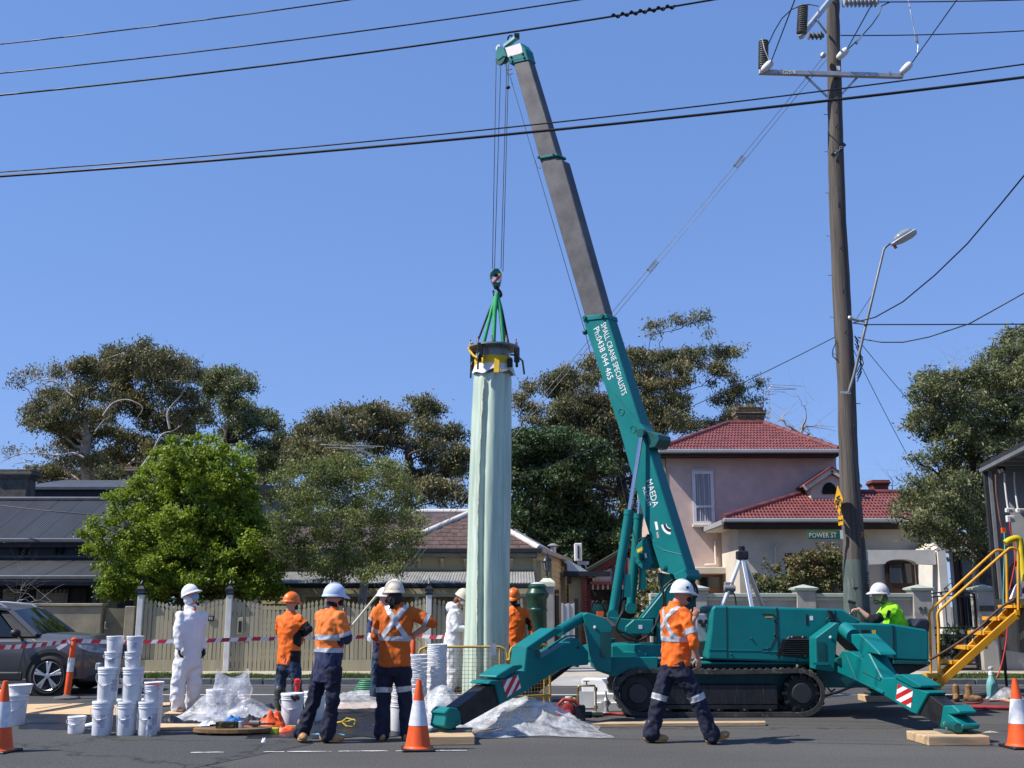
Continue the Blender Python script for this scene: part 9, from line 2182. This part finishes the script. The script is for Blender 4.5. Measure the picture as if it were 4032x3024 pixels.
for sd in 'RL':
 A=F.P['ank'+sd];b=MB();limb(b,[A+Vector((0,0,.27)),A+Vector((0,0,.02))],[.078,.060]);obj_of('gumboot_shaft',remesh(b,.014,1,.006,12,2,F.L),GUMB,F.root);boot(F,sd,GUMB,BLACK,F.fw if sd=='R' else(.3,1,0),name='gumboot')
YC_=QG(2,500,1445).y
F=person('worker in pale blue helmet and orange-over-navy shirt raising a hand',2,YC_,dict(head=(672,245),neck=(640,335),pel=(610,800),elbR=(770,580,-.10),wriR=(752,395,.10),elbL=(600,560,.42),wriL=(720,500,.55),knR=(660,1060,-.10),ankR=(612,1375,-.06),knL=(500,1090,.1),ankL=(395,1360,.02)),48,hphi=28,hpitch=-2,handR=((.08,.05,1),(-1,-.1,.1)),curl=.45,scale=1.03)
trousers(F,NAVY,fit=1.06,hr=.095)
o=shirt(F,[ORGH],hem=-.20,sleeveR=1.0,sleeveL=1.0,fit=1.04,belly=.04)
SPH=lambda y:(Q(2,610,y,YC_)-F.pel).dot(F.sp)
paint(o,[(F.pel+F.sp*SPH(690)-F.L,-F.sp)],1,NAVYL,torso_keep(F,.25))
d_=(F.P['elbR']-F.P['shR']).normalized();paint(o,[(F.P['elbR']-d_*.03-F.L,d_)],1,NAVYL,lambda c,n:(c+F.L-F.P['elbR']).length<.12)
band(o,slab(F,SPH(590),SPH(545)),SILVER,'reflective_band',torso_keep(F,.21));band(o,slab(F,SPH(692),SPH(655)),SILVER,'reflective_band',torso_keep(F,.21));arm_band(F,o,'R','u',.70,.88)
MB().lathe([(.085,-.02),(.08,.03),(.075,.035)],18,F.nk,Matrix((F.tr,F.tf,F.sp)).transposed()).build('collar',NAVYL,F.root,smooth=60)
MB().ell(F.nk.lerp(F.hd,.45),(.078,.078,.075),F.M,14,8).build('neck_gaiter',BLKC,F.root,smooth=180);mask(F,BLKC);glasses(F);helmet(F,HBLUE,sc=1.04)
boot(F,'R',TAN,TAN,(.95,-.1,0),sl=.3);boot(F,'L',TAN,TAN,(.35,-.9,0))
YD_=QG(2,1120,1425).y
F=person('worker in dirty white helmet with crossed reflective straps on the back',2,YD_,dict(head=(1165,212),neck=(1190,300),pel=(1165,800),elbR=(1490,450,.0),wriR=(1300,572,.06),elbL=(1015,560,.10),wriL=(1040,600,.40),knR=(1255,1040,.0),ankR=(1285,1370,.0),knL=(1080,1050,.0),ankL=(1065,1365,-.05)),90,hphi=128,hpitch=0,handR=((-.85,-.1,-.45),(0,1,-.1)),handL=((.1,1,0),(0,0,-1)),curl=.25,scale=1.07)
trousers(F,NAVY,fit=1.06,hr=.09)
o=shirt(F,[ORGD],hem=-.02,sleeveR=1.0,sleeveL=1.0,fit=1.06)
SPD=lambda y:(Q(2,1165,y,YD_)-F.pel).dot(F.sp)
band(o,slab(F,SPD(597),SPD(556)),SILVER,'reflective_band',lambda c,n:abs((c+F.L-F.pel).dot(F.tr))<.20 and(c+F.L-F.pel).dot(F.tf)<.09);xback(F,o,SPD(575),SPD(300),.06,.155)
arm_band(F,o,'R','u',.62,.80);arm_band(F,o,'L','u',.62,.80);leg_band(F,'R',-.20,-.06);leg_band(F,'L',-.20,-.06)
helmet(F,HDIRT,sc=1.05);mask(F,BLKC)
hr_=MB().ell(F.hd-F.hf*.03-F.hu*.05,(.092,.10,.12),F.M,14,10);rr=random.Random(3)
for i in range(26):
 a=R(90+rr.uniform(-130,130));p=F.hd+F.M@Vector((.085*math.cos(a),-.03-.07*abs(math.sin(a)),-.03));hr_.tube([p,p+Vector((rr.uniform(-.02,.02),rr.uniform(-.02,.02),-.08)),p+Vector((rr.uniform(-.035,.035),rr.uniform(-.03,.03),-.17))],[.014,.012,.004],5)
hr_.build('hair',HAIRD,F.root,smooth=60)
boot(F,'R',TAN,SOLE,(.3,1,0));boot(F,'L',TAN,SOLE,(-.25,1,0))
YE_=19.0
F=person('worker half hidden behind the one with crossed straps, white-gloved hand showing',2,YE_,dict(head=(1088,240),neck=(1060,312),pel=(1060,700),elbR=(968,470,-.1),wriR=(962,540,-.25),elbL=(1150,480,.1),wriL=(1160,600,0),knR=(1010,880,-.05),ankR=(1005,1045,-.05),knL=(1090,880,.05),ankL=(1085,1045,.05)),-25,hphi=-5,hpitch=-5,gloveR=GLVW,gloveL=GLVW,scale=.98)
trousers(F,JEAN);o=shirt(F,[ORGH],hem=-.1,sleeveR=1.9,sleeveL=1.9)
a_=F.P['shR'].lerp(F.P['elbR'],.65);d_=(F.P['elbR']-F.P['shR']).normalized();paint(o,[(a_-F.L,d_)],1,NAVYL,lambda c,n:(c+F.L-F.pel).dot(F.tr)>.14);paint(o,[(F.pel+F.sp*.2-F.L,-F.sp)],1,NAVYL)
arm_band(F,o,'R','u',.50,.64);helmet(F,HWHITE);mask(F,BLKC);boot(F,'R',BRBOOT,BLACK);boot(F,'L',BRBOOT,BLACK)
YF_=19.25
F=person('worker in white coverall and stained helmet bending towards the tube',20,YF_,dict(head=(178,272),neck=(112,378),pel=(85,745),elbR=(120,575,-.25),wriR=(195,575,-.22),elbL=(150,560,.25),wriL=(205,560,.1),knR=(90,950,-.08),ankR=(75,1160,-.08),knL=(150,945,.1),ankL=(140,1150,.12)),-12,hphi=-15,hpitch=-28,gloveR=GLVB,gloveL=GLVB,scale=1.0)
shirt(F,COVW,hem=-.08,sleeveR=1.95,sleeveL=1.95,fit=1.06,name='coverall',wr=.014,cuff=.056,mb0=cov(F),vox=.016)
helmet(F,HDIRT);mask(F,WHITEP);MB().ell(F.hd-F.hf*.06-F.hu*.07,(.08,.07,.08),F.M,12,8).build('hair',HAIRR,F.root,smooth=180);MB().ell(F.nk-F.fw*.08+Vector((0,0,.03)),(.10,.10,.10),None,12,8).build('hood',COVW,F.root,smooth=180)
boot(F,'R',BRBOOT,BLACK);boot(F,'L',BRBOOT,BLACK)
YG_=19.35
F=person('worker in orange helmet and long-sleeved orange shirt right of the tube, looking down',20,YG_,dict(head=(698,262),neck=(715,350),pel=(700,735),elbL=(865,540,.0),wriL=(890,655,-.05),elbR=(590,540,0),wriR=(600,650,-.1),knR=(660,950,0),ankR=(650,1140,0),knL=(745,950,0),ankL=(750,1140,0)),-80,hphi=-100,hpitch=-22,gloveL=GLVW,gloveR=GLVW,scale=.98)
trousers(F,NAVY);o=shirt(F,[ORG],hem=-.05,sleeveR=1.92,sleeveL=1.92,fit=1.03)
def gk(c,n):p=c+F.L-F.P['shL'];q=c+F.L-F.pel;return(-q.dot(F.tr))>.12 and n.dot(F.tf)>-.2 and(-.02<q.dot(F.sp)<.05)
paint(o,[],1,BLKC,gk);aL=F.P['elbL'];paint(o,[],1,BLKC,lambda c,n:(c+F.L-aL).length<.16 and n.dot(-F.tr)<.1 and(c+F.L-aL).dot(F.sp)>-.1)
MB().lathe([(.09,-.02),(.085,.035),(.075,.045)],18,F.nk,Matrix((F.tr,F.tf,F.sp)).transposed()).build('collar',BLKC,F.root,smooth=60);helmet(F,HORG);mask(F,BLKC);glasses(F);boot(F,'R',BRBOOT,BLACK);boot(F,'L',BRBOOT,BLACK)
YH_=QG(3,1500,1455).y
F=person('worker in white helmet striding right in front of the crane',3,YH_,dict(head=(1455,215),neck=(1395,305),pel=(1395,800),elbR=(1540,590,-.26),wriR=(1575,735,-.22),elbL=(1480,520,.30),wriL=(1555,410,.42),hipR=(1440,835,-.08),knR=(1575,1075,-.10),ankR=(1700,1385,-.08),hipL=(1340,835,.10),knL=(1265,1070,.08),ankL=(1195,1375,.06)),28,hphi=14,hpitch=-3,skin=SKIN2,scale=1.06,curl=.7,handR=((.18,0,-1),(-.3,.9,0)),handL=((.3,.1,.9),(0,1,0)))
trousers(F,NAVY,fit=1.08,hr=.095)
o=shirt(F,[ORG],hem=-.02,sleeveR=1.22,sleeveL=1.3,fit=1.05,belly=.05,cuff=.066)
SPX=lambda y:(Q(3,1395,y,YH_)-F.pel).dot(F.sp)
band(o,slab(F,SPX(605),SPX(562)),SILVER,'reflective_band',lambda c,n:abs((c+F.L-F.pel).dot(F.tr))<.20);xback(F,o,SPX(575),SPX(315),.055,.15)
arm_band(F,o,'R','u',.60,.80);leg_band(F,'R',-.10,.06);leg_band(F,'L',-.08,.08)
helmet(F,HWHITE,logo=BLACK,sc=1.05);mask(F,BLKC)
boot(F,'R',TAN,SOLE,(1,.05,0),pitch=18,sl=.3);boot(F,'L',TAN,SOLE,(1,.1,0),pitch=-3)
MB().lathe([(.082,-.02),(.078,.04),(.072,.05)],18,F.nk,Matrix((F.tr,F.tf,F.sp)).transposed()).build('collar',ORG,F.root,smooth=60)
YI_=YR+.62
F=person('crane operator in lime shirt and stickered helmet seated at the controls',4,YI_,dict(head=(978,218),neck=(1045,300),pel=(1175,560),elbR=(930,455,.30),wriR=(800,350,.25),elbL=(920,430,-.28),wriL=(808,335,-.22),knR=(930,600,.12),ankR=(900,800,.12),knL=(930,600,-.12),ankL=(900,800,-.12)),180,hphi=180,hpitch=4,handR=((-1,0,-.1),(0,0,-1)),handL=((-1,0,-.12),(0,0,-1)),scale=1.04,curl=.8)
trousers(F,NAVY);o=shirt(F,[LIME],hem=-.05,sleeveR=1.2,sleeveL=1.2,fit=1.08,belly=.06,cuff=.06)
for sd in 'RL':
 a_=F.P['sh'+sd].lerp(F.P['elb'+sd],.62);d_=(F.P['elb'+sd]-F.P['sh'+sd]).normalized();e_=F.P['elb'+sd].copy();paint(o,[(a_-F.L,d_)],1,BLKC,lambda c,n:(c+F.L-e_).length<.22 and(c+F.L-F.pel).dot(F.sp)>.02 and abs((c+F.L-F.pel).dot(F.tr))>.06)
pp=F.P['shL'].lerp(F.P['elbL'],.35)+Vector((0,-.083,0));MB().box(pp,(.05,.012,.11),Matrix.Rotation(R(20),3,'Y')).build('sleeve_pocket',BLKC,F.root)
helmet(F,HSTK,sc=1.06);glasses(F);b=MB().ell(F.hd+F.hf*.035-F.hu*.098,(.055,.058,.05),F.M,12,8).ell(F.hd-F.hf*.065-F.hu*.05,(.082,.062,.10),F.M,12,8);b.build('beard_and_hair',HAIRG,F.root,smooth=180)
boot(F,'R',TAN,SOLE);boot(F,'L',TAN,SOLE)
# ================== small things on the ground and on the roofs
def single(name,label,cat,mb,mtl,loc,group=None,**kw):return tag(mb.build(name,mtl,None,local=loc,**kw),label,cat,group)
g=QG(1,1228,1402);PET=mat('clear_bottle',(.75,.80,.85),.05,trans=.7,alpha=.5)
t=thing('water_bottle','clear plastic water bottle with dark cap before the short bucket stack','bottle',(g.x,g.y+.03,0))
MB().lathe([(.030,0),(.033,.01),(.033,.06),(.030,.07),(.033,.08),(.033,.15),(.028,.175),(.013,.20),(.012,.215)],16).build('body',PET,t,W=False,smooth=50)
MB().lathe([(.0155,.212),(.0155,.235),(.004,.237)],12).build('cap',mat('dark_blue_cap',(.02,.03,.08),.5),t,W=False);MB().lathe([(.0338,.085),(.0338,.135)],16,cap=False).build('label',mat('bottle_label',(.4,.42,.5),.6),t,W=False)
g=QG(1,712,1340);single('paper_cup','white cup lying on its side beside the small bucket','cup',MB().lathe([(.028,-.06),(.038,.06),(.034,.06),(.02,-.05)],16,(g.x,g.y+.1,.04),Matrix.Rotation(R(80),3,'Y')),WHITEP,(g.x,g.y+.1,0),smooth=40)
def crumple(name,label,cat,k,x,y,rx,ry,h,mtl,seed,fr=9,n=26,group=None):
 g=QG(k,x,y);cx,cy=g.x,g.y+ry*.6;mb=MB()
 def fn(u,v):
  a=u*2*math.pi;r=v;e=(1-r**2.5);w=1+.3*noise.noise(Vector((math.cos(a)*1.5,math.sin(a)*1.5,seed)));p=Vector((cx+math.cos(a)*rx*r*w,cy+math.sin(a)*ry*r*w,0));n_=noise.noise(Vector((p.x*fr,p.y*fr,seed)))
  return Vector((p.x,p.y,.006+h*e*(.55+.9*abs(n_)+.4*noise.noise(p*fr*2.3))))
 mb.grid(fn,n,12);return tag(mb.build(name,mtl,None,smooth=180,local=(cx,cy,0)),label,cat,group)
crumple('grey_rag','dark grey rag on the road beside the small bucket','rag',1,712,1370,.11,.07,.05,mat('grey_rag',(.10,.11,.12),.8,var=.4,scale=12),2)
crumple('white_rag','white rag draped over the edge of the tool board','rag',18,740,1090,.19,.12,.10,WHITEP,4)
crumple('blue_cloth','blue cloth behind the tools on the board','cloth',18,1075,1010,.14,.08,.09,mat('blue_cloth',(.02,.16,.42),.7),5)
crumple('litter','scrap of white litter on the bare road before the tool board','litter',18,1492,1275,.035,.03,.045,WHITEP,6,30)
crumple('orange_strap','heap of orange webbing beside the open bucket','strap',18,1570,1085,.20,.15,.20,ORANGEP,7,11)
crumple('orange_strap','orange webbing in front of the open bucket','strap',18,1775,1140,.15,.08,.08,ORANGEP,8,13)
crumple('stained_film','blue and white paint-stained film by the boots of the worker raising a hand','film',2,590,1392,.22,.08,.03,mat('blue_white_film',(.10,.38,.66),.5,col2=(.65,.70,.75),mix=.5,scale=9),9)
crumple('black_bag','black rag on the edge of the dark sheet by the bagged containers','rag',18,715,1000,.09,.07,.09,BLKC,10)
g0=QG(18,1010,1185);tb=thing('tool_board','rounded timber board holding tools on the road','board',(g0.x,g0.y+.2,0));pts=[]
for i in range(24):a=2*math.pi*i/24;pts.append(Vector((.50*math.cos(a),.24*math.sin(a),.03)))
WBR=mat('brown_board',(.20,.115,.05),.7,var=.2,stretch=(1,6,6));MB().prism(pts,(0,0,.055)).build('top',WBR,tb,W=False,bevel=.006)
for s in(-.25,.25):MB().bb((s-.03,-.15,0),(s+.03,.15,.029)).build('batten',WBR,tb,W=False)
tz=.088;tx,ty=g0.x,g0.y+.2
def tool(name,label,cat,mb,mtl,x,y,z=tz,**kw):return single(name,label,cat,mb,mtl,(x,y,z),**kw)
tool('black_box','black and yellow fixings box on the tool board','box',MB().bb((tx-.17,ty-.16,tz),(tx+.05,ty-.04,tz+.075)),mat('black_yellow_box',(.014,.014,.012),.5,col2=(.22,.17,.02),mix=.62,scale=12),tx-.06,ty-.1,bevel=.004)
tool('tin','steel tin standing on the tool board','tin',MB().lathe([(.035,0),(.035,.075),(.032,.078),(.005,.078)],16,(tx+.13,ty-.08,tz)),GALV,tx+.13,ty-.08,smooth=40)
tool('tin','smaller dark tin behind the steel one on the board','tin',MB().lathe([(.03,0),(.03,.06),(.005,.063)],14,(tx+.07,ty+.0,tz)),DSTEEL,tx+.07,ty,smooth=40)
drill=MB().cyl((tx+.22,ty-.02,tz+.05),(tx+.36,ty-.05,tz+.05),.032,12).cyl((tx+.36,ty-.05,tz+.05),(tx+.43,ty-.065,tz+.05),.014,8).beam((tx+.25,ty-.02,tz+.04),(tx+.24,ty+.12,tz+.03),.035,.05)
tool('power_tool','grey and red power tool lying on the tool board','power tool',drill,mat('tool_grey',(.12,.11,.11),.5,col2=(.35,.04,.03),mix=.62,scale=14),tx+.3,ty,bevel=.004)
for i,(dx,dy,l,m_,lab)in enumerate(((-.3,.05,.25,DSTEEL,'dark spanner at the left of the tool board'),(-.05,.1,.3,REDP,'red-handled tool at the back of the board'),(.2,.12,.28,BLACK,'black lever at the right back of the board'))):
 tool('hand_tool',lab,'hand tool',MB().beam((tx+dx,ty+dy,tz+.015),(tx+dx+l,ty+dy+.05,tz+.02),.022,.02).ell((tx+dx+l,ty+dy+.05,tz+.02),(.03,.022,.016),None,10,6),m_,tx+dx,ty+dy)
g=QG(18,1525,1162);single('green_box','bright yellow-green box lying right of the tool board','box',MB().box((g.x,g.y+.05,.038),(.285,.10,.072),Matrix.Rotation(R(3),3,'Z')),mat('lime_carton',(.42,.50,.03),.6,var=.2,scale=9),(g.x,g.y+.05,0),bevel=.004)
g=QG(18,1870,1130);single('trowel_box','small tan carton by the boot of the worker raising a hand','box',MB().box((g.x,g.y+.05,.04),(.16,.09,.07),Matrix.Rotation(R(-8),3,'Z')),mat('tan_carton',(.42,.28,.12),.7),(g.x,g.y+.05,0),bevel=.004)
g=QG(2,720,1335);YM=mat('mixer_yellow',(.66,.46,.03),.5);t=thing('paint_mixer','yellow mixing paddle lying on the black sheet between two workers','mixer',(g.x,g.y+.1,0))
MB().tube([(-.2,.02,.05),(-.05,.0,.07),(.0,0,.08)],.014,8).build('shaft',YM,t,W=False)
for i in range(3):a=i*2.09;MB().tube([(.0,0,.08),(.07,.05*math.cos(a),.08+.06*math.sin(a)),(.15,.06*math.cos(a+.5),.08+.06*math.sin(a+.5)),(.18,0,.08)],.010,6).build('paddle',YM,t,W=False)
g=QG(2,945,1030);t=thing('green_hose_reel','green hose coil on the road behind the workers','hose',(g.x,g.y+.1,0));GH=mat('green_hose',(.02,.16,.07),.45)
for i in range(6):MB().tube([(.25*(1-.08*i)*math.cos(q*.45),.16*(1-.06*i)*math.sin(q*.45),.03+.035*i)for q in range(14)],.022,7,closed=True).build('coil',GH if i%2 else mat('pale_green_hose%d'%i,(.06,.22,.12),.45),t,W=False,smooth=60)
g=QG(3,690,1172);FO=mat('white_foam',(.80,.80,.80),.8,var=.02)
single('foam_box','white foam box standing on the road left of the crane track','foam box',MB().box((g.x+.14,g.y+.26,.23),(.46,.38,.44),Matrix.Rotation(R(-14),3,'Z')),FO,(g.x+.14,g.y+.26,0),bevel=.012)
g=QG(3,850,1192);single('foam_box','white foam slab leaning low beside the foam box','foam box',MB().prism([(g.x-.22,g.y+.02,0),(g.x+.22,g.y+.06,0),(g.x+.22,g.y+.40,0),(g.x-.2,g.y+.40,0)],(0,0,.14)).prism([(g.x-.2,g.y+.08,.141),(g.x+.18,g.y+.12,.141),(g.x+.18,g.y+.38,.141),(g.x-.18,g.y+.38,.141)],(0,0,.12)),FO,(g.x,g.y+.2,0),bevel=.012)
g=QG(3,715,1222);t=thing('valve_plate','pale round plate with brass pipe manifold beside the red pump','valve',(g.x,g.y+.2,0));BRS=mat('dull_brass',(.30,.22,.11),.4,.7,var=.2)
MB().lathe([(.27,0),(.27,.025),(.24,.035),(.02,.035)],28,sy=.8).build('plate',mat('pale_plate',(.50,.50,.46),.6,var=.1),t,W=False,smooth=40)
MB().tube([(-.22,0,.035),(-.22,0,.38),(-.20,0,.41),(.03,0,.41),(.05,0,.38),(.05,0,.035)],.016,8).build('pipe_loop',BRS,t,W=False,smooth=60)
for x in(-.22,.05):
 for z in(.1,.36):MB().lathe([(.027,-.025),(.027,.025)],8,(x,0,z)).build('fitting',BRS,t,W=False)
MB().cyl((-.085,0,.41),(-.085,0,.47),.012,8).beam((-.13,0,.475),(-.04,0,.475),.02,.012).build('tap',BRS,t,W=False)
MB().lathe([(.04,.035),(.03,.10),(.05,.13),(.05,.2),(.03,.22),(.015,.26),(.015,.33)],14,(.20,-.02,0)).cyl((.13,-.02,.16),(.27,-.02,.16),.022,10).build('hydrant_valve',GALV,t,W=False,smooth=40)
MB().box((-.08,.1,.2),(.22,.02,.24)).build('white_card',WHITEPAINT,t,W=False)
g=QG(3,505,1280);t=thing('red_pump','red water pump with black fittings at the end of the plastic heap','pump',(g.x,g.y+.12,0));RP=mat('pump_red',(.34,.03,.028),.45,var=.2)
MB().lathe([(.03,-.1),(.11,-.08),(.12,.0),(.09,.06),(.04,.08)],18,(0,0,.14),Matrix.Rotation(R(90),3,'X')).build('casing',RP,t,W=False,smooth=40);MB().cyl((.0,-.1,.12),(.0,-.22,.10),.055,12).build('inlet',RP,t,W=False,smooth=40)
MB().tube([(-.12,0,.05),(-.14,0,.22),(-.06,0,.30),(.1,0,.28),(.16,0,.2)],.025,8).build('handle',RP,t,W=False,smooth=60);MB().box((.17,0,.12),(.14,.16,.2)).cyl((.2,-.08,.10),(.33,-.08,.10),.045,12).build('motor',DSTEEL,t,W=False,bevel=.01);MB().cyl((.33,-.08,.1),(.48,-.07,.10),.035,10).build('coupling',BRS,t,W=False,smooth=40)
MB().lathe([(.06,-.05),(.07,0),(.05,.05)],12,(.02,.12,.28)).build('gauge',mat('pale_gauge',(.45,.46,.33),.4),t,W=False,smooth=40)
g=QG(3,585,1120);single('yellow_torch','yellow and blue hand lamp behind the pipe manifold','lamp',MB().cyl((g.x-.1,g.y,.06),(g.x+.12,g.y+.05,.08),.035,10),mat('lamp_yellow',(.55,.40,.02),.5,col2=(.05,.12,.4),mix=.6,scale=8),(g.x,g.y,0),smooth=40)
def ghose(label,k,pts,r,mtl,name='fire_hose',z=None):
 P=smooth_path([QG(k,x,y)+Vector((0,0,r+.003))for x,y in pts]);return tag(MB().tube(P,r,7).build(name,mtl,None,smooth=60,local=P[0]),label,'hose')
RH=mat('red_hose',(.30,.03,.03),.6,var=.15)
ghose('red hose on the road running from the pump under the crane',3,[(720,1240),(850,1222),(1000,1226),(1120,1220),(1500,1230)],.022,RH)
ghose('red hose behind the foam box, running under the track',3,[(540,1165),(700,1170),(860,1175),(1000,1165),(1200,1170)],.022,RH)
ghose('red hose lying across the road behind the right-hand cone',4,[(1560,1165),(1700,1170),(1900,1175),(2116,1180),(2300,1178)],.034,RH)
ghose('thin red hose curling by the brown boots',4,[(1700,1130),(1810,1125),(1840,1095),(1900,1110),(1990,1105),(2060,1120)],.012,RH)
ghose('dark hose running out from beneath the crane rear',4,[(520,1068),(620,1040),(720,1000),(790,985)],.02,BLACK)
ghose('black lead on the black sheet beside the worker raising a hand',2,[(900,1240),(960,1225),(1010,1250),(960,1260),(905,1245),(960,1300),(1040,1310)],.008,BLACK,'power_lead')
for i,(x,y,d,lab)in enumerate(((1640,1108,(-.5,-1,0),'left of the empty tan work boots standing on the road by the stairs'),(1745,1110,(1,-.55,0),'right of the empty tan work boots standing on the road by the stairs'))):
 g=QG(4,x,y);Ff=Fig();Ff.P={'ankR':Vector((g.x,g.y+.08,.105))};Ff.fw=Vector(d);Ff.L=Vector((g.x,g.y+.08,0));t=thing('work_boot',lab,'boot',Ff.L,group='empty work boots');Ff.root=t
 boot(Ff,'R',mat('suede_boot%d'%i,(.24,.13,.055),.8,var=.2,scale=8),BRBOOT,d,hgt=.18,name='upper');MB().lathe([(.054,.235),(.057,.25),(.046,.25),(.04,.22)],14,cap=False).build('cuff',mat('boot_cuff%d'%i,(.16,.085,.04),.8),t,W=False,smooth=60)
g=QG(4,1948,1090);t=thing('spray_jug','teal spray bottle with white pump top standing beyond the cone','spray bottle',(g.x,g.y+.1,0))
MB().lathe([(.085,0),(.095,.02),(.095,.24),(.075,.32),(.04,.39),(.032,.42)],18).build('bottle',mat('teal_jug',(.16,.40,.38),.4,alpha=.9),t,W=False,smooth=45);MB().lathe([(.045,.40),(.045,.46),(.02,.47),(.02,.50),(.045,.51),(.05,.54),(.01,.55)],14).build('pump_top',WHITEP,t,W=False,smooth=45)
heap('clear plastic bag lying beside the spray bottle',QG(4,2070,1095).x,QG(4,2070,1095).y+.2,.32,.22,.2,33,[(QG(4,2080,1095).x,QG(4,2080,1095).y+.2,.14,.12)],36,20,name='clear_bag')
board('timber_plank','pale timber offcut on the road beside the clear bag',QGc(4,(1970,1085),(2120,1128),(2130,1118),(2000,1082)),.025,TIMBER,'plank')
crumple('litter','scrap of pale litter beside the right timber mat','litter',4,1910,1368,.10,.02,.02,mat('pale_scrap',(.5,.45,.36),.8),40,20)
ANT=mat('antenna_metal',(.55,.54,.53),.4,.5)
def antenna(label,mast_k,mast,Y,els,boom):
 m0=Q(mast_k,*mast[0],Y);m1=Q(mast_k,*mast[1],Y);t=thing('tv_antenna',label,'antenna',(m1.x,Y,m1.z));MB().cyl(m0,m1,.016,6).build('mast',GALV,t);MB().cyl(Q(mast_k,*boom[0],Y),Q(mast_k,*boom[1],Y),.012,6).build('boom',ANT,t)
 for(x0,y0,x1,y1)in els:MB().cyl(Q(mast_k,x0,y0,Y-.1),Q(mast_k,x1,y1,Y+.1),.011,6).build('element',ANT,t)
antenna('pale roof antenna above the birch tree',6,((832,570),(830,1120)),33.5,[(535,520,1060,535),(580,547,985,545),(720,553,900,556),(800,572,925,572),(865,562,900,558),(880,577,920,573),(905,588,945,585),(925,600,960,596),(945,610,980,606)],((770,518),(975,610)))
antenna('thin roof antenna beside the brick chimney of the pink house',9,((880,60),(880,300)),38.2,[(885,25,1135,38),(870,40,1080,58),(880,62,1075,60),(835,75,1000,80),(840,105,935,92),(850,95,900,30)],((845,105),(905,25)))
a=Q(15,1152,437,38.6);b=Q(15,1262,698,38.6);t=thing('air_conditioner','white air-conditioner unit on a roof bracket above the driveway','air conditioner',((a.x+b.x)/2,38.6,b.z))
MB().bb((a.x,38.6,b.z),(b.x,39.0,a.z)).build('casing',WHITEPAINT,t,bevel=.02)
for i in range(10):
 z=b.z+.1+(a.z-b.z-.2)*i/9.5
 for s in(0,1):x0=a.x+.1+s*(b.x-a.x-.2)*.52;MB().bb((x0,38.585,z),(x0+(b.x-a.x-.2)*.45,38.599,z+(a.z-b.z)*.055)).build('louvre',BLACK,t)
MB().bb((a.x+.1,38.7,b.z-.12),(b.x+.25,38.9,b.z-.002)).beam((b.x+.1,38.8,b.z-.1),(b.x+.45,38.8,b.z-.75),.05,.05).build('bracket',GALV,t)
TY_=19.6;t=thing('rescue_tripod','aluminium tripod standing behind the crane body','tripod',(Q(9,690,1500,TY_).x,TY_,0));ALM=mat('tripod_alloy',(.62,.63,.65),.35,.7,var=.06)
hp=Q(9,685,1265,TY_);MB().box(hp,(.20,.18,.16)).build('head',DSTEEL,t,bevel=.02);MB().cyl(hp+Vector((0,0,.06)),hp+Vector((0,0,.16)),.06,12).build('pulley',DSTEEL,t,smooth=40)
for(x,y,dY)in((545,1630,-.3),(760,1659,-.5),(835,1640,.7)):
 e=Q(9,x,y,TY_+dY);d=(e-hp);e2=hp+d*(hp.z/max(.1,-d.z));m=hp.lerp(e2,.45);MB().beam(hp,m,.07,.055).build('upper_leg',ALM,t,bevel=.006);MB().beam(m,e2,.05,.04).build('lower_leg',ALM,t,bevel=.004);MB().box(e2+Vector((0,0,.02)),(.1,.1,.04)).build('foot',BLACK,t)
wn_=Q(9,590,1505,TY_-.15);MB().box(wn_,(.16,.12,.22)).cyl(wn_+Vector((-.1,-.06,0)),wn_+Vector((.1,-.06,0)),.06,12).build('winch',mat('winch_grey',(.25,.25,.24),.5,.3),t,bevel=.01)
MB().tube(smooth_path([Q(9,x,y,TY_-.15)for x,y in((610,1510),(630,1550),(640,1600),(642,1625))]),.012,6).build('winch_strap',BROWN,t)
t=thing('manhole','dark manhole opening under the hanging tube','manhole',(S(1910,2745,TY).x,TY,0));MB().lathe([(.42,.006),(.56,.006),(.56,.012),(.42,.012)],32,cap=False).build('collar',DSTEEL,t,W=False)
p=Q(4,1998,548,19.3);single('orange_float','small orange ball hanging under the yellow stairs','float',MB().ell(p,(.05,.05,.05),None,12,8),ORANGEP,p,smooth=180)
